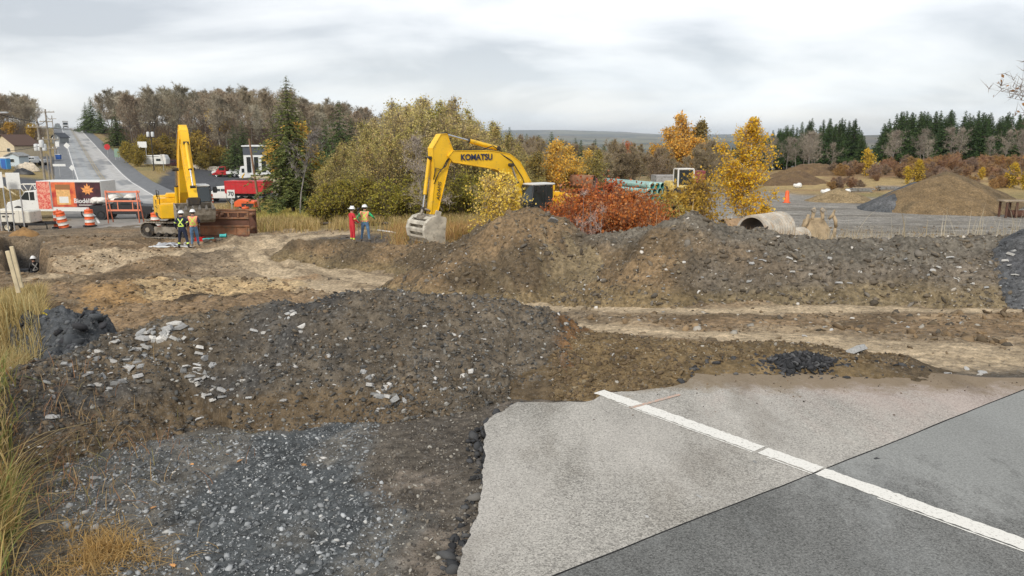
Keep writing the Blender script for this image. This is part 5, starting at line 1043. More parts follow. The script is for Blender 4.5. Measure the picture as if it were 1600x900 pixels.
# ================================================================== THE ROAD UP THE HILL
def road_pt(s, d): return RD0+RDIR*s+RNRM*d
ns, nd = 420, 41
ss = np.linspace(-10, 410, ns); ds_ = np.linspace(-7.4, 7.4, nd); S_, D_ = np.meshgrid(ss, ds_, indexing='ij'); S_, D_ = S_.ravel(), D_.ravel()
rx = RD0[0]+RDIR[0]*S_+RNRM[0]*D_; ry = RD0[1]+RDIR[1]*S_+RNRM[1]*D_; rz_ = road_z(S_)+.02-.015*np.abs(D_)+.03*(np.abs(D_) > 7.2)*-6
wob = fbm(S_, D_*3, 20, 4, 501)*.5
c = np.tile(np.array((.15, .155, .16)), (len(S_), 1)); lane = 1-sstep(3.7, 4.1, np.abs(D_)); c = blend(c, np.array((.46, .45, .43)), lane)
lft = lane*(D_ < 0); c = blend(c, np.array((.33, .345, .35)), lft); c = blend(c, np.array((.15, .16, .17)), lane*sstep(.1, .4, fbm(S_*.35, D_*1.3, 3.5, 4, 503))*.75)
wt = np.exp(-((np.abs(np.abs(D_)-1.85)-.85)/.32)**2); c = blend(c, np.array((.42, .40, .36)), wt*lane*.35); c = blend(c, np.array((.17, .165, .155)), np.exp(-((D_-.1)/.5)**2)*.55*lane)
dirty = (1-sstep(6, 26, S_+wob*8)); c = blend(c, np.array((.28, .255, .215)), dirty*.8)
ii = np.arange(ns-1)[:, None]*nd+np.arange(nd-1)[None]; ii = ii.ravel(); RF = np.stack([ii, ii+1, ii+1+nd, ii+nd], 1)
M_ROAD = bpy.data.materials.new("old_asphalt"); M_ROAD.use_nodes = True; nt = M_ROAD.node_tree; b = nt.nodes['Principled BSDF']; b.inputs['Roughness'].default_value = .65
at = N(nt, 'ShaderNodeAttribute', attribute_name='soil'); t = N(nt, 'ShaderNodeTexNoise'); t.inputs['Scale'].default_value = 1.2; t.inputs['Detail'].default_value = 8; tcn = N(nt, 'ShaderNodeTexCoord'); L(nt, tcn.outputs['Object'], t.inputs['Vector'])
mr = N(nt, 'ShaderNodeMapRange'); mr.inputs[1].default_value = .3; mr.inputs[2].default_value = .7; mr.inputs[3].default_value = .75; mr.inputs[4].default_value = 1.2; L(nt, t.outputs[0], mr.inputs[0]); mm = N(nt, 'ShaderNodeMixRGB', blend_type='MULTIPLY'); mm.inputs[0].default_value = 1; L(nt, at.outputs['Color'], mm.inputs[1]); L(nt, mr.outputs[0], mm.inputs[2]); L(nt, mm.outputs[0], b.inputs['Base Color'])
o = fast_mesh("highway", np.stack([rx, ry, rz_], 1), RF, [M_ROAD], smooth=True, col=c); tag(o, kind='structure')
M_LINEW = mat("road_paint_white", (.72, .71, .68), .7, var=.2, vscale=2); M_LINEY = mat("road_paint_yellow", (.40, .31, .15), .7, var=.25, vscale=2)
for d0, wd, m in ((-3.7, .18, M_LINEW), (3.7, .18, M_LINEW), (-.22, .11, M_LINEY), (.22, .11, M_LINEY)):
    s1 = np.linspace(-2, 409, 260); V = []
    for dd in (d0-wd/2, d0+wd/2): V.append(np.stack([RD0[0]+RDIR[0]*s1+RNRM[0]*dd, RD0[1]+RDIR[1]*s1+RNRM[1]*dd, road_z(s1)+.05-.015*abs(dd)], 1))
    k = np.arange(259); o = fast_mesh("lane_line", np.concatenate(V), np.stack([k, k+260, k+261, k+1], 1), [m]); tag(o, kind='structure')
# ------------------------------------------------------------------ shared paints
M_RED = mat("red_paint", (.52, .02, .025), .4, dirt=.3, var=.1); M_WHT = mat("white_paint", (.74, .74, .71), .4, dirt=.15); M_BLK = mat("black_paint", (.02, .02, .022), .5, dirt=.2)
M_RUB = mat("tyre_rubber", (.022, .022, .022), .85, dirt=.3); M_GLS = mat("dark_glass", (.02, .028, .03), .08, spec=.8); M_STL = mat("grey_steel", (.34, .34, .33), .45, .5, dirt=.4); M_CHR = mat("bright_steel", (.6, .6, .6), .25, .9)
M_ORG = mat("orange_plastic", (.80, .13, .03), .5, dirt=.25); M_RFL = mat("white_reflective", (.75, .72, .66), .4, dirt=.2); M_YEL = mat("yellow_paint", (.88, .52, .02), .42, var=.12, vscale=1.2, dirt=.2, dirtcol=(.30, .22, .12))
M_YELIN = mat("yellow_underside", (.72, .36, .015), .5, dirt=.1); M_DKS = mat("greasy_steel", (.045, .04, .036), .6, .3, dirt=.5); M_MUD = mat("muddy_steel", (.30, .265, .215), .8, var=.3, dirt=.5); M_RST = mat("rusty_steel", (.26, .12, .06), .85, var=.45, vscale=2.5, bump=.3, dirt=.45, dirtcol=(.22, .17, .12))
M_RSTD = mat("dark_rusty_steel", (.12, .055, .035), .85, var=.4, vscale=2.5, dirt=.2); M_WOOD = mat("weathered_wood", (.30, .235, .16), .9, var=.35, vscale=4, bump=.3); M_WOODL = mat("pale_new_wood", (.62, .52, .34), .85, var=.2, vscale=4); M_GRYP = mat("utility_pole_wood", (.28, .245, .20), .9, var=.3, vscale=2, bump=.3)
M_LENS = mat("red_lens", (.5, .02, .02), .3); M_LAMP = mat("lamp_glass", (.7, .7, .65), .15); M_BLUE = mat("blue_plastic", (.03, .12, .42), .5, dirt=.15); M_ALU = mat("galvanised", (.5, .51, .51), .4, .6); M_BLKT = mat("black_print", (.03, .03, .035), .6); M_DKB = mat("dark_blue_print", (.02, .03, .08), .6)
def text(s, size, m, loc, rot, parent, name="lettering", ext=.004, shear=0, spacing=1.0, bold=0.0):
    cu = bpy.data.curves.new(name, 'FONT'); cu.body = s; cu.size = size; cu.extrude = ext; cu.align_x = 'CENTER'; cu.align_y = 'CENTER'; cu.offset = bold; cu.shear = shear; cu.space_character = spacing; cu.materials.append(m)
    tmp = bpy.data.objects.new("tmp", cu); COL.objects.link(tmp); bpy.context.view_layer.update(); me = bpy.data.meshes.new_from_object(tmp); bpy.data.objects.remove(tmp); me.name = name
    o = bpy.data.objects.new(name, me); COL.objects.link(o); o.parent = parent; o.location = loc; o.rotation_euler = rot; return o
FRONT = (R(90), 0, 0)   # lettering that reads from the -y side
def wheel(parent, x, y, z, r, wd, rim=M_CHR, name="wheel"):
    """axle along y; y is the outer face"""
    sgn = 1 if y >= 0 else -1; Mx = Matrix.Translation((x, y, z)) @ Matrix.Rotation(R(90)*(-sgn), 4, 'X')
    h = empty(name); h.parent = parent
    mb = MB(); mb.lathe([(r*.58, -wd), (r*.86, -wd), (r*.98, -wd*.85), (r, -wd*.5), (r*.98, -wd*.15), (r*.86, 0), (r*.60, .0)], M_RUB, 22, Mx); mb.build('tyre', h)
    mb = MB(); mb.lathe([(0, -wd*.25), (r*.2, -wd*.25), (r*.24, -wd*.35), (r*.45, -wd*.45), (r*.52, -.01), (r*.60, 0), (r*.60, -wd*.9)], rim, 22, Mx)
    for k in range(5): t = k*2*math.pi/5; mb.lathe([(0, -wd*.22), (r*.05, -wd*.22), (r*.05, -wd*.3)], M_DKS, 6, Mx @ Matrix.Translation((r*.15*math.cos(t), r*.15*math.sin(t), 0)))
    mb.build('rim', h); return h
def at_(u, Y, dz=0.0, z=None):
    z0 = -3.0
    for _ in range(4): x = UX(u, Y, z0); z0 = float(ground_z(x, Y)[0])
    s_, d_ = road_sd(np.array([x]), np.array([Y]))
    if -10 < s_[0] < 410 and abs(d_[0]) < 7.4: z0 = float(road_z(s_[0]))+.01
    return (x, Y, (z0 if z is None else z)+dz)
# ================================================================== EXCAVATORS
def track(parent, y, mud=M_MUD, Lh=1.85, h=.9, w=.6):
    """one crawler: frame, rollers and an endless chain of shoes"""
    mb = MB(); mb.box(-Lh+.25, Lh-.25, y-.16, y+.16, .22, .62, M_MUD, .05)
    for k in range(6): x = -Lh+.55+k*(2*Lh-1.1)/5; mb.cyl((x, y-.2, .2), (x, y+.2, .2), .12, M_DKS, n=12)
    for k in (-.5, .5): mb.cyl((k, y-.16, .74), (k, y+.16, .74), .08, M_DKS, n=10)
    for x in (-Lh+.42, Lh-.42): mb.cyl((x, y-.2, h/2), (x, y+.2, h/2), h/2-.07, M_DKS, n=18); mb.cyl((x, y-.25, h/2), (x, y+.25, h/2), .14, M_MUD, n=12)
    f = mb.build('track_frame', parent); mb = MB(); r = h/2-.04; st = 2*(Lh-.42); per = 2*st+2*math.pi*r; n = 46
    for k in range(n):
        s = per*k/n
        if s < st: p = (-st/2+s, h/2-r); a = 0
        elif s < st+math.pi*r: t = (s-st)/r; p = (st/2+r*math.sin(t), h/2-r*math.cos(t)); a = -t
        elif s < 2*st+math.pi*r: p = (st/2-(s-st-math.pi*r), h/2+r); a = math.pi
        else: t = (s-2*st-math.pi*r)/r; p = (-st/2-r*math.sin(t), h/2+r*math.cos(t)); a = math.pi-t
        Mx = Matrix.Translation((p[0], y, p[1])) @ Matrix.Rotation(a, 4, 'Y'); mb.box(-per/n*.46, per/n*.46, -w/2, w/2, -.045, .0, mud, M=Mx); mb.box(-.015, .015, -w/2, w/2, -.085, -.04, mud, M=Mx); mb.box(-per/n*.4, per/n*.4, -.08, .08, -.0, .06, M_DKS, M=Mx)
    mb.build('track_shoes', parent)
def rod(parent, a, b, r, frac, m=M_YEL, name='cylinder', y=0.0):
    """hydraulic ram: barrel, then bright rod"""
    a = Vector((a[0], y, a[1])); b = Vector((b[0], y, b[1])); c = a.lerp(b, frac); mb = MB(); mb.cyl(a, c, r, m, n=14); mb.cyl(c, c.lerp(b, .03), r*1.15, M_DKS, n=14); mb.cyl(a-Vector((0, r*1.6, 0)), a+Vector((0, r*1.6, 0)), r*1.0, M_DKS, n=10); o = mb.build(name, parent)
    mb = MB(); mb.cyl(c, b, r*.5, M_CHR, n=12); mb.cyl(b-Vector((0, r*1.6, 0)), b+Vector((0, r*1.6, 0)), r*.9, M_DKS, n=10); mb.build('rod', o); return o
def plate(parent, poly, w, m, name, flange=.05, bev=.015):
    """box-section beam from an x,z outline, edge flanges standing proud"""
    mb = MB(); mb.prism(poly, -w/2+.03, w/2-.03, m, bev); 
    n = len(poly)
    for i in range(n):
        a = Vector((poly[i][0], 0, poly[i][1])); b = Vector((poly[(i+1) % n][0], 0, poly[(i+1) % n][1])); d = (b-a); 
        if d.length < .25: continue
        ang = math.atan2(-d.z, d.x); Mx = Matrix.Translation(a) @ Matrix.Rotation(ang, 4, 'Y'); mb.box(0, d.length, -w/2, w/2, -.018, .012, m, M=Mx)
    return mb.build(name, parent)
def bucket(parent, w, m, loc, ang, name='bucket', slots=False, teeth=5, s=1.0, inner=None, flip=False):
    """digging bucket: curved back, side plates, lip with teeth; local x-z profile, opening to +x"""
    arc = [(.10, 1.02), (-.30, .98), (-.62, .80), (-.80, .50), (-.80, .15), (-.62, -.18), (-.30, -.38), (.10, -.44), (.55, -.40)]; arc = [(x*s, z*s) for x, z in arc]
    Mx = Matrix.Translation(loc) @ (Matrix.Rotation(math.pi, 4, 'Z') if flip else Matrix.Identity(4)) @ Matrix.Rotation(ang, 4, 'Y'); mb = MB(); n = len(arc)
    for sgn in (-1, 1):
        y = sgn*w/2; poly = arc+[(.50*s, -.30*s), (.30*s, .30*s), (.18*s, .95*s)]; mb.prism(poly, y-.025, y+.025, m, M=Mx)
    inn = [(x*.93+.02, z*.93) for x, z in arc]; vs = []; vi = []
    for x, z in arc: vs += [(x, -w/2, z), (x, w/2, z)]
    for x, z in inn: vi += [(x, -w/2, z), (x, w/2, z)]
    ny = 9 if slots else 1
    for i in range(n-1):
        (x0, z0), (x1, z1) = arc[i], arc[i+1]; (a0, c0), (a1, c1) = inn[i], inn[i+1]
        segs_ = [(0, 1)]
        if slots and 1 <= i <= 6: segs_ = [(0, .14), (.86, 1)]; 
        for t0, t1 in segs_:
            y0 = -w/2+w*t0; y1 = -w/2+w*t1; V = [(x0, y0, z0), (x0, y1, z0), (x1, y1, z1), (x1, y0, z1), (a0, y0, c0), (a0, y1, c0), (a1, y1, c1), (a1, y0, c1)]; mb.add([Mx@Vector(v) for v in V], [(0, 1, 2, 3), (7, 6, 5, 4), (0, 4, 5, 1), (2, 6, 7, 3), (1, 5, 6, 2), (0, 3, 7, 4)], m)
        if slots and 1 <= i <= 6:
            for k0, k1 in ((0, .34), (.72, 1.0)):
                xa, za = x0+(x1-x0)*k0, z0+(z1-z0)*k0; xb, zb = x0+(x1-x0)*k1, z0+(z1-z0)*k1; V = [(xa, -w*.37, za), (xa, w*.37, za), (xb, w*.37, zb), (xb, -w*.37, zb)]; V2 = [(x*.93+.02, y, z*.93) for x, y, z in V]; mb.add([Mx@Vector(v) for v in V+V2], [(0, 1, 2, 3), (7, 6, 5, 4), (0, 4, 5, 1), (2, 6, 7, 3), (1, 5, 6, 2), (0, 3, 7, 4)], m)
    if inner: mb.prism([(x*.90, z*.90) for x, z in arc[1:]]+[(.2*s, .1*s)], -w/2+.04, w/2-.04, inner, M=Mx)
    mb.box(-.1*s, .22*s, -.28, -.2, .9*s, 1.25*s, m, .02, Mx); mb.box(-.1*s, .22*s, .2, .28, .9*s, 1.25*s, m, .02, Mx)
    o = mb.build(name, parent)
    for k in range(teeth):
        y = -w/2+.1+(w-.2)*k/(teeth-1); mb = MB(); mb.add([Mx@Vector(v) for v in [(.50*s, y-.07, -.44*s), (.50*s, y+.07, -.44*s), (.50*s, y+.07, -.32*s), (.50*s, y-.07, -.32*s), (.78*s, y-.03, -.36*s), (.78*s, y+.03, -.36*s)]], [(0, 1, 2, 3), (0, 4, 5, 1), (3, 2, 5, 4), (0, 3, 4), (1, 5, 2)], M_STL); mb.build('tooth', o)
    return o
def hoses(parent, lines, m=M_BLK, r=.025):
    mb = MB()
    for l_ in lines: mb.tube(l_, r, m, 6)
    mb.build('hose', parent)
def house(root, cabside=1, W_=1.35, cage=False):
    mb = MB(); mb.cyl((0, 0, .78), (0, 0, 1.06), .72, M_DKS, n=28); mb.box(-.9, .9, -.95, .95, .45, .8, M_DKS, .05); mb.build('undercarriage', root)
    mb = MB(); c = cabside
    mb.box(-1.9, .35, -W_, W_, 1.06, 1.28, M_DKS, .03)
    mb.box(-1.75, -.15, -W_, W_, 1.28, 2.18, M_YEL, .06); mb.box(-.15, 1.25, -c*W_ if c > 0 else .42, -c*.42 if c > 0 else W_, 1.12, 1.95, M_YEL, .06); mb.box(-1.6, -.6, -.75, .55, 2.18, 2.42, M_YEL, .05)
    for y in (-W_-.003, W_+.003):
        for x in (-1.2, -.65): mb.box(x-.01, x+.01, y-.004, y+.004, 1.34, 2.1, M_DKS)
        mb.box(-1.7, -.2, y-.006, y+.006, 1.62, 1.66, M_DKS)
        for k in range(5): mb.box(-1.12, -.75, y-.008, y+.008, 1.86+k*.045, 1.88+k*.045, M_DKS)
    mb.cyl((-1.35, .35*c, 2.4), (-1.35, .35*c, 2.85), .06, M_DKS, n=12); b_ = mb.build('engine_house', root)
    mb = MB(); pr = [(-2.6, 1.2), (-2.75, 1.5), (-2.72, 2.1), (-2.5, 2.25), (-1.77, 2.25), (-1.77, 1.08), (-2.35, 1.08)]; mb.prism(pr, -W_, W_, M_YEL, .05); mb.build('counterweight', root)
    # handrails
    mb = MB()
    for y in (-c*W_*.98,): mb.tube([(1.15, y, 1.95), (1.15, y, 2.5), (.1, y, 2.5), (.1, y, 2.18)], .022, M_BLK, 6)
    mb.tube([(-1.7, -c*W_*.9, 2.18), (-1.7, -c*W_*.9, 2.6), (-.2, -c*W_*.9, 2.6), (-.2, -c*W_*.9, 2.18)], .022, M_BLK, 6); mb.tube([(1.2, c*(W_+.05), 2.6), (1.2, c*(W_+.3), 2.75)], .02, M_BLK, 6); mb.box(1.13, 1.22, c*W_+c*.3-.12, c*W_+c*.3+.12, 2.5, 2.85, M_BLK, .03); mb.build('handrail', root)
    # cab: frame posts and panes
    x0, x1, ya, yb, z0, z1 = -.12, 1.42, c*.46, c*(W_+.02), 1.12, 2.98; lo, hi = min(ya, yb), max(ya, yb)
    mb = MB(); mb.box(x0, x1, lo, hi, z0, z0+.32, M_YEL, .04); mb.box(x0-.02, x1-.12, lo-.01, hi+.01, z1-.1, z1, M_WHT if not cage else M_YEL, .04); mb.box(x0, x0+.16, lo, hi, z0+.3, z1-.08, M_YEL, .03)
    for x, y in ((x0+.62, lo), (x0+.62, hi), ): mb.box(x-.05, x+.05, y-.03, y+.03, z0+.3, z1-.08, M_BLK, .01)
    for y in (lo, hi): mb.tube([(x1-.02, y, z0+.3), (x1, y, z0+.9), (x1-.14, y, z1-.08)], .045, M_BLK, 6)
    mb.tube([(x1-.02, lo, z0+.34), (x1-.02, hi, z0+.34)], .03, M_BLK, 6); mb.box(x0+.3, x0+.75, lo+.25, hi-.2, z0+.3, z0+.75, M_BLK, .05); mb.box(x0+.25, x0+.38, lo+.25, hi-.2, z0+.7, z0+1.35, M_BLK, .05); cb_ = mb.build('cab', root)
    mb = MB()
    for y, s_ in ((lo, 1), (hi, -1)):
        mb.box(x0+.17, x0+.57, y-.008, y+.008, z0+.75, z1-.12, M_GLS); mb.add([(x0+.67, y, z0+.33), (x1-.05, y, z0+.33), (x1-.04, y, z0+.9), (x1-.16, y, z1-.12), (x0+.67, y, z1-.12)], [(0, 1, 2, 3, 4)], M_GLS)
    mb.add([(x1-.02, lo+.05, z0+.4), (x1-.02, hi-.05, z0+.4), (x1-.01, hi-.05, z0+.9), (x1-.01, lo+.05, z0+.9)], [(0, 1, 2, 3)], M_GLS); mb.add([(x1-.01, lo+.05, z0+.92), (x1-.01, hi-.05, z0+.92), (x1-.14, hi-.05, z1-.12), (x1-.14, lo+.05, z1-.12)], [(0, 1, 2, 3)], M_GLS); mb.build('window', cb_)
    return cb_
def excavator(name, label, loc, rz, boom, boom_w, stick, stick_w, cabside, group=None, trot=0.0):
    root = empty(name, loc, rz, label, 'excavator', group); cr_0 = empty('crawler', (0, 0, 0), trot); cr_0.parent = root
    for y in (-1.15, 1.15): track(cr_0, y)
    house(root, cabside); bo = plate(root, boom, boom_w, M_YEL, 'boom'); st = plate(root, stick, stick_w, M_YEL, 'stick'); return root, bo, st
# --- the big one reaching left over the grass
M_MUDL = mat("pale_muddy_steel", (.50, .46, .38), .85, var=.3, vscale=3, dirt=.3)
a2 = R(217); ox, oy = UX(838, 39.3, -2.5), 39.3; g2 = gz(ox, oy)
ex2, bo, st = excavator("excavator", "large yellow crawler excavator reaching its long arm left over the dry grass", (ox, oy, g2-.05), a2,
    [(.05, 1.55), (.42, 1.35), (1.35, 2.75), (2.0, 3.42), (2.9, 3.72), (5.35, 4.1), (5.6, 4.38), (5.35, 4.62), (3.2, 4.62), (2.0, 4.45), (1.35, 4.05), (.55, 2.9)], .62,
    [(5.25, 4.55), (5.62, 5.42), (5.95, 5.40), (6.42, 4.75), (6.35, 3.3), (6.58, 1.68), (6.38, 1.6), (6.22, 1.68), (5.55, 3.9)], .44, 1, trot=R(-20))
# lettering on the near side
text("KOMATSU", .40, M_DKB, (4.0, .318, 4.30), (R(90), 0, R(180)), bo, bold=.012)
bo.children[-1].rotation_euler = Euler((R(90), R(0), R(180)))
text("ADAMS", .26, M_BLKT, (6.12, .228, 2.75), (R(90), R(-82), R(180)), st, shear=.2)
rod(ex2, (2.55, 4.72), (5.62, 5.40), .11, .55, name='stick_cylinder'); rod(ex2, (.95, 1.5), (2.0, 3.9), .10, .62, name='boom_cylinder', y=.42); rod(ex2, (.95, 1.5), (2.0, 3.9), .10, .62, name='boom_cylinder', y=-.42)
rod(ex2, (6.50, 4.30), (6.88, 1.95), .085, .72, name='bucket_cylinder'); mb = MB(); mb.tube([(6.88, -.12, 1.95), (6.5, -.12, 1.8)], .05, M_MUD, 8); mb.tube([(6.88, .12, 1.95), (6.5, .12, 1.8)], .05, M_MUD, 8); mb.tube([(6.88, 0, 1.95), (7.05, 0, 1.6)], .07, M_MUD, 8); mb.box(6.2, 7.1, -.3, .3, 1.42, 1.66, M_MUD, .05); mb.build('linkage', ex2)
bucket(ex2, 1.75, M_MUDL, (6.62, 0, .62), R(18), slots=True, teeth=6, s=1.02, flip=True)
hoses(ex2, [[(2.4, .2, 4.55), (3.0, .25, 4.85), (3.6, .2, 4.66), (5.1, .2, 4.66), (5.45, .22, 4.5)], [(5.5, .2, 4.3), (5.75, .3, 3.95), (6.0, .26, 3.75), (6.3, .26, 3.85), (6.4, .2, 3.3)], [(5.5, .15, 4.35), (5.9, .28, 3.85), (6.15, .26, 3.6), (6.38, .2, 3.1)], [(.6, .1, 1.9), (1.2, .36, 3.2), (1.9, .36, 4.1), (2.6, .25, 4.5)]])
# --- the one with its boom up beside the road
ox, oy = UX(290, 43.5, -2.95), 43.5; g1 = gz(ox, oy); bx_, by_ = UX(308, 39.3, -2.8), 39.3
ex1, bo, st = excavator("excavator", "yellow crawler excavator with raised boom and bucket hanging behind the rusty trench box", (ox, oy, g1+.05), math.atan2(by_-oy, bx_-ox),
    [(.05, 1.55), (.45, 1.40), (1.35, 2.6), (1.9, 3.9), (3.05, 5.55), (3.0, 5.95), (2.7, 6.0), (1.35, 4.75), (.75, 3.3)], .50,
    [(2.75, 5.55), (2.5, 6.15), (2.75, 6.3), (3.3, 6.0), (3.9, 4.6), (5.0, 2.55), (4.82, 2.4), (3.35, 4.2)], .42, 1, trot=R(48))
rod(ex1, (1.5, 4.95), (2.5, 6.2), .11, .6, name='stick_cylinder'); rod(ex1, (.95, 1.5), (1.75, 3.9), .10, .6, name='boom_cylinder', y=.42); rod(ex1, (.95, 1.5), (1.75, 3.9), .10, .6, name='boom_cylinder', y=-.42); rod(ex1, (3.75, 5.35), (5.05, 3.1), .085, .6, name='bucket_cylinder')
bucket(ex1, 1.85, M_MUD, (5.15, 0, 1.75), R(-62), teeth=6, s=.85, inner=None); hoses(ex1, [[(.6, .1, 1.9), (1.0, .36, 3.3), (1.5, .36, 4.5), (2.6, .3, 5.7)], [(2.8, .2, 5.5), (3.2, .3, 5.0), (3.5, .25, 4.6)]])
mb = MB(); mb.box(4.8, 5.35, -.3, .3, 2.15, 2.55, M_DKS, .05); mb.build('linkage', ex1)
# small digger and pavers in the distance
# ================================================================== ROAD VEHICLES (x forward, near side -y)
def dome_hood(mb, prof, w, m, bev=.05, M=None): mb.prism(prof, -w/2, w/2, m, bev, M)
def pickup(label, loc, rz, body_m, group=None, Lw=5.4, bed=True, rack=None, name="pickup_truck"):
    r = empty(name, loc, rz, label, 'pickup', group); mb = MB(); W_ = 1.9
    dome_hood(mb, [(2.6, .55), (2.68, .95), (2.55, 1.12), (1.25, 1.22), (1.15, .45), (2.55, .42)], W_, body_m, .06); dome_hood(mb, [(1.27, .45), (1.27, 1.22), (-.75, 1.22), (-.75, .45)], W_, body_m, .03)
    dome_hood(mb, [(1.2, 1.2), (.55, 1.78), (-.55, 1.80), (-.78, 1.2)], W_-.22, body_m, .06)
    if bed:
        mb.box(-2.7, -.8, -W_/2, -W_/2+.08, .5, 1.2, body_m, .03); mb.box(-2.7, -.8, W_/2-.08, W_/2, .5, 1.2, body_m, .03); mb.box(-2.72, -2.64, -W_/2, W_/2, .5, 1.2, body_m, .02); mb.box(-2.7, -.8, -.9, .9, .5, .62, M_BLK)
    for x in (1.72, -1.72):
        for y in (-1, 1): mb.cyl((x, y*(W_/2+.01), .42), (x, y*(W_/2-.25), .42), .48, M_BLK, n=20)
    b_ = mb.build('body', r)
    mb = MB()
    for y in (-1, 1):
        yy = y*(W_/2-.095); mb.add([(1.02, yy, 1.25), (.5, yy*.97, 1.70), (.02, yy*.97, 1.72), (.02, yy, 1.25)], [(0, 1, 2, 3)], M_GLS); mb.add([(-.05, yy, 1.25), (-.05, yy*.97, 1.72), (-.5, yy*.97, 1.72), (-.62, yy, 1.25)], [(0, 1, 2, 3)], M_GLS)
    mb.add([(1.16, -.8, 1.255), (1.16, .8, 1.255), (.60, .72, 1.76), (.60, -.72, 1.76)], [(0, 1, 2, 3)], M_GLS); mb.build('window', b_)
    mb = MB(); mb.box(2.62, 2.78, -.92, .92, .45, .66, M_CHR, .03); mb.box(-2.85, -2.72, -.92, .92, .48, .64, M_CHR, .03); mb.build('bumper', r)
    for y in (-.72, .72): mb = MB(); mb.box(2.58, 2.69, y-.16, y+.16, .80, .98, M_LAMP, .02); mb.build('headlight', r)
    for x in (1.72, -1.72):
        for y in (-.96, .96): wheel(r, x, y, .39, .39, .25)
    return r
def far(o): return o
# --- cutaway box truck with food pictures on its side (faces left)
bt = empty("box_truck", at_(111, 66.5), R(180)-R(3), "box truck with white cab and red picture panels standing behind the orange barrels", 'box truck')
M_PIC = bpy.data.materials.new("picture_panel"); M_PIC.use_nodes = True; nt = M_PIC.node_tree; b = nt.nodes['Principled BSDF']; b.inputs['Roughness'].default_value = .5; tcn = N(nt, 'ShaderNodeTexCoord'); t = N(nt, 'ShaderNodeTexNoise'); t.inputs['Scale'].default_value = 1.5; t.inputs['Detail'].default_value = 4; L(nt, tcn.outputs['Object'], t.inputs['Vector']); crp = N(nt, 'ShaderNodeValToRGB'); L(nt, t.outputs[0], crp.inputs[0]); e = crp.color_ramp.elements; e[0].position = .35; e[0].color = (.42, .03, .03, 1); e[1].position = .65; e[1].color = (.80, .20, .06, 1); L(nt, crp.outputs[0], b.inputs['Base Color'])
M_PINK = bpy.data.materials.new("pink_panel"); M_PINK.use_nodes = True; nt = M_PINK.node_tree; b = nt.nodes['Principled BSDF']; tcn = N(nt, 'ShaderNodeTexCoord'); t = N(nt, 'ShaderNodeTexNoise'); t.inputs['Scale'].default_value = 5; t.inputs['Detail'].default_value = 6; t.inputs['Distortion'].default_value = 1; L(nt, tcn.outputs['Object'], t.inputs['Vector']); crp = N(nt, 'ShaderNodeValToRGB'); L(nt, t.outputs[0], crp.inputs[0]); e = crp.color_ramp.elements; e[0].position = .38; e[0].color = (.62, .06, .05, 1); e[1].position = .62; e[1].color = (.80, .42, .30, 1); L(nt, crp.outputs[0], b.inputs['Base Color'])
M_DPUR = mat("dark_maroon_panel", (.07, .018, .025), .5, var=.5, vscale=2); M_AMB = mat("amber_print", (.72, .42, .16), .5, var=.25, vscale=6); M_LEAFP = mat("orange_leaf_print", (.82, .34, .10), .5, var=.3, vscale=8); M_BROWNP = mat("brown_print", (.30, .14, .05), .5)
mb = MB(); mb.prism([(3.3, .62), (5.05, .55), (5.2, .95), (5.05, 1.35), (3.85, 1.62), (3.3, 2.35), (2.2, 2.42), (2.1, .62)], -.98, .98, M_WHT, .06); 
for y in (-1, 1): mb.cyl((4.05, y*.99, .5), (4.05, y*.7, .5), .55, M_BLK, n=20)
cabp = mb.build('cab', bt); mb = MB()
for y in (-1, 1): mb.add([(3.82, y*.986, 1.62), (3.28, y*.986, 2.25), (2.95, y*.986, 2.27), (2.95, y*.986, 1.55)], [(0, 1, 2, 3)], M_GLS); mb.add([(2.88, y*.986, 1.55), (2.88, y*.986, 2.27), (2.45, y*.986, 2.3), (2.45, y*.986, 1.55)], [(0, 1, 2, 3)], M_GLS)
mb.add([(3.88, -.85, 1.66), (3.88, .85, 1.66), (3.37, .8, 2.3), (3.37, -.8, 2.3)], [(0, 1, 2, 3)], M_GLS); mb.build('window', cabp)
mb = MB(); mb.box(-3.75, 2.05, -1.15, 1.15, .95, 3.25, M_WHT, .03); mb.box(-3.7, 2.0, -1.0, 1.0, .6, .95, M_BLK); mb.box(-3.75, 2.0, 1.12, 1.155, .62, .95, M_WHT); box_ = mb.build('box_body', bt)
# near side after the half turn is local +y
yy = 1.156
for x0, x1, z0, z1, m, nm, dy_ in ((.85, 2.03, .80, 3.2, M_PINK, 'side_panel', 0), (-1.45, .72, 1.0, 3.15, M_PIC, 'side_panel', 0), (-3.72, -1.47, 1.0, 3.15, M_DPUR, 'side_panel', 0), (.75, .82, .8, 3.2, M_STL, 'trim', 0), (-.95, .30, 1.2, 2.5, M_AMB, 'picture', .006), (-1.0, .35, 2.52, 2.95, M_BROWNP, 'picture', .006), (-.75, .08, 1.35, 1.9, M_WHT, 'picture', .01)):
    mb = MB(); mb.box(x0, x1, yy+dy_, yy+.012+dy_, z0, z1, m); mb.build(nm, box_)
lp = [(0, 1), (.16, .55), (.42, .72), (.36, .32), (.95, .38), (.62, .02), (.80, -.22), (.30, -.30), (.34, -.62), (.05, -.38), (-.30, -.62), (-.30, -.30), (-.82, -.25), (-.60, .02), (-.95, .36), (-.36, .32), (-.42, .70), (-.16, .55)]
mb = MB(); mb.prism([(x*.62-2.55, z*.62+2.45) for x, z in lp], yy+.014, yy+.03, M_LEAFP); mb.build('leaf_emblem', box_)
text("Biodélices", .56, M_WHT, (-2.35, yy+.02, 1.52), (R(90), 0, R(180)), box_, bold=.01, ext=.006); mb = MB(); mb.box(-3.1, -1.65, yy+.014, yy+.02, 1.14, 1.20, M_RFL); mb.build("caption_strip", box_)
for x, rr in ((4.05, .42), (-2.0, .42)):
    for y in (-1.02, 1.02): wheel(bt, x, y, rr, rr, .28)
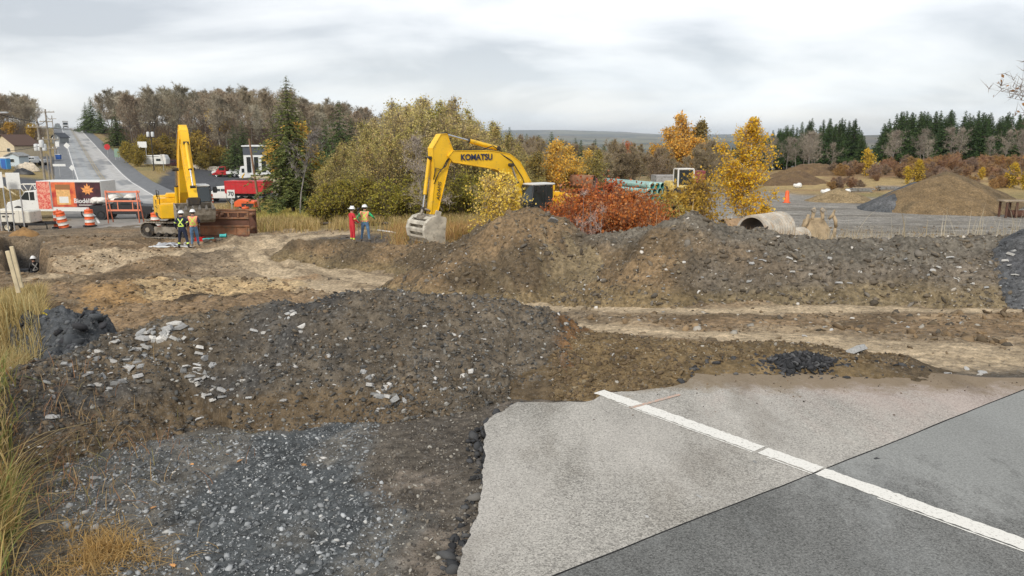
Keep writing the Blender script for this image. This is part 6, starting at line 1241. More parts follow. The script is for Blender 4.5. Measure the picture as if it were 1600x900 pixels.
# --- dark pickup with ladder rack facing right
pk = pickup("black pickup parked behind the pink rail barricade with white sacks in its bed", at_(199, 65), R(2), M_BLK)
mb = MB(); random.seed(4)
for k in range(6):
    c = Vector((-2.3+.5*k+random.uniform(-.1, .1), random.uniform(-.4, .4), 1.35+random.uniform(0, .55))); bm = bmesh.new(); bmesh.ops.create_icosphere(bm, subdivisions=3, radius=.42)
    for v in bm.verts: v.co = c+Vector((v.co.x*1.15, v.co.y, v.co.z*.75))*(1+.12*math.sin(v.co.x*9+k)*math.cos(v.co.z*11))
    mb.bm(bm, M_RFL, smooth=True)
ld = mb.build("sack"); ld.location = pk.location; tag(ld, "white lumpy load heaped in the bed of the black pickup", "load")
# --- barricade with pink orange rails
M_PRAIL = mat("pink_orange_rail", (.78, .25, .14), .6, dirt=.2); q_ = at_(197, 60.5); br_ = empty("barricade", q_, R(1), "pink orange three rail barricade in front of the black pickup", 'barricade')
for z in (1.0, 1.75, 2.5): mb = MB(); mb.box(-1.45, 1.35, -.03, .03, z-.07, z+.07, M_PRAIL, .01); mb.build('rail', br_)
for x in (-1.3, 1.2): mb = MB(); mb.tube([(x-.1, -.05, 2.6), (x+.12, -.45, 0)], .045, M_PRAIL, 8); mb.build('leg', br_); mb = MB(); mb.tube([(x-.05, .05, 2.6), (x+.05, .45, 0)], .045, M_PRAIL, 8); mb.build('leg', br_)
for x in (-.55, .65): mb = MB(); mb.box(x-.03, x+.03, .035, .08, 1.0, 1.75, M_PRAIL); mb.build('upright', br_)
# --- generator trailer
gt = empty("generator_trailer", at_(31, 54.5), R(1.5), "low cream white compressor trailer parked left of the box truck", 'trailer')
mb = MB(); mb.prism([(-1.4, .62), (-1.36, 1.52), (-1.15, 1.62), (.85, 1.55), (1.28, 1.45), (1.30, .62)], -.75, .75, mat("cream_paint", (.74, .70, .60), .45, dirt=.2), .05); cn = mb.build('canopy', gt)
mb = MB(); mb.box(-.85, .25, -.76, -.752, 1.28, 1.36, M_BLK); mb.box(-.65, -.45, -.76, -.752, 1.05, 1.17, M_BLK); mb.box(-.38, -.18, -.76, -.752, 1.05, 1.17, M_BLK); mb.box(-.42, -.405, -.76, -.752, .68, 1.5, M_STL); mb.box(.55, .565, -.76, -.752, .68, 1.5, M_STL); mb.build('vent', cn)
mb = MB(); mb.box(-1.45, 2.3, -.7, -.6, .45, .62, M_BLK); mb.box(-1.45, 2.3, .6, .7, .45, .62, M_BLK); mb.box(-1.45, -1.3, -.7, .7, .45, .62, M_BLK); mb.tube([(1.2, .65, .53), (2.7, 0, .5)], .05, M_BLK, 8); mb.tube([(1.2, -.65, .53), (2.7, 0, .5)], .05, M_BLK, 8); mb.tube([(2.0, 0, .5), (2.0, 0, 0)], .04, M_BLK, 8); mb.box(-.65, .15, -.95, -.72, .68, .74, M_BLK, .02); mb.build('chassis', gt)
for y in (-.98, .98): wheel(gt, -.25, y, .34, .34, .22, rim=mat("cream_rim", (.7, .64, .5), .5))
# --- barrels
def barrel(label, loc, lean=(0, 0), group=None, s=1.0):
    r = empty("traffic_barrel", loc, 0, label, 'barrel', group); r.rotation_euler = (lean[0], lean[1], random.uniform(0, 3)); r.scale = (s, s, s)
    z = .06; rad = .30
    mb = MB(); mb.lathe([(0, 0), (.42, 0), (.44, .05), (.32, .09), (.0, .09)], M_RUB, 20); mb.build('base', r)
    for k in range(5): m = M_ORG if k % 2 == 0 else M_RFL; h = .2; mb = MB(); mb.lathe([(rad+.012, z), (rad+.012, z+h*.12), (rad, z+h*.16), (rad, z+h*.9), (rad+.012, z+h)], m, 20); mb.build('band', r); z += h; rad -= .010
    mb = MB(); mb.lathe([(rad+.01, z), (rad, z+.05), (.08, z+.08), (.0, z+.08)], M_ORG, 20); mb.tube([(-.1, 0, z+.07), (-.08, 0, z+.15), (.08, 0, z+.15), (.1, 0, z+.07)], .02, M_ORG, 6); mb.build('lid', r); return r
barrel("orange and white barrel standing just left of the leaning one before the box truck", at_(93, 56.5), s=1.15); barrel("orange and white barrel leaning over at the front of the box truck", at_(101, 55.5), (R(4), R(-9)), s=1.15)
barrel("orange and white barrel in front of the box truck's rear wheel", at_(141, 57.5), s=1.15); barrel("orange and white barrel between the road and the excavator with raised boom", at_(244, 50), s=1.0); barrel("orange and white barrel behind the right end of the rusty trench box", at_(385, 55), s=1.0); barrel("small distant orange and white barrel at the parking lot edge", at_(330, 84), s=.9)
mk = empty("marker_post", at_(1229, 62), 0, "orange channel marker standing on the yard by the dark dirt pile", 'marker'); mb = MB(); mb.lathe([(.0, 0), (.3, 0), (.32, .05), (.22, .08), (.16, .85), (.12, 1.0), (0, 1.02)], M_ORG, 16); mb.build('body', mk); mb = MB(); mb.lathe([(.2, .3), (.19, .42)], M_ORG, 16); mb.build('band', mk)
# ================================================================== TRENCH BOX (rusty steel), tilted on the dirt
tb = empty("trench_box", at_(343, 41.0, .05), R(3), "rusty steel trench box lying on the dirt beside the excavator bucket", 'trench box'); tb.scale = (1.15, 1, .92)
mb = MB(); mb.box(-.7, 1.6, -.62, -.52, .12, .62, M_RST, .01); mb.box(-.7, 1.6, -.60, -.52, .66, 1.05, M_RSTD, .01); mb.box(-.75, 1.62, -.70, -.56, 1.06, 1.16, M_RST, .01); mb.box(-.75, 1.62, -.70, -.56, .60, .68, M_RST, .01); mb.box(-.7, 1.55, -.64, -.5, .0, .12, M_RSTD)
for k in range(6): x = -.7+k*.45; mb.box(x, x+.07, -.72, -.5, 1.16, 1.42, M_RST, .01)
mb.box(-.75, 1.62, -.70, -.52, 1.42, 1.50, M_RST, .01)
for k in range(5): x = -.55+k*.5; mb.box(x, x+.05, -.66, -.6, .12, .62, M_RST)
mb.build('side_plate', tb)
mb = MB(); mb.box(-.7, 1.6, .75, .85, .0, 1.45, M_RSTD, .01); mb.box(-.75, 1.62, .7, .9, 1.4, 1.5, M_RST, .01); mb.build('side_plate', tb)
mb = MB(); mb.box(-1.55, -.75, -.62, -.54, .85, 1.35, M_RST, .01)
for k in range(9): x = -1.5+k*.16; mb.box(x, x+.06, -.68, -.54, .95, 1.32, M_RST, .005)
mb.box(-1.6, -.7, -.72, -.52, 1.35, 1.45, M_RST, .01); mb.build('spreader_panel', tb)
for x0, x1, tl in ((-1.25, -1.05, -.04), (-.98, -.78, .05)): mb = MB(); mb.box(x0, x1, -.74, -.58, .0, .95, M_RST, .015, Matrix.Rotation(tl, 4, 'Y')); mb.build('post', tb)
mb = MB(); mb.cyl((.0, -.5, 1.2), (.0, .8, 1.2), .09, M_RST); mb.cyl((1.45, -.5, .4), (1.45, .8, .4), .09, M_RST); mb.cyl((1.45, -.5, 1.2), (1.45, .8, 1.2), .09, M_RST); mb.build('spreader_pipe', tb)
o = MB(); o.cyl((-1.0, 0, 0), (1.1, .3, .05), .13, M_RST, n=14); o.cyl((-1.04, -.006, -.002), (-1.0, 0, 0), .17, M_RSTD, n=14); o = o.build("steel_pipe"); o.location = at_(330, 46, .8); tag(o, "rusty pipe lying on the grass behind the trench box", "pipe")
o = MB(); o.box(-1.0, 1.0, -.07, .07, -.05, .05, M_WOODL, .01); o = o.build("timber_beam"); p_ = at_(347, 47); o.location = (p_[0], p_[1], p_[2]+.85); o.rotation_euler = (0, R(52), 0); tag(o, "tan timber leaning behind the rusty trench box", "timber")
# --- things laid on the ground by the crew
M_TARP = mat("grey_tarp", (.42, .43, .45), .6, var=.5, vscale=2.5); M_TEAL = mat("teal_plastic", (.06, .52, .50), .45); M_MINT = mat("mint_pipe", (.40, .72, .66), .45, dirt=.25)
def cloth(name, w, d, h, m, seed, n=26):
    xs = np.linspace(-w/2, w/2, n); ys = np.linspace(-d/2, d/2, n); X, Y = np.meshgrid(xs, ys); X, Y = X.ravel(), Y.ravel(); Z = h*np.abs(fbm(X, Y, .5, 4, seed))+.02; return fast_mesh(name, np.stack([X+.05*fbm(X, Y, .4, 2, seed+1), Y+.1*fbm(X, Y, .6, 2, seed+2), Z], 1), gridfaces(n, n)[:, ::-1], [m], smooth=True)
o = cloth("tarp", 1.7, 1.1, .35, M_TARP, 5); o.location = at_(268, 38.2, .02); tag(o, "crumpled grey tarp on the dirt left of the two workers", "tarp"); o = cloth("plastic_sheet", 2.2, .5, .08, M_WHT, 8); o.location = at_(268, 37.3, .02); tag(o, "flat white plastic sheet in front of the crumpled tarp", "sheet")
for u, Y, l_, r_, m, lab, rz in ((326, 38.6, .55, .10, M_TEAL, "short teal pipe piece on the ground right of the two workers", .3), (349, 39.2, .35, .09, M_TEAL, "teal pipe fitting at the right end of the laid out parts", .1), (337, 39.3, .9, .07, M_DKS, "dark pipe between the two teal pipe pieces", .1)):
    mb = MB(); mb.cyl((-l_/2, 0, r_), (l_/2, 0, r_), r_, m, n=14, caps=False); mb.cyl((-l_/2, 0, r_), (l_/2, 0, r_), r_*.85, M_BLK, n=14, caps=True); mb.cyl((l_/2-.08, 0, r_), (l_/2, 0, r_), r_*1.18, m, n=14, caps=False); o = mb.build("pipe_fitting"); o.location = at_(u, Y, .0); o.rotation_euler = (0, 0, rz); tag(o, lab, "pipe")
mb = MB(); mb.prism([(-.25, 0), (.25, 0), (.22, .32), (-.22, .32)], -.18, .18, M_LENS, .03); mb.tube([(-.1, 0, .32), (-.08, 0, .42), (.08, 0, .42), (.1, 0, .32)], .02, M_BLK, 6); o = mb.build("fuel_can"); o.location = at_(313, 39.8); tag(o, "red fuel can on the ground behind the two workers by the trench box", "fuel can")
for i, (u, Y) in enumerate(((332, 38.2), (341, 38.5), (322, 37.9))):
    mb = MB(); mb.box(-.16, .16, -.1, .1, 0, .14, M_MUD if i else M_RST, .03); o = mb.build("concrete_block"); o.location = at_(u, Y); o.rotation_euler = (0, 0, i*.7); tag(o, "small muddy block among the laid out pipe parts", "block", "blocks by the pipe parts")
# --- pale hose and two long dark pipes behind the pair of workers
pts = [hit(u, v)+Vector((0, 0, .05)) for u, v in ((590, 361), (612, 364), (632, 369), (650, 373), (672, 374))]; mb = MB(); mb.tube(pts, .05, M_RFL, 8); o = mb.build("hose"); tag(o, "pale hose lying on the ground toward the excavator bucket", "hose")
o = cloth("plastic_sheet", 1.5, .5, .1, M_MINT, 12); p_ = hit(646, 374); o.location = p_+Vector((0, 0, .04)); tag(o, "pale green plastic sheet at the end of the pale hose", "sheet")
for k, (dv, lab) in enumerate(((0, "upper of two long dark pipes lying behind the red suited worker"), (4, "lower of two long dark pipes lying behind the red suited worker"))):
    pts = [hit(u, 347.5+dv+.004*(u-440)*0)+Vector((0, 0, .12)) for u in (445, 500, 560, 620, 680, 750)]; mb = MB(); mb.tube(pts, .07, mat("dark_pipe", (.09, .08, .075), .6, dirt=.4), 8); o = mb.build("long_pipe"); tag(o, lab, "pipe")
# ================================================================== PIPES AND BUCKET BEHIND THE BANK
M_CONC = mat("concrete_pipe", (.52, .48, .41), .9, var=.35, vscale=2.2, bump=.3, dirt=.45, dirtcol=(.36, .25, .15)); M_CORE = mat("pipe_inside", (.20, .18, .16), .9)
def big_pipe(label, u, Y, r, l_, rz, z0=0.0, m=M_CONC, ribs=0, name="concrete_pipe", wall=.1, tilt=0):
    mb = MB(); Mx = Matrix.Translation((0, 0, r)) @ Matrix.Rotation(R(90), 4, 'Y')
    prof = [(r-wall, 0), (r, 0)]; 
    n = max(2, ribs*2 or 2)
    if ribs:
        for k in range(ribs): a = l_*k/ribs; d = l_/ribs; prof += [(r*.93, a+d*.1), (r*.93, a+d*.5), (r, a+d*.6), (r, a+d*.95)]
    else: prof += [(r*1.0, l_*.2), (r*1.0, l_*.8)]
    prof += [(r, l_), (r-wall, l_)]; mb.lathe(prof, m, 32, Mx, smooth=not ribs); o = mb.build(name); mb = MB(); mb.lathe([(r-wall, 0), (r-wall, l_)], M_CORE, 32, Mx); mb.build('bore', o)
    o.location = at_(u, Y, z0); o.rotation_euler = (0, tilt, rz); tag(o, label, "pipe"); return o
big_pipe("large ribbed concrete pipe with open end facing left behind the spoil bank", 1172, 30.0, .70, 2.3, R(42), .22, ribs=11); big_pipe("smaller concrete pipe half hidden right of the large ribbed one", 1222, 31.5, .52, 1.5, R(40), 0.0, ribs=5)
big_pipe("tan rusty pipe lying left of the large ribbed concrete pipe", 1128, 36.5, .40, 2.3, R(12), .35, m=mat("rusty_tan_pipe", (.42, .28, .16), .8, var=.3, vscale=2, dirt=.4), wall=.03, name="steel_pipe")
big_pipe("pale yellow tan pipe lying before the old muddy bucket", 1250, 26.5, .27, 1.75, R(8), .0, m=mat("pale_tan_pipe", (.66, .54, .32), .85, var=.3, vscale=4, bump=.4, dirt=.3), wall=.04, name="clay_pipe")
bk = empty("spare_bucket", at_(1272, 33.5, -.1), R(0), "muddy spare digging bucket standing on end on the yard behind the tan pipe", 'bucket')
M_MUDT = mat("tan_muddy_steel", (.42, .32, .20), .9, var=.35, vscale=3, bump=.4, bscale=25, dirt=.35)
mb = MB(); mb.add([(-.62, -.3, .35), (.45, -.3, .35), (.62, -.15, 1.0), (.25, -.1, 1.55), (-.25, -.1, 1.55), (-.55, -.2, .9)], [(0, 1, 2, 3, 4, 5)], M_MUDT); mb.add([(-.62, -.3, .35), (.45, -.3, .35), (.5, .75, .1), (-.6, .75, .1)], [(0, 1, 2, 3)], M_MUDT); mb.add([(-.62, -.3, .35), (-.6, .75, .1), (-.35, .6, 1.4), (-.25, -.1, 1.55), (-.55, -.2, .9)], [(0, 1, 2, 3, 4)], M_MUDT); mb.add([(.45, -.3, .35), (.62, -.15, 1.0), (.25, -.1, 1.55), (.3, .6, 1.4), (.5, .75, .1)], [(0, 1, 2, 3, 4)], M_MUDT); mb.add([(-.25, -.1, 1.55), (.25, -.1, 1.55), (.3, .6, 1.4), (-.35, .6, 1.4)], [(0, 1, 2, 3)], M_MUDT); mb.build('shell', bk)
for sx in (-1, 1): mb = MB(); mb.prism([(sx*.18, 1.45), (sx*.30, 1.5), (sx*.26, 1.95), (sx*.16, 2.02), (sx*.10, 1.9)], -.15, -.05, M_MUDT, .02); mb.cyl((sx*.2, -.2, 1.88), (sx*.2, .0, 1.88), .09, M_MUD, n=12); mb.build('ear', bk)
for k, (x0, z0, x1, z1, r0) in enumerate(((-.62, .35, -.75, 1.0, .07), (-.75, 1.0, -.45, 1.7, .08), (.62, .55, .80, 1.15, .07), (.80, 1.15, .62, 1.75, .07), (.45, 1.5, .7, 1.9, .06))): mb = MB(); mb.tube([(x0, -.25, z0), ((x0+x1)/2+.03, -.28, (z0+z1)/2), (x1, -.2, z1)], [r0, r0*1.15, r0*.8], M_MUDT, 8); mb.build('side_cutter', bk)
for k in range(4): x = -.5+k*.3; mb = MB(); mb.prism([(x-.07, .35), (x+.07, .35), (x+.03, .02), (x-.03, .02)], -.42, -.28, M_DKS, .01); mb.build('tooth', bk)
mb = MB(); mb.tube([(-1.35, .1, .35), (-.9, .05, .45), (-.6, -.1, .62)], .06, M_WOODL, 7); o = mb.build("wooden_stick"); o.location = at_(1262, 33.3); tag(o, "pale stick leaning on the spare bucket from the left", "stick")
# blue green pipes in a long stack
M_BG = mat("blue_green_pipe", (.42, .66, .60), .5, dirt=.35, objvar=.15); pp = None; ux, uy = UX(1031, 66, -2.7), 66.0; ex_, ey_ = UX(925, 76, -2.8), 76.0; dvx = Vector((ex_-ux, ey_-uy, 0)); rzp = math.atan2(dvx.y, dvx.x)
for row in range(3):
    for col_ in range(6-row):
        if pp is None:
            mb = MB(); r = .24; Mx = Matrix.Rotation(R(90), 4, 'Y'); mb.lathe([(r-.03, .35), (r+.03, 0), (r+.05, .02), (r+.05, .3), (r, .36), (r, 11.8), (r-.03, 11.8)], M_BG, 18, Mx); pp = mb.build("plastic_pipe"); mb = MB(); mb.lathe([(r-.031, .02), (r-.031, 11.7)], mat("teal_bore", (.03, .30, .27), .6), 18, Mx); mb.build('bore', pp); o = pp
        else: o = copy_tree(pp)
        off = (col_-2.5+row*.5)*.56; o.location = (ux-math.sin(rzp)*off*-1*-1, uy+math.cos(rzp)*off, gz(ux, uy)+.3+row*.48); o.rotation_euler = (0, 0, rzp); tag(o, "long pale blue green plastic pipe in the stack behind the red thicket", "pipe", "stacked blue green pipes")
# loader facing us, truck beside it
ldx = empty("wheel_loader", at_(1066, 64), R(-82), "cream yellow wheel loader facing the camera behind the dull yellow bush", 'loader')
M_CRM = mat("cream_yellow_paint", (.80, .62, .22), .5, dirt=.3)
mb = MB(); mb.box(-2.2, -.4, -.95, .95, .9, 1.7, M_CRM, .08); mb.box(-.4, .9, -.6, .6, .6, 1.1, M_DKS, .05); mb.build('body', ldx)
mb = MB(); mb.box(-.5, .65, -.72, .72, 2.72, 2.85, M_RFL, .04)
for x in (-.45, .6):
    for y in (-.68, .68): mb.box(x-.06, x+.06, y-.06, y+.06, 1.3, 2.75, M_RFL, .02)
mb.box(-.5, .65, -.72, .72, 1.1, 1.45, M_CRM, .04); c_ = mb.build('cab', ldx); mb = MB(); mb.box(.62, .64, -.6, .6, 1.5, 2.7, M_GLS); mb.box(-.4, .5, -.70, -.68, 1.5, 2.7, M_GLS); mb.box(-.4, .5, .68, .70, 1.5, 2.7, M_GLS); mb.build('window', c_)
mb = MB(); mb.tube([(.3, -.45, 1.2), (1.3, -.45, 1.25), (2.1, -.45, .6)], .1, M_CRM, 8); mb.tube([(.3, .45, 1.2), (1.3, .45, 1.25), (2.1, .45, .6)], .1, M_CRM, 8); mb.build('lift_arm', ldx); mb = MB(); mb.prism([(2.1, .15), (3.0, .1), (2.9, .2), (2.35, .35), (2.3, 1.0), (2.15, 1.05)], -1.2, 1.2, M_DKS, .02); mb.build('bucket', ldx)
for x in (1.1, -1.4):
    for y in (-1.05, 1.05): wheel(ldx, x, y, .65, .65, .42, rim=M_CRM)
def box_trailer(name, label, cat, loc, rz, L_, W_, z0, z1, m, group=None):
    r = empty(name, loc, rz, label, cat, group); mb = MB(); mb.box(-L_/2, L_/2, -W_/2, W_/2, z0, z1, m, .04); 
    n = int(L_/.6)
    for k in range(n+1): x = -L_/2+L_*k/n; mb.box(x-.03, x+.03, -W_/2-.02, W_/2+.02, z0+.03, z1-.03, m)
    mb.box(-L_/2-.03, L_/2+.03, -W_/2-.04, W_/2+.04, z1-.1, z1+.02, m); mb.build('body', r); mb = MB(); mb.box(-L_/2, L_/2, -.5, .5, z0-.3, z0, M_BLK); mb.build('chassis', r)
    for x in (-L_/2+.7, -L_/2+1.7, L_/2-.9):
        for y in (-W_/2+.02, W_/2-.02): wheel(r, x, y, .42, .42, .26, rim=M_STL)
    return r
tk = box_trailer("dump_trailer", "grey open trailer left of the cream yellow loader", 'trailer', at_(1047, 74), R(4), 3.4, 2.0, .9, 1.9, mat("dull_grey_paint", (.36, .34, .32), .7, dirt=.4)); tk = box_trailer("dump_truck", "dark red truck body right of the cream yellow loader", 'truck', at_(1082, 80), R(-4), 2.2, 1.6, .9, 2.1, mat("dark_red_paint", (.28, .05, .05), .6, dirt=.4))
tk = box_trailer("dump_truck", "dark maroon dump truck behind the excavator cab", 'truck', at_(905, 66), R(3), 2.8, 2.0, 1.0, 2.1, mat("maroon_paint", (.22, .06, .06), .6, dirt=.4)); big_pipe("large brown pipe end behind the left part of the red thicket", 928, 62, .55, 2.0, R(160), 1.4, m=M_RST, wall=.04, name="steel_pipe")
# white bags and odd stacks on the yard
for u, Y, lab in ((1247, 82, "white bag on the bank above the orange marker"), (1291, 72, "white bag behind the spare bucket near the sand pile"), (1322, 70, "white box shaped bag on top of the sand pile's right side")):
    mb = MB(); bm = bmesh.new(); bmesh.ops.create_icosphere(bm, subdivisions=2, radius=.42)
    for v in bm.verts: v.co = Vector((v.co.x*1.2, v.co.y*.8, max(-.25, v.co.z*.7)+.25))*(1+.15*math.sin(v.co.x*12))
    mb.bm(bm, M_WHT, smooth=False); o = mb.build("white_bag"); o.location = at_(u, Y, .0 if u != 1322 else .1); tag(o, lab, "bag")
for k, (u, Y, lab) in enumerate(((1344, 74, "low stack of grey planks between sand pile and gravel pile"), (1388, 76, "heap of grey scrap planks behind the gravel pile"))):
    r = empty("plank_stack", at_(u, Y), R(-8), lab, 'planks'); 
    for j in range(7): mb = MB(); mb.box(-1.0+random.uniform(-.2, .2), 1.1+random.uniform(-.2, .2), -.35+(j % 2)*.36, -.03+(j % 2)*.36, .09*(j//2)*1.6, .09*(j//2)*1.6+.1, M_STL if j % 3 else M_WOOD, .01); mb.build('plank', r)
tbk = empty("steel_table", at_(1592, 50), R(-3), "rusty steel frame table at the right edge of the yard", 'table'); mb = MB(); mb.box(-1.3, 1.9, -.5, .5, 1.05, 1.15, M_WOOD, .02); mb.build('table_top', tbk)
for x in (-1.1, -.45, 1.7): mb = MB(); mb.box(x-.06, x+.06, -.45, -.33, 0, 1.05, M_RSTD, .01); mb.build('leg', tbk); mb = MB(); mb.box(x-.06, x+.06, .33, .45, 0, 1.05, M_RSTD, .01); mb.build('leg', tbk)
mb = MB(); mb.cyl((-.6, 0, .25), (.9, 0, .25), .25, M_RSTD, n=14); mb.cyl((-.1, .0, .3), (.6, .2, .62), .15, M_STL, n=12); o = mb.build("scrap_roll"); o.location = at_(1592, 50); tag(o, "dark rusty steel roll lying under the frame table", "scrap")
# ================================================================== BACKGROUND: POLES, SIGNS, BUILDINGS
def pole(name, label, u, Y, h, r=.15, lean=0.0, arms=(), cans=(), m=M_GRYP, group=None, leany=0.0):
    x, y, z = at_(u, Y); p = empty(name, (x, y, z-.3), 0, label, 'utility pole', group); mb = MB(); mb.cyl((0, 0, 0), (lean*h, leany*h, h+.3), r, m, r*.62, n=12); mb.build('shaft', p)
    for az, al, aw in arms: mb = MB(); mb.box(lean*az-al, lean*az+al, -.18, -.06, az-.06, az+.06, m, .01); o = mb.build('crossarm', p); 
    for az, al, aw in arms:
        for k in (-.9, -.45, .45, .9): mb = MB(); mb.lathe([(0, 0), (.07, 0), (.05, .06), (.08, .1), (.04, .2), (0, .2)], M_WHT, 8, Matrix.Translation((lean*az+al*k, -.12, az+.06))); mb.build('insulator', p)
    for cx_, cz in cans: mb = MB(); mb.lathe([(0, 0), (.27, 0), (.29, .08), (.29, .85), (.22, .95), (0, 1.0)], mat("transformer_grey", (.62, .63, .63), .5, dirt=.15), 16, Matrix.Translation((cx_+lean*cz, -.25, cz))); mb.tube([(cx_+lean*cz, -.25, cz+.95), (cx_+lean*cz, -.25, cz+1.15)], .04, M_DKS, 6); mb.build('transformer', p)
    return p
p1 = pole("utility_pole", "tall wooden utility pole with one transformer left of the road", 73.5, 98, 9.9, .17, lean=-.018, arms=((8.9, 1.2, 0),), cans=((.35, 6.3),))
p2 = pole("utility_pole", "utility pole with two crossarms and three transformers nearest the left lane", 85, 106, 11.0, .16, lean=.004, arms=((10.9, 1.3, 0), (9.6, .9, 0), (7.2, 1.5, 0), (5.9, 1.2, 0)), cans=((-1.7, 5.6), (-1.15, 5.6), (-.55, 5.6)))
p3 = pole("utility_pole", "short bare utility pole close behind the one with three transformers", 80, 104, 5.0, .15); p4 = pole("utility_pole", "slim utility pole near the crest of the road", 88, 190, 9.5, .14, arms=((9.0, 1.1, 0),)); p5 = pole("utility_pole", "utility pole with two white transformers right of the road", 241, 150, 9.6, .13, arms=((9.6, 1.0, 0),), cans=((-.45, 7.0), (.45, 7.0)), m=M_DKS)
p6 = pole("utility_pole", "leaning brown wooden pole beside the tall ragged spruce", 408, 64, 6.7, .12, lean=-.085, m=mat("brown_pole_wood", (.24, .14, .085), .9, var=.3, vscale=3))
sp = empty("street_lamp", at_(-34, 62), 0, "street lamp whose long arm reaches in from the left edge", 'street lamp'); mb = MB(); mb.cyl((0, 0, -.2), (0, 0, 8.2), .1, M_ALU, .06, n=12); mb.build('pole', sp); mb = MB(); mb.tube([(0, 0, 8.1), (.8, 0, 8.75), (1.9, 0, 9.0), (2.9, 0, 9.05)], .05, M_ALU, 8); mb.build('arm', sp); mb = MB(); mb.box(2.85, 3.7, -.13, .13, 8.98, 9.1, M_ALU, .04); mb.build('lamp_head', sp)
def wire(a, b, sag, label, r=.045):
    a = Vector(a); b = Vector(b); pts = [a.lerp(b, t/16)-Vector((0, 0, sag*4*(t/16)*(1-t/16))) for t in range(17)]; mb = MB(); mb.tube(pts, r, M_DKS, 4); o = mb.build("power_line"); tag(o, label, 'power line', None); return o
def top_(p, z, dx_=0): return Vector(p.location)+Vector((dx_, -.1, z))
wire(top_(p1, 9.5), Vector((UX(-120, 80, 0), 80, 8.6)), .6, "power line running left from the top of the tall pole with one transformer"); wire(top_(p2, 8.8, .3), top_(p5, 9.9, -.5), .9, "power line crossing over the road to the pole with two white transformers", .035); wire(top_(p1, 9.3), top_(p2, 9.8), .2, "short power line between the two poles left of the road")
wire(top_(p5, 9.8), Vector((UX(560, 190, 0), 190, 3)), 1.2, "power line running right from the pole with two white transformers", .035); wire(top_(p2, 11.0), top_(p4, 9.3), .8, "power line going up the hill from the pole with three transformers", .035); wire(top_(p1, 6.5), Vector((UX(-60, 120, 0), 120, 1.0)), .5, "lower cable running left from the pole with one transformer to the beige house", .03)
wire(top_(p5, 9.6, .5), Vector((UX(262, 148, -4), 148, -4.6)), 0, "guy wire slanting down right of the pole with two white transformers", .02)
def sign(name, label, u, Y, w_, h_, zc, m=M_WHT, posts=1, txt=None, tm=None, ts=.3, rot=0, shape=None, cat='sign'):
    x, y, z = at_(u, Y); s_ = empty(name, (x, y, z), rot, label, cat); mb = MB()
    if shape == 'diamond': mb.prism([(0, zc-w_/2), (w_/2, zc), (0, zc+w_/2), (-w_/2, zc)], -.03, .0, m)
    elif shape == 'octagon': mb.prism([(w_/2*math.cos(R(22.5+45*k)), zc+w_/2*math.sin(R(22.5+45*k))) for k in range(8)], -.03, .0, m)
    else: mb.box(-w_/2, w_/2, -.03, .0, zc-h_/2, zc+h_/2, m, .008)
    bd = mb.build('sign_board', s_)
    for k in range(posts): xx = 0 if posts == 1 else (-.36+.72*k)*w_; mb = MB(); mb.box(xx-.04, xx+.04, .005, .07, -.1, zc+h_*.3, M_ALU, .01); mb.build('post', s_)
    if txt: text(txt, ts, tm or M_BLKT, (0, -.036, zc), FRONT, bd, bold=.012)
    return s_
sign("speed_sign", "white speed limit sign reading 70 in front of the red trailer", 364, 60, .62, .66, 2.2, txt="70", ts=.46)
sign("sign", "tall white blank sign board on two dark posts at the left edge", 8, 52, .66, 1.1, 3.6, posts=2); sign("sign", "square white sign box right of the tall blank board", 31, 53, 1.0, 1.15, 3.6, posts=2); sign("road_sign", "small white diamond sign beside the left lane", 115, 124, 1.0, 0, 2.1, shape='diamond'); sign("road_sign", "pale diamond sign above the blue bin up the road", 106, 190, 1.6, 0, 2.2, shape='diamond')
sign("stop_sign", "red octagonal sign on the right side of the road up the hill", 169, 185, 1.5, 0, 2.4, shape='octagon', m=M_RED); sign("sign", "white sign on two posts above the white trailer", 225, 168, 2.0, 1.3, 4.2, posts=2); sign("sign", "white sign with pink stripe beside the white trailer", 256, 152, .9, 1.4, 2.6, m=M_RFL); sign("sign", "white rectangular sign left of the bin up the road", 92, 178, .9, 1.2, 3.2); sign("sign", "long low white sign on a short post by the left verge", 94, 132, 2.4, .4, 2.0); sign("sign", "green grey sign board beside the right shoulder up the hill", 184, 176, 1.3, 2.0, 1.6, m=mat("dull_green_board", (.22, .32, .24), .6), posts=2)
def building(name, label, cat, u, Y, w_, d_, h_, m, rot=0, roof=None, gable=0, wins=(), doors=(), band=None):
    x, y, z = at_(u, Y); b_ = empty(name, (x, y, z-.1), rot, label, cat); mb = MB(); mb.box(-w_/2, w_/2, 0, d_, 0, h_, m); mb.build('wall', b_)
    mb = MB()
    if gable: mb.prism([(-w_/2, h_), (w_/2, h_), (0, h_+gable)], .02, d_-.02, m); mb.build('gable', b_); mb = MB(); mb.prism([(-w_/2-.3, h_-.15), (0, h_+gable+.05), (w_/2+.3, h_-.15), (w_/2+.3, h_+.02), (0, h_+gable+.22), (-w_/2-.3, h_+.02)], -.3, d_+.3, roof or M_STL); mb.build('roof', b_)
    else: mb.box(-w_/2-.2, w_/2+.2, -.2, d_+.2, h_, h_+.18, roof or M_WHT, .02); mb.build('roof', b_)
    if band: z0, z1, bm_ = band; mb = MB(); mb.box(-w_/2-.03, w_/2+.03, -.04, d_+.03, z0, z1, bm_); mb.build('fascia', b_)
    for x0, x1, z0, z1 in wins: mb = MB(); mb.box(x0-.06, x1+.06, -.06, .02, z0-.06, z1+.06, M_WHT); o = mb.build('window', b_); mb = MB(); mb.box(x0, x1, -.075, -.065, z0, z1, M_GLS); mb.build('pane', o)
    for x0, x1, z1 in doors: mb = MB(); mb.box(x0, x1, -.05, .02, .05, z1, M_STL); mb.build('door', b_)
    return b_
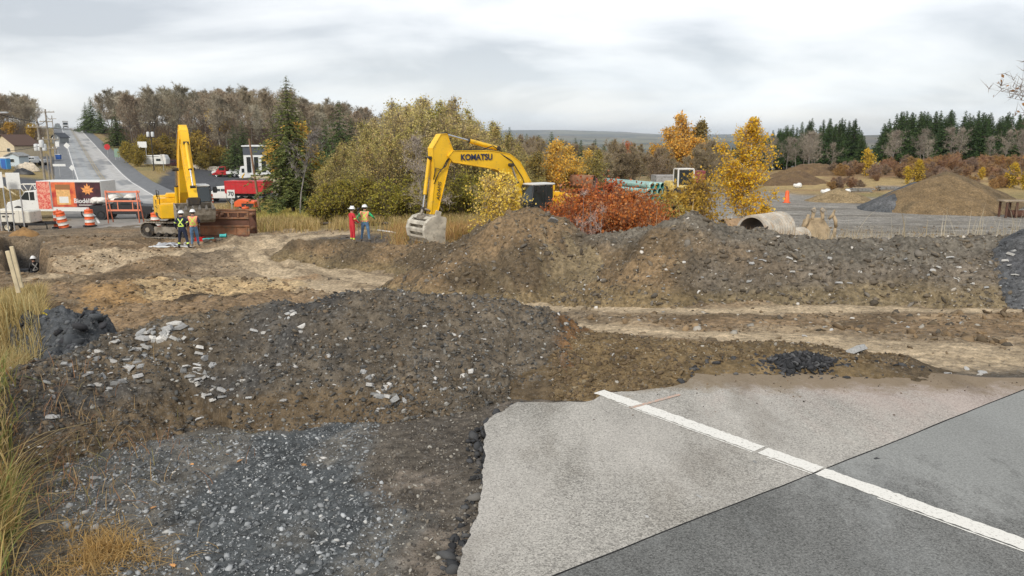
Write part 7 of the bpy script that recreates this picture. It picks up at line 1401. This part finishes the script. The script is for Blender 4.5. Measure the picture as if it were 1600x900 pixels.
M_BEIGE = mat("beige_siding", (.62, .52, .36), .8, var=.12, vscale=3); M_NAVY = mat("dark_slate_fascia", (.075, .085, .10), .6); M_TANW = mat("tan_wall", (.60, .52, .34), .8, var=.2, vscale=1); M_BLGR = mat("blue_grey_panel", (.30, .36, .42), .4)
building("house", "beige gabled house at the left edge below the wooded hill", 'house', 8, 160, 5.2, 7, 3.6, M_BEIGE, rot=R(-8), gable=2.1, roof=mat("brown_roof", (.12, .07, .05), .8), wins=((.9, 1.6, 2.3, 3.0), (.9, 1.6, .9, 1.5))); building("shed", "small pale blue white shed in front of the beige house", 'shed', 21, 150, 2.6, 3, 2.2, mat("pale_blue_siding", (.55, .62, .66), .8), gable=.5, wins=((-.5, .3, 1.0, 1.6),))
building("house", "grey sided house beside the left shoulder near the crest", 'house', 88, 240, 2.4, 5, 1.9, mat("grey_siding", (.34, .36, .36), .8, var=.15), gable=1.2, roof=M_NAVY, wins=((-.9, -.2, 1.2, 2.1),))
building("building", "flat roofed building with dark fascia behind the red trailer", 'building', 433, 113, 9.0, 12, 6.4, M_WHT, rot=R(14), band=(5.2, 6.35, M_NAVY), wins=tuple((-4.1+k*1.05, -3.5+k*1.05, 2.6, 4.9) for k in range(8))); building("shop_wing", "low tan wing in front of the flat roofed building", 'building', 432, 104, 6.5, 3, 2.6, M_TANW, rot=R(14), doors=((-2.2, -1.2, 2.1),))
# porta toilet, bins, tarp heap
pt = empty("portable_toilet", at_(6.5, 140), 0, "blue portable toilet in front of the beige house", 'toilet'); mb = MB(); mb.box(-.6, .6, 0, 1.2, .1, 2.1, mat("bright_blue_plastic", (.05, .30, .62), .5), .05); mb.build('cabin', pt); mb = MB(); mb.prism([(-.62, 2.1), (.62, 2.1), (.35, 2.38), (-.35, 2.38)], -.02, 1.22, M_WHT, .03); mb.build('roof', pt); mb = MB(); mb.box(-.4, .4, -.03, .0, .2, 1.95, M_BLUE, .01); mb.build('door', pt)
for u, Y, s, lab in ((113.5, 112, 1.0, "blue lidded bin beside the left shoulder, lower one"), (92, 172, 1.5, "blue bin further up beside the left shoulder")):
    s *= .62; b_ = empty("waste_bin", at_(u, Y), .2, lab, 'bin'); b_.scale = (s, s, s); mb = MB(); mb.prism([(-.45, .12), (.45, .12), (.55, 1.25), (-.55, 1.25)], -.5, .5, M_BLUE, .04); mb.build('body', b_); mb = MB(); mb.box(-.6, .6, -.55, .55, 1.25, 1.36, M_WHT, .03); mb.build('lid', b_)
def mound_thing(name, label, cat, u, Y, w_, d_, h_, m, seed):
    n = 22; a, rr = np.meshgrid(np.linspace(0, 2*np.pi, n*2), np.linspace(0, 1, n)); X = (rr*np.cos(a)*w_/2).ravel(); Y_ = (rr*np.sin(a)*d_/2).ravel(); Z = h_*(1-rr.ravel()**2)**.7*(1+.5*fbm(X, Y_, w_*.3, 4, seed))-.05; o = fast_mesh(name, np.stack([X, Y_, Z], 1), gridfaces(n, n*2), [m]); o.location = at_(u, Y); tag(o, label, cat); return o
mound_thing("tarpaulin_heap", "long tan tarpaulin heap right of the small shed", "heap", 42, 143, 5.0, 2.2, 1.7, mat("tan_tarp", (.55, .47, .36), .8, var=.3), 3); mound_thing("black_heap", "black covered heap in front of the tan tarpaulin heap", "heap", 36, 136, 4.2, 2.0, .9, M_BLK, 5); mound_thing("dirt_clump", "orange brown clump of earth at the left behind the stakes", "dirt pile", 38, 46, 1.9, 1.2, .5, mat("orange_clay", (.27, .155, .06), .95, var=.3, bump=.6), 7)
M_DPAINT = mat("silver_paint", (.55, .56, .57), .35); M_PINKW = mat("pale_truck_paint", (.62, .55, .52), .5)
a = pickup("white pickup truck parked at the left end of the tan tarpaulin heap", at_(37, 156), R(180), M_WHT, name="pickup_truck"); a = pickup("silver pickup truck beside the white one above the tarpaulin heap", at_(54, 158), R(180), M_DPAINT, name="pickup_truck"); a = pickup("white pickup truck partly behind the red trailer and the speed sign", at_(352, 86), R(170), M_WHT)
bx = MB(); bx.box(-3, 1.6, -.1, .1, .0, .5, mat("tan_block", (.62, .48, .30), .8), .03); bx = bx.build("timber_barrier"); bx.location = at_(12, 126); tag(bx, "low tan timber barrier below the portable toilet", "barrier")
# truss boom lying behind the trailer
tr = empty("lattice_boom", at_(66, 90), R(3), "pale lattice crane boom lying on the ground behind the white cab", 'crane boom'); mb = MB()
for y in (0, .9):
    for z in (.35, 1.75): mb.tube([(-2.6, y, z), (3.2, y, z-.0)], .07, M_RFL, 6)
mb.build('chord', tr)
for y in (0, .9):
    mb = MB()
    for k in range(7): x = -2.6+k*.83; mb.tube([(x, y, .35 if k % 2 else 1.75), (x+.83, y, 1.75 if k % 2 else .35)], .045, M_RFL, 5)
    mb.build('lattice', tr)
mound_thing("rubble_heap", "pale rubble heap under the lattice boom", "heap", 70, 84, 5.0, 2.0, 1.1, mat("pale_rubble", (.50, .47, .42), .9, var=.4, vscale=4, bump=.6), 9)
lg = MB(); lg.cyl((-1.2, 0, 1.3), (.4, 0, .1), .09, M_WOODL, n=10); lg = lg.build("pale_post"); lg.location = at_(22, 92); tag(lg, "pale post leaning over behind the square white sign box", "post")
for k in range(9):
    mb = MB(); mb.prism([(-.3, 0), (.3, 0), (.18, .35), (.12, .95), (-.12, .95), (-.18, .35)], -1.0, 1.0, M_CONC, .02, Matrix.Rotation(R(90), 4, 'Z')); o = mb.build("concrete_barrier"); u = 296+k*12; o.location = at_(u, 182); tag(o, "concrete barrier in the row along the back of the parking lot", "barrier", "barrier row behind the parking lot")
# red trailer, orange compressor, tow truck, white lorry front, small yellow digger, white trailer
rt = box_trailer("dump_trailer", "bright red high sided dump trailer behind the speed sign", 'trailer', at_(391, 82), R(-8), 4.4, 2.3, 1.25, 2.6, M_RED); mound_thing("gravel_load", "dark gravel heaped in the bright red dump trailer", "load", 391, 83.2, 3.8, 1.9, .5, M_DKS, 12).location.z += 2.45
oc = empty("compressor", at_(387, 72.5), R(-4), "orange wheeled compressor in front of the red dump trailer", 'compressor'); mb = MB(); mb.prism([(-1.05, .5), (1.0, .45), (1.0, 1.05), (-.6, 1.25), (-1.05, .95)], -.6, .6, M_ORG, .05); c_ = mb.build('canopy', oc); mb = MB(); mb.box(-.3, .9, -.62, -.605, .5, .85, M_BLK); mb.build('vent', c_)
for x in (-.5, .5):
    for y in (-.7, .7): wheel(oc, x, y, .28, .28, .18, rim=M_STL)
tw = empty("tow_truck", at_(358, 166), R(180), "red and white tow truck parked in the middle of the parking lot", 'truck'); mb = MB(); mb.prism([(3.3, .5), (3.4, 1.0), (3.2, 1.35), (2.2, 1.5), (1.6, 2.3), (.3, 2.3), (.2, .5)], -1.1, 1.1, M_RED, .06); mb.prism([(3.32, .8), (3.42, 1.02), (3.22, 1.37), (2.3, 1.53), (2.5, 1.1)], -1.12, 1.12, M_WHT, .02); cb2 = mb.build('cab', tw); mb = MB(); mb.box(.6, 1.75, -1.13, 1.13, 1.5, 2.15, M_GLS); mb.build('window', cb2); mb = MB(); mb.box(-3.6, .2, -1.1, 1.1, .7, 1.3, M_WHT, .03); mb.box(-3.2, -.3, -.8, .8, 1.3, 1.7, M_STL, .1); mb.build('bed', tw); mb = MB(); mb.tube([(-.4, 0, 1.5), (-3.0, 0, 2.5), (-3.8, 0, 1.8)], .13, M_DKS, 8); mb.build('crane_arm', tw)
for x in (2.4, -1.6, -2.6):
    for y in (-1.1, 1.1): wheel(tw, x, y, .48, .48, .28)
wl = empty("lorry_cab", at_(386, 150), R(180+10), "white lorry cab beside the flat roofed building", 'truck'); mb = MB(); mb.prism([(1.2, .6), (1.25, 1.5), (.9, 2.9), (-1.0, 3.0), (-1.0, .6)], -1.15, 1.15, M_WHT, .08); c_ = mb.build('cab', wl); mb = MB(); mb.box(.0, .7, -1.17, 1.17, 1.7, 2.5, M_GLS); mb.build('window', c_)
for x in (.5, -2.0):
    for y in (-1.1, 1.1): wheel(wl, x, y, .48, .48, .28)
mb = MB(); mb.box(-3.2, -.9, -.5, .5, .6, .9, M_BLK); mb.build('chassis', wl)
sk = empty("mini_digger", at_(395, 118), R(150), "small yellow digger parked before the flat roofed building", 'digger'); mb = MB(); mb.box(-.8, .8, -.8, .8, .6, 1.2, M_YEL, .08); mb.build('body', sk); mb = MB(); mb.box(-.4, .5, -.5, .5, 2.2, 2.3, M_YEL, .03)
for x in (-.35, .45):
    for y in (-.45, .45): mb.box(x-.04, x+.04, y-.04, y+.04, 1.2, 2.2, M_YEL)
mb.build('canopy', sk)
for y in (-.6, .6): mb = MB(); mb.box(-.95, .95, y-.18, y+.18, .0, .5, M_BLK, .15); mb.build('track', sk)
mb = MB(); mb.tube([(.8, 0, 1.0), (1.5, 0, 2.2), (2.2, 0, 1.6), (2.1, 0, .7)], .12, M_YEL, 8); mb.build('arm', sk)
wt_ = empty("camping_trailer", at_(246, 163), R(3), "white camping trailer at the entrance of the parking lot", 'trailer'); mb = MB(); mb.prism([(-2.4, .5), (-2.5, 2.4), (2.0, 2.5), (2.4, 1.6), (2.3, .5)], -1.1, 1.1, M_WHT, .08); b_ = mb.build('body', wt_); mb = MB(); mb.box(-1.9, .9, -1.12, -1.105, 2.1, 2.22, M_STL); mb.box(.3, 1.6, -1.12, -1.105, 1.2, 1.7, M_GLS); mb.build('window', b_)
for y in (-1.05, 1.05): wheel(wt_, -.3, y, .35, .35, .22)
a = pickup("dark red car parked just right of the camping trailer", at_(271, 168), R(180), mat("dark_car_paint", (.06, .02, .025), .35), name="pickup_truck")
# lorry coming over the crest
s_c = 374.0; pc = road_pt(s_c, -1.9); lo_ = empty("lorry", (pc[0], pc[1], float(road_z(s_c))+.03), math.atan2(-RDIR[1], -RDIR[0]), "grey lorry coming over the crest of the road", 'lorry'); mb = MB(); mb.prism([(2.0, .6), (2.1, 1.6), (1.7, 3.0), (.2, 3.1), (.2, .6)], -1.2, 1.2, M_DPAINT, .08); c_ = mb.build('cab', lo_); mb = MB(); mb.add([(2.105, -1.0, 1.65), (2.105, 1.0, 1.65), (1.78, 1.0, 2.75), (1.78, -1.0, 2.75)], [(0, 1, 2, 3)], M_GLS); mb.build('window', c_); mb = MB(); mb.box(2.05, 2.2, -1.15, 1.15, .5, 1.0, M_BLK, .03); mb.build('bumper', lo_); mb = MB(); mb.box(-5.5, .0, -1.25, 1.25, 1.0, 3.5, M_STL, .04); mb.build('box_body', lo_)
for x in (1.2, -3.4, -4.5):
    for y in (-1.15, 1.15): wheel(lo_, x, y, .5, .5, .3)
for y in (-.85, .85): mb = MB(); mb.box(2.1, 2.22, y-.15, y+.15, .75, .95, M_LAMP); mb.build('headlight', lo_)
lo_.scale = (1, 1, 1)
# wooden stakes at the left and bits on the yard
for u, v0, Y, w_, lean, lab in ((13.5, 392, 12.6, .065, .10, "left and taller of two pale wooden stakes in the dry grass"), (20, 385, 12.9, .06, .08, "right one of two pale wooden stakes in the dry grass")):
    t_ = PY(u-2, v0, Y); h_ = .75; mb = MB(); mb.box(-w_/2, w_/2, -.02, .02, -h_, 0, M_WOODL, .004); o = mb.build("wooden_stake"); o.location = t_; o.rotation_euler = (R(3), -lean, .2); tag(o, lab, "stake")
# ================================================================== PEOPLE
from mathutils.bvhtree import BVHTree
M_SKIN = mat("skin", (.45, .24, .16), .55); M_NAVYC = mat("navy_cloth", (.012, .018, .045), .85, bump=.3, bscale=30); M_JEAN = mat("blue_denim", (.12, .22, .36), .9, var=.25, vscale=8, bump=.2); M_BOOT = mat("dark_boot", (.04, .032, .025), .8); M_BOOTG = mat("dusty_boot", (.30, .26, .22), .85); M_LIME = mat("lime_reflective", (.62, .80, .14), .5); M_OVEST = mat("orange_vest", (.86, .36, .20), .7); M_RCL = mat("red_coverall", (.58, .03, .04), .8, bump=.3, bscale=30); M_GRN = mat("green_hoodie", (.04, .46, .16), .85, bump=.3, bscale=30); M_HAT = mat("white_hard_hat", (.82, .82, .80), .35); M_HAIR = mat("dark_hair", (.05, .035, .025), .8); M_GLOVE = mat("work_glove", (.30, .26, .18), .85)
def person(label, loc, rz, J, upper, lower, boot, hand=M_SKIN, s=1.0, sleeve_band=None, leg_band=None, vest=None, straps=None, hat=M_HAT, strapback=True):
    """J: joint positions; one skinned body, coloured by the nearest bone"""
    root = empty("person", loc, rz, label, 'person'); root.scale = (s, s, s)
    d = dict(pel=(0, 0, .96), spi=(0, .0, 1.15), che=(0, .0, 1.36), nek=(0, .0, 1.52), hea=(0, .02, 1.60), crn=(0, .03, 1.73), shL=(-.19, 0, 1.44), elL=(-.27, -.02, 1.16), wrL=(-.27, .12, .93), shR=(.19, 0, 1.44), elR=(.27, -.02, 1.16), wrR=(.27, .12, .93), hpL=(-.10, 0, .90), knL=(-.12, .02, .50), anL=(-.13, -.02, .09), toL=(-.15, .16, .04), hpR=(.10, 0, .90), knR=(.12, .02, .50), anR=(.13, -.02, .09), toR=(.15, .16, .04)); d.update(J)
    d = {k: Vector(v) for k, v in d.items()}; rad = dict(pel=(.165, .12), spi=(.145, .105), che=(.175, .125), nek=(.058, .058), hea=(.078, .092), crn=(.066, .08), shL=(.075, .075), elL=(.052, .052), wrL=(.033, .033), shR=(.075, .075), elR=(.052, .052), wrR=(.033, .033), hpL=(.105, .11), knL=(.068, .07), anL=(.052, .055), toL=(.05, .035), hpR=(.105, .11), knR=(.068, .07), anR=(.052, .055), toR=(.05, .035))
    E = [('pel', 'spi'), ('spi', 'che'), ('che', 'nek'), ('nek', 'hea'), ('hea', 'crn'), ('che', 'shL'), ('shL', 'elL'), ('elL', 'wrL'), ('che', 'shR'), ('shR', 'elR'), ('elR', 'wrR'), ('pel', 'hpL'), ('hpL', 'knL'), ('knL', 'anL'), ('anL', 'toL'), ('pel', 'hpR'), ('hpR', 'knR'), ('knR', 'anR'), ('anR', 'toR')]
    for sd_, sg in (('L', -1), ('R', 1)):
        w_ = d['wr'+sd_]; f = (w_-d['el'+sd_]).normalized(); side = f.cross(Vector((sg, 0, .2))).normalized(); pm = 'pm'+sd_; d[pm] = w_+f*.07; rad[pm] = (.036, .022); E.append(('wr'+sd_, pm))
        for k in range(4): a1_, a2_ = 'f%d%s' % (k, sd_), 'g%d%s' % (k, sd_); off = side*(-.030+.020*k); L_ = (.05, .058, .055, .042)[k]; d[a1_] = d[pm]+f*(.022+L_*.4)+off; d[a2_] = d[a1_]+(f*.7-Vector((sg*.5, 0, 0))).normalized()*L_*.7; rad[a1_] = (.0095, .0095); rad[a2_] = (.008, .008); E += [(pm, a1_), (a1_, a2_)]
        th, t2 = 't'+sd_, 'u'+sd_; d[th] = w_+f*.045-side*.045; d[t2] = d[th]+f*.035; rad[th] = (.011, .011); rad[t2] = (.009, .009); E += [('wr'+sd_, th), (th, t2)]
    keys = list(d); me = bpy.data.meshes.new("body"); me.from_pydata([d[k] for k in keys], [(keys.index(a), keys.index(b)) for a, b in E], []); o = bpy.data.objects.new("body_tmp", me); COL.objects.link(o); o.modifiers.new("s", 'SKIN')
    for i, k in enumerate(keys): me.skin_vertices[0].data[i].radius = rad[k]; me.skin_vertices[0].data[i].use_root = (k == 'pel')
    sb = o.modifiers.new("ss", 'SUBSURF'); sb.levels = sb.render_levels = 2; bpy.context.view_layer.update(); dg = bpy.context.evaluated_depsgraph_get(); m2 = bpy.data.meshes.new_from_object(o.evaluated_get(dg)); bpy.data.objects.remove(o); m2.name = "body"
    ms = [M_SKIN, upper, lower, boot, hand, sleeve_band or upper, leg_band or lower]; m2.materials.clear(); [m2.materials.append(q_) for q_ in ms]
    kind = {}
    for a, b in E:
        c_ = 0 if b in ('hea', 'crn') else 3 if b[:2] == 'to' else 4 if (a[:2] in ('wr', 'pm') or b[0] in 'fgtu' and b[:2] not in ('to',)) else 2 if (b[:2] in ('hp', 'kn', 'an')) else 1
        kind[(a, b)] = c_
    kind[('pel', 'spi')] = 1
    for p in m2.polygons:
        c0 = p.center; best = 9; bi = 1
        for (a, b), kk in kind.items():
            A, B = d[a], d[b]; AB = B-A; t = max(0, min(1, (c0-A).dot(AB)/AB.length_squared)); dd = (c0-A-AB*t).length-(.6*max(rad[a])*(1-t)+.6*max(rad[b])*t)
            if dd < best:
                best = dd; bi = kk
                if b in ('anL', 'anR') and t > .88: bi = 3
                elif b in ('anL', 'anR') and .50 < t < .64 and leg_band: bi = 6
                elif b in ('elL', 'elR') and .62 < t < .78 and sleeve_band: bi = 5
                elif b in ('wrL', 'wrR') and .9 < t: bi = 4
        if bi == 1 and c0.z < d['pel'].z+.02 and abs(c0.x-d['pel'].x) < .2: bi = 2
        p.material_index = bi; p.use_smooth = True
    b_ = bpy.data.objects.new("body", m2); COL.objects.link(b_); b_.parent = root
    if vest:
        z0, z1 = d['pel'].z+.04, d['nek'].z-.02; keep = [p for p in m2.polygons if z0 < p.center.z < z1 and p.material_index == 1 and abs(p.center.x-d['che'].x) < .215]; idx = {}; V = []; Fc = []
        for p in keep:
            f = []
            for vi in p.vertices:
                if vi not in idx: idx[vi] = len(V); vv = m2.vertices[vi]; V.append(vv.co+vv.normal*.018)
                f.append(idx[vi])
            Fc.append(tuple(f))
        mb = MB(); mb.add(V, Fc, vest, True); mb.build('vest', root)
    if straps:
        bv = BVHTree.FromPolygons([v.co for v in m2.vertices], [tuple(p.vertices) for p in m2.polygons]); mb = MB()
        for sgn in ((-1,) if strapback else (1,)):
            for l_ in ([(-.13, 1.46), (.13, 1.12)], [(.13, 1.46), (-.13, 1.12)], [(-.17, 1.10), (.17, 1.10)]):
                pt_ = []
                for t in range(13):
                    x = l_[0][0]+(l_[1][0]-l_[0][0])*t/12+d['che'].x; z = l_[0][1]+(l_[1][1]-l_[0][1])*t/12; h_ = bv.ray_cast(Vector((x, sgn*1.0, z)), Vector((0, -sgn, 0)))
                    if h_[0] is not None: pt_.append(h_[0]+Vector((0, sgn*(.03 if vest else .012), 0)))
                if len(pt_) > 2:
                    dr = (Vector((l_[1][0]-l_[0][0], 0, l_[1][1]-l_[0][1]))).normalized(); pr = Vector((-dr.z, 0, dr.x))*.027; V = [p-pr for p in pt_]+[p+pr for p in pt_]; n_ = len(pt_); mb.add(V, [(i, i+1, n_+i+1, n_+i) for i in range(n_-1)], straps, True)
        if mb.v: mb.build('reflective_straps', root)
    hc = d['crn']+Vector((0, 0, -.005)); hd = (d['crn']-d['hea']).normalized()
    mb = MB(); Mh = Matrix.Translation(hc) @ hd.to_track_quat('Z', 'Y').to_matrix().to_4x4(); mb.lathe([(.165, -.012), (.168, -.004), (.128, .002), (.124, .04), (.105, .085), (.06, .115), (0, .125)], hat, 20, Mh); mb.box(-.012, .012, -.1, .1, .1, .135, hat, .008, Mh); mb.box(-.09, .09, .10, .20, -.016, -.002, hat, .005, Mh); mb.build('hard_hat', root)
    mb = MB(); mb.lathe([(.088, -.10), (.10, -.06), (.102, -.01)], M_HAIR, 14, Matrix.Translation(hc-Vector((0, .012, 0)))); mb.build('hair', root)
    fc = d['hea']+Vector((0, .085, .03)); mb = MB(); mb.add([fc+Vector((-.014, .0, -.02)), fc+Vector((.014, .0, -.02)), fc+Vector((0, .028, -.018)), fc+Vector((0, .004, .025))], [(0, 1, 2), (0, 2, 3), (1, 3, 2), (0, 3, 1)], M_SKIN); mb.box(fc.x-.022, fc.x+.022, fc.y-.004, fc.y+.004, fc.z-.055, fc.z-.047, mat("lips", (.35, .13, .1), .5), .002)
    for sx in (-.03, .03): mb.lathe([(0, 0), (.008, .0), (.006, .006), (0, .008)], M_DKS, 8, Matrix.Translation(fc+Vector((sx, -.004, .012))) @ Matrix.Rotation(R(-90), 4, 'X'))
    mb.build('face', root)
    for sx in (-1, 1): mb = MB(); mb.lathe([(.0, 0), (.022, .0), (.026, .012), (.0, .02)], M_SKIN, 8, Matrix.Translation(d['hea']+Vector((sx*.083, .01, .03))) @ Matrix.Rotation(R(90*sx), 4, 'Y')); mb.build('ear', root)
    return root
# two by the excavator: backs to us, legs apart, weight on one side
person("worker in navy coveralls with lime reflective cross on the back, seen from behind", at_(287, 36.2), R(-6), dict(knL=(-.17, .02, .50), anL=(-.22, -.02, .09), toL=(-.26, .14, .04), hpR=(.11, 0, .90), knR=(.2, .0, .50), anR=(.34, -.12, .10), toR=(.42, .02, .04), elL=(-.34, -.04, 1.18), wrL=(-.33, .10, .94), elR=(.36, -.04, 1.22), wrR=(.22, .14, 1.05)), M_NAVYC, M_NAVYC, M_BOOT, hand=M_GLOVE, sleeve_band=M_LIME, leg_band=M_LIME, straps=M_LIME, s=1.02)
person("worker in orange vest and blue jeans holding paper, beside the navy coveralls worker", at_(305, 37.2), R(8), dict(elL=(-.30, .0, 1.2), wrL=(-.12, .24, 1.1), elR=(.30, .0, 1.2), wrR=(.12, .24, 1.1), knR=(.14, .02, .5), anR=(.17, .0, .09), toR=(.2, .17, .04)), M_NAVYC, M_JEAN, M_BOOTG, vest=M_OVEST, straps=M_LIME, s=1.02)
person("worker in red coveralls standing in profile beside the green sleeved worker", at_(551.5, 36.0), R(-50), dict(knL=(-.09, .0, .50), anL=(-.10, -.04, .09), toL=(-.1, .13, .04), knR=(.09, .03, .50), anR=(.10, .0, .09), toR=(.1, .17, .04), elL=(-.25, .05, 1.18), wrL=(-.2, .28, 1.02), elR=(.25, .05, 1.18), wrR=(.2, .28, 1.02)), M_RCL, M_RCL, M_BOOTG, hand=M_GLOVE, sleeve_band=M_LIME, leg_band=M_LIME, s=1.0)
person("worker in green sleeves and orange vest with elbows out, right of the red coveralls worker", at_(571.5, 36.8), R(-4), dict(elL=(-.38, .02, 1.20), wrL=(-.34, .2, 1.0), elR=(.40, .02, 1.24), wrR=(.42, .22, 1.12), knL=(-.16, .02, .5), anL=(-.21, -.02, .09), toL=(-.24, .14, .04), knR=(.15, .02, .5), anR=(.19, 0, .09), toR=(.22, .16, .04)), M_GRN, M_JEAN, M_BOOTG, vest=M_OVEST, straps=M_LIME, s=1.0)
sv = empty("survey_pole", at_(561.5, 36.4), 0, "thin survey staff with a dark head held between the red and green workers", 'survey staff'); mb = MB(); mb.cyl((0, 0, 0), (0, 0, 1.62), .018, M_STL, n=8); mb.build('staff', sv); mb = MB(); mb.lathe([(0, 1.60), (.07, 1.62), (.07, 1.70), (.04, 1.74), (0, 1.75)], M_BLK, 12); mb.build('receiver', sv)
px_, py_ = UX(57, 39.2, -5), 39.2; person("worker with white hard hat standing down in the trench behind the dry grass", (px_, py_, float(ground_z(px_, py_)[0])+.02), R(60), dict(wrR=(.30, .26, 1.1)), M_BLK, M_NAVYC, M_BOOT, straps=M_RFL, s=1.0)
o = MB(); o.cyl((-.5, 0, .3), (.6, .3, .3), .3, M_BLK, n=20); o = o.build("black_pipe"); px_, py_ = UX(38, 40, -5), 40.0; o.location = (px_, py_, float(ground_z(px_, py_)[0])+.35); tag(o, "black pipe section down in the trench beside the hard hatted worker", "pipe")
# ------------------------------------------------------------------ air over the valley
HZ = True
if HZ:
    mh = bpy.data.materials.new("haze_air"); mh.use_nodes = True; nt = mh.node_tree; nt.nodes.clear(); oo = N(nt, 'ShaderNodeOutputMaterial'); pv = N(nt, 'ShaderNodeVolumePrincipled'); pv.inputs['Density'].default_value = .00008; pv.inputs['Color'].default_value = (.86, .93, 1.0, 1); pv.inputs['Anisotropy'].default_value = .1; L(nt, pv.outputs[0], oo.inputs['Volume'])
    bm = bmesh.new(); bmesh.ops.create_cube(bm, size=1)
    for v in bm.verts: v.co = Vector((v.co.x*30000, v.co.y*30000, -190 if v.co.z < 0 else 175))
    me = bpy.data.meshes.new("haze"); bm.to_mesh(me); bm.free(); me.materials.append(mh); hz = bpy.data.objects.new("haze", me); COL.objects.link(hz); tag(hz, "thin bluish haze over the valley", "haze", kind='stuff')
    sc.cycles.volume_bounces = 0
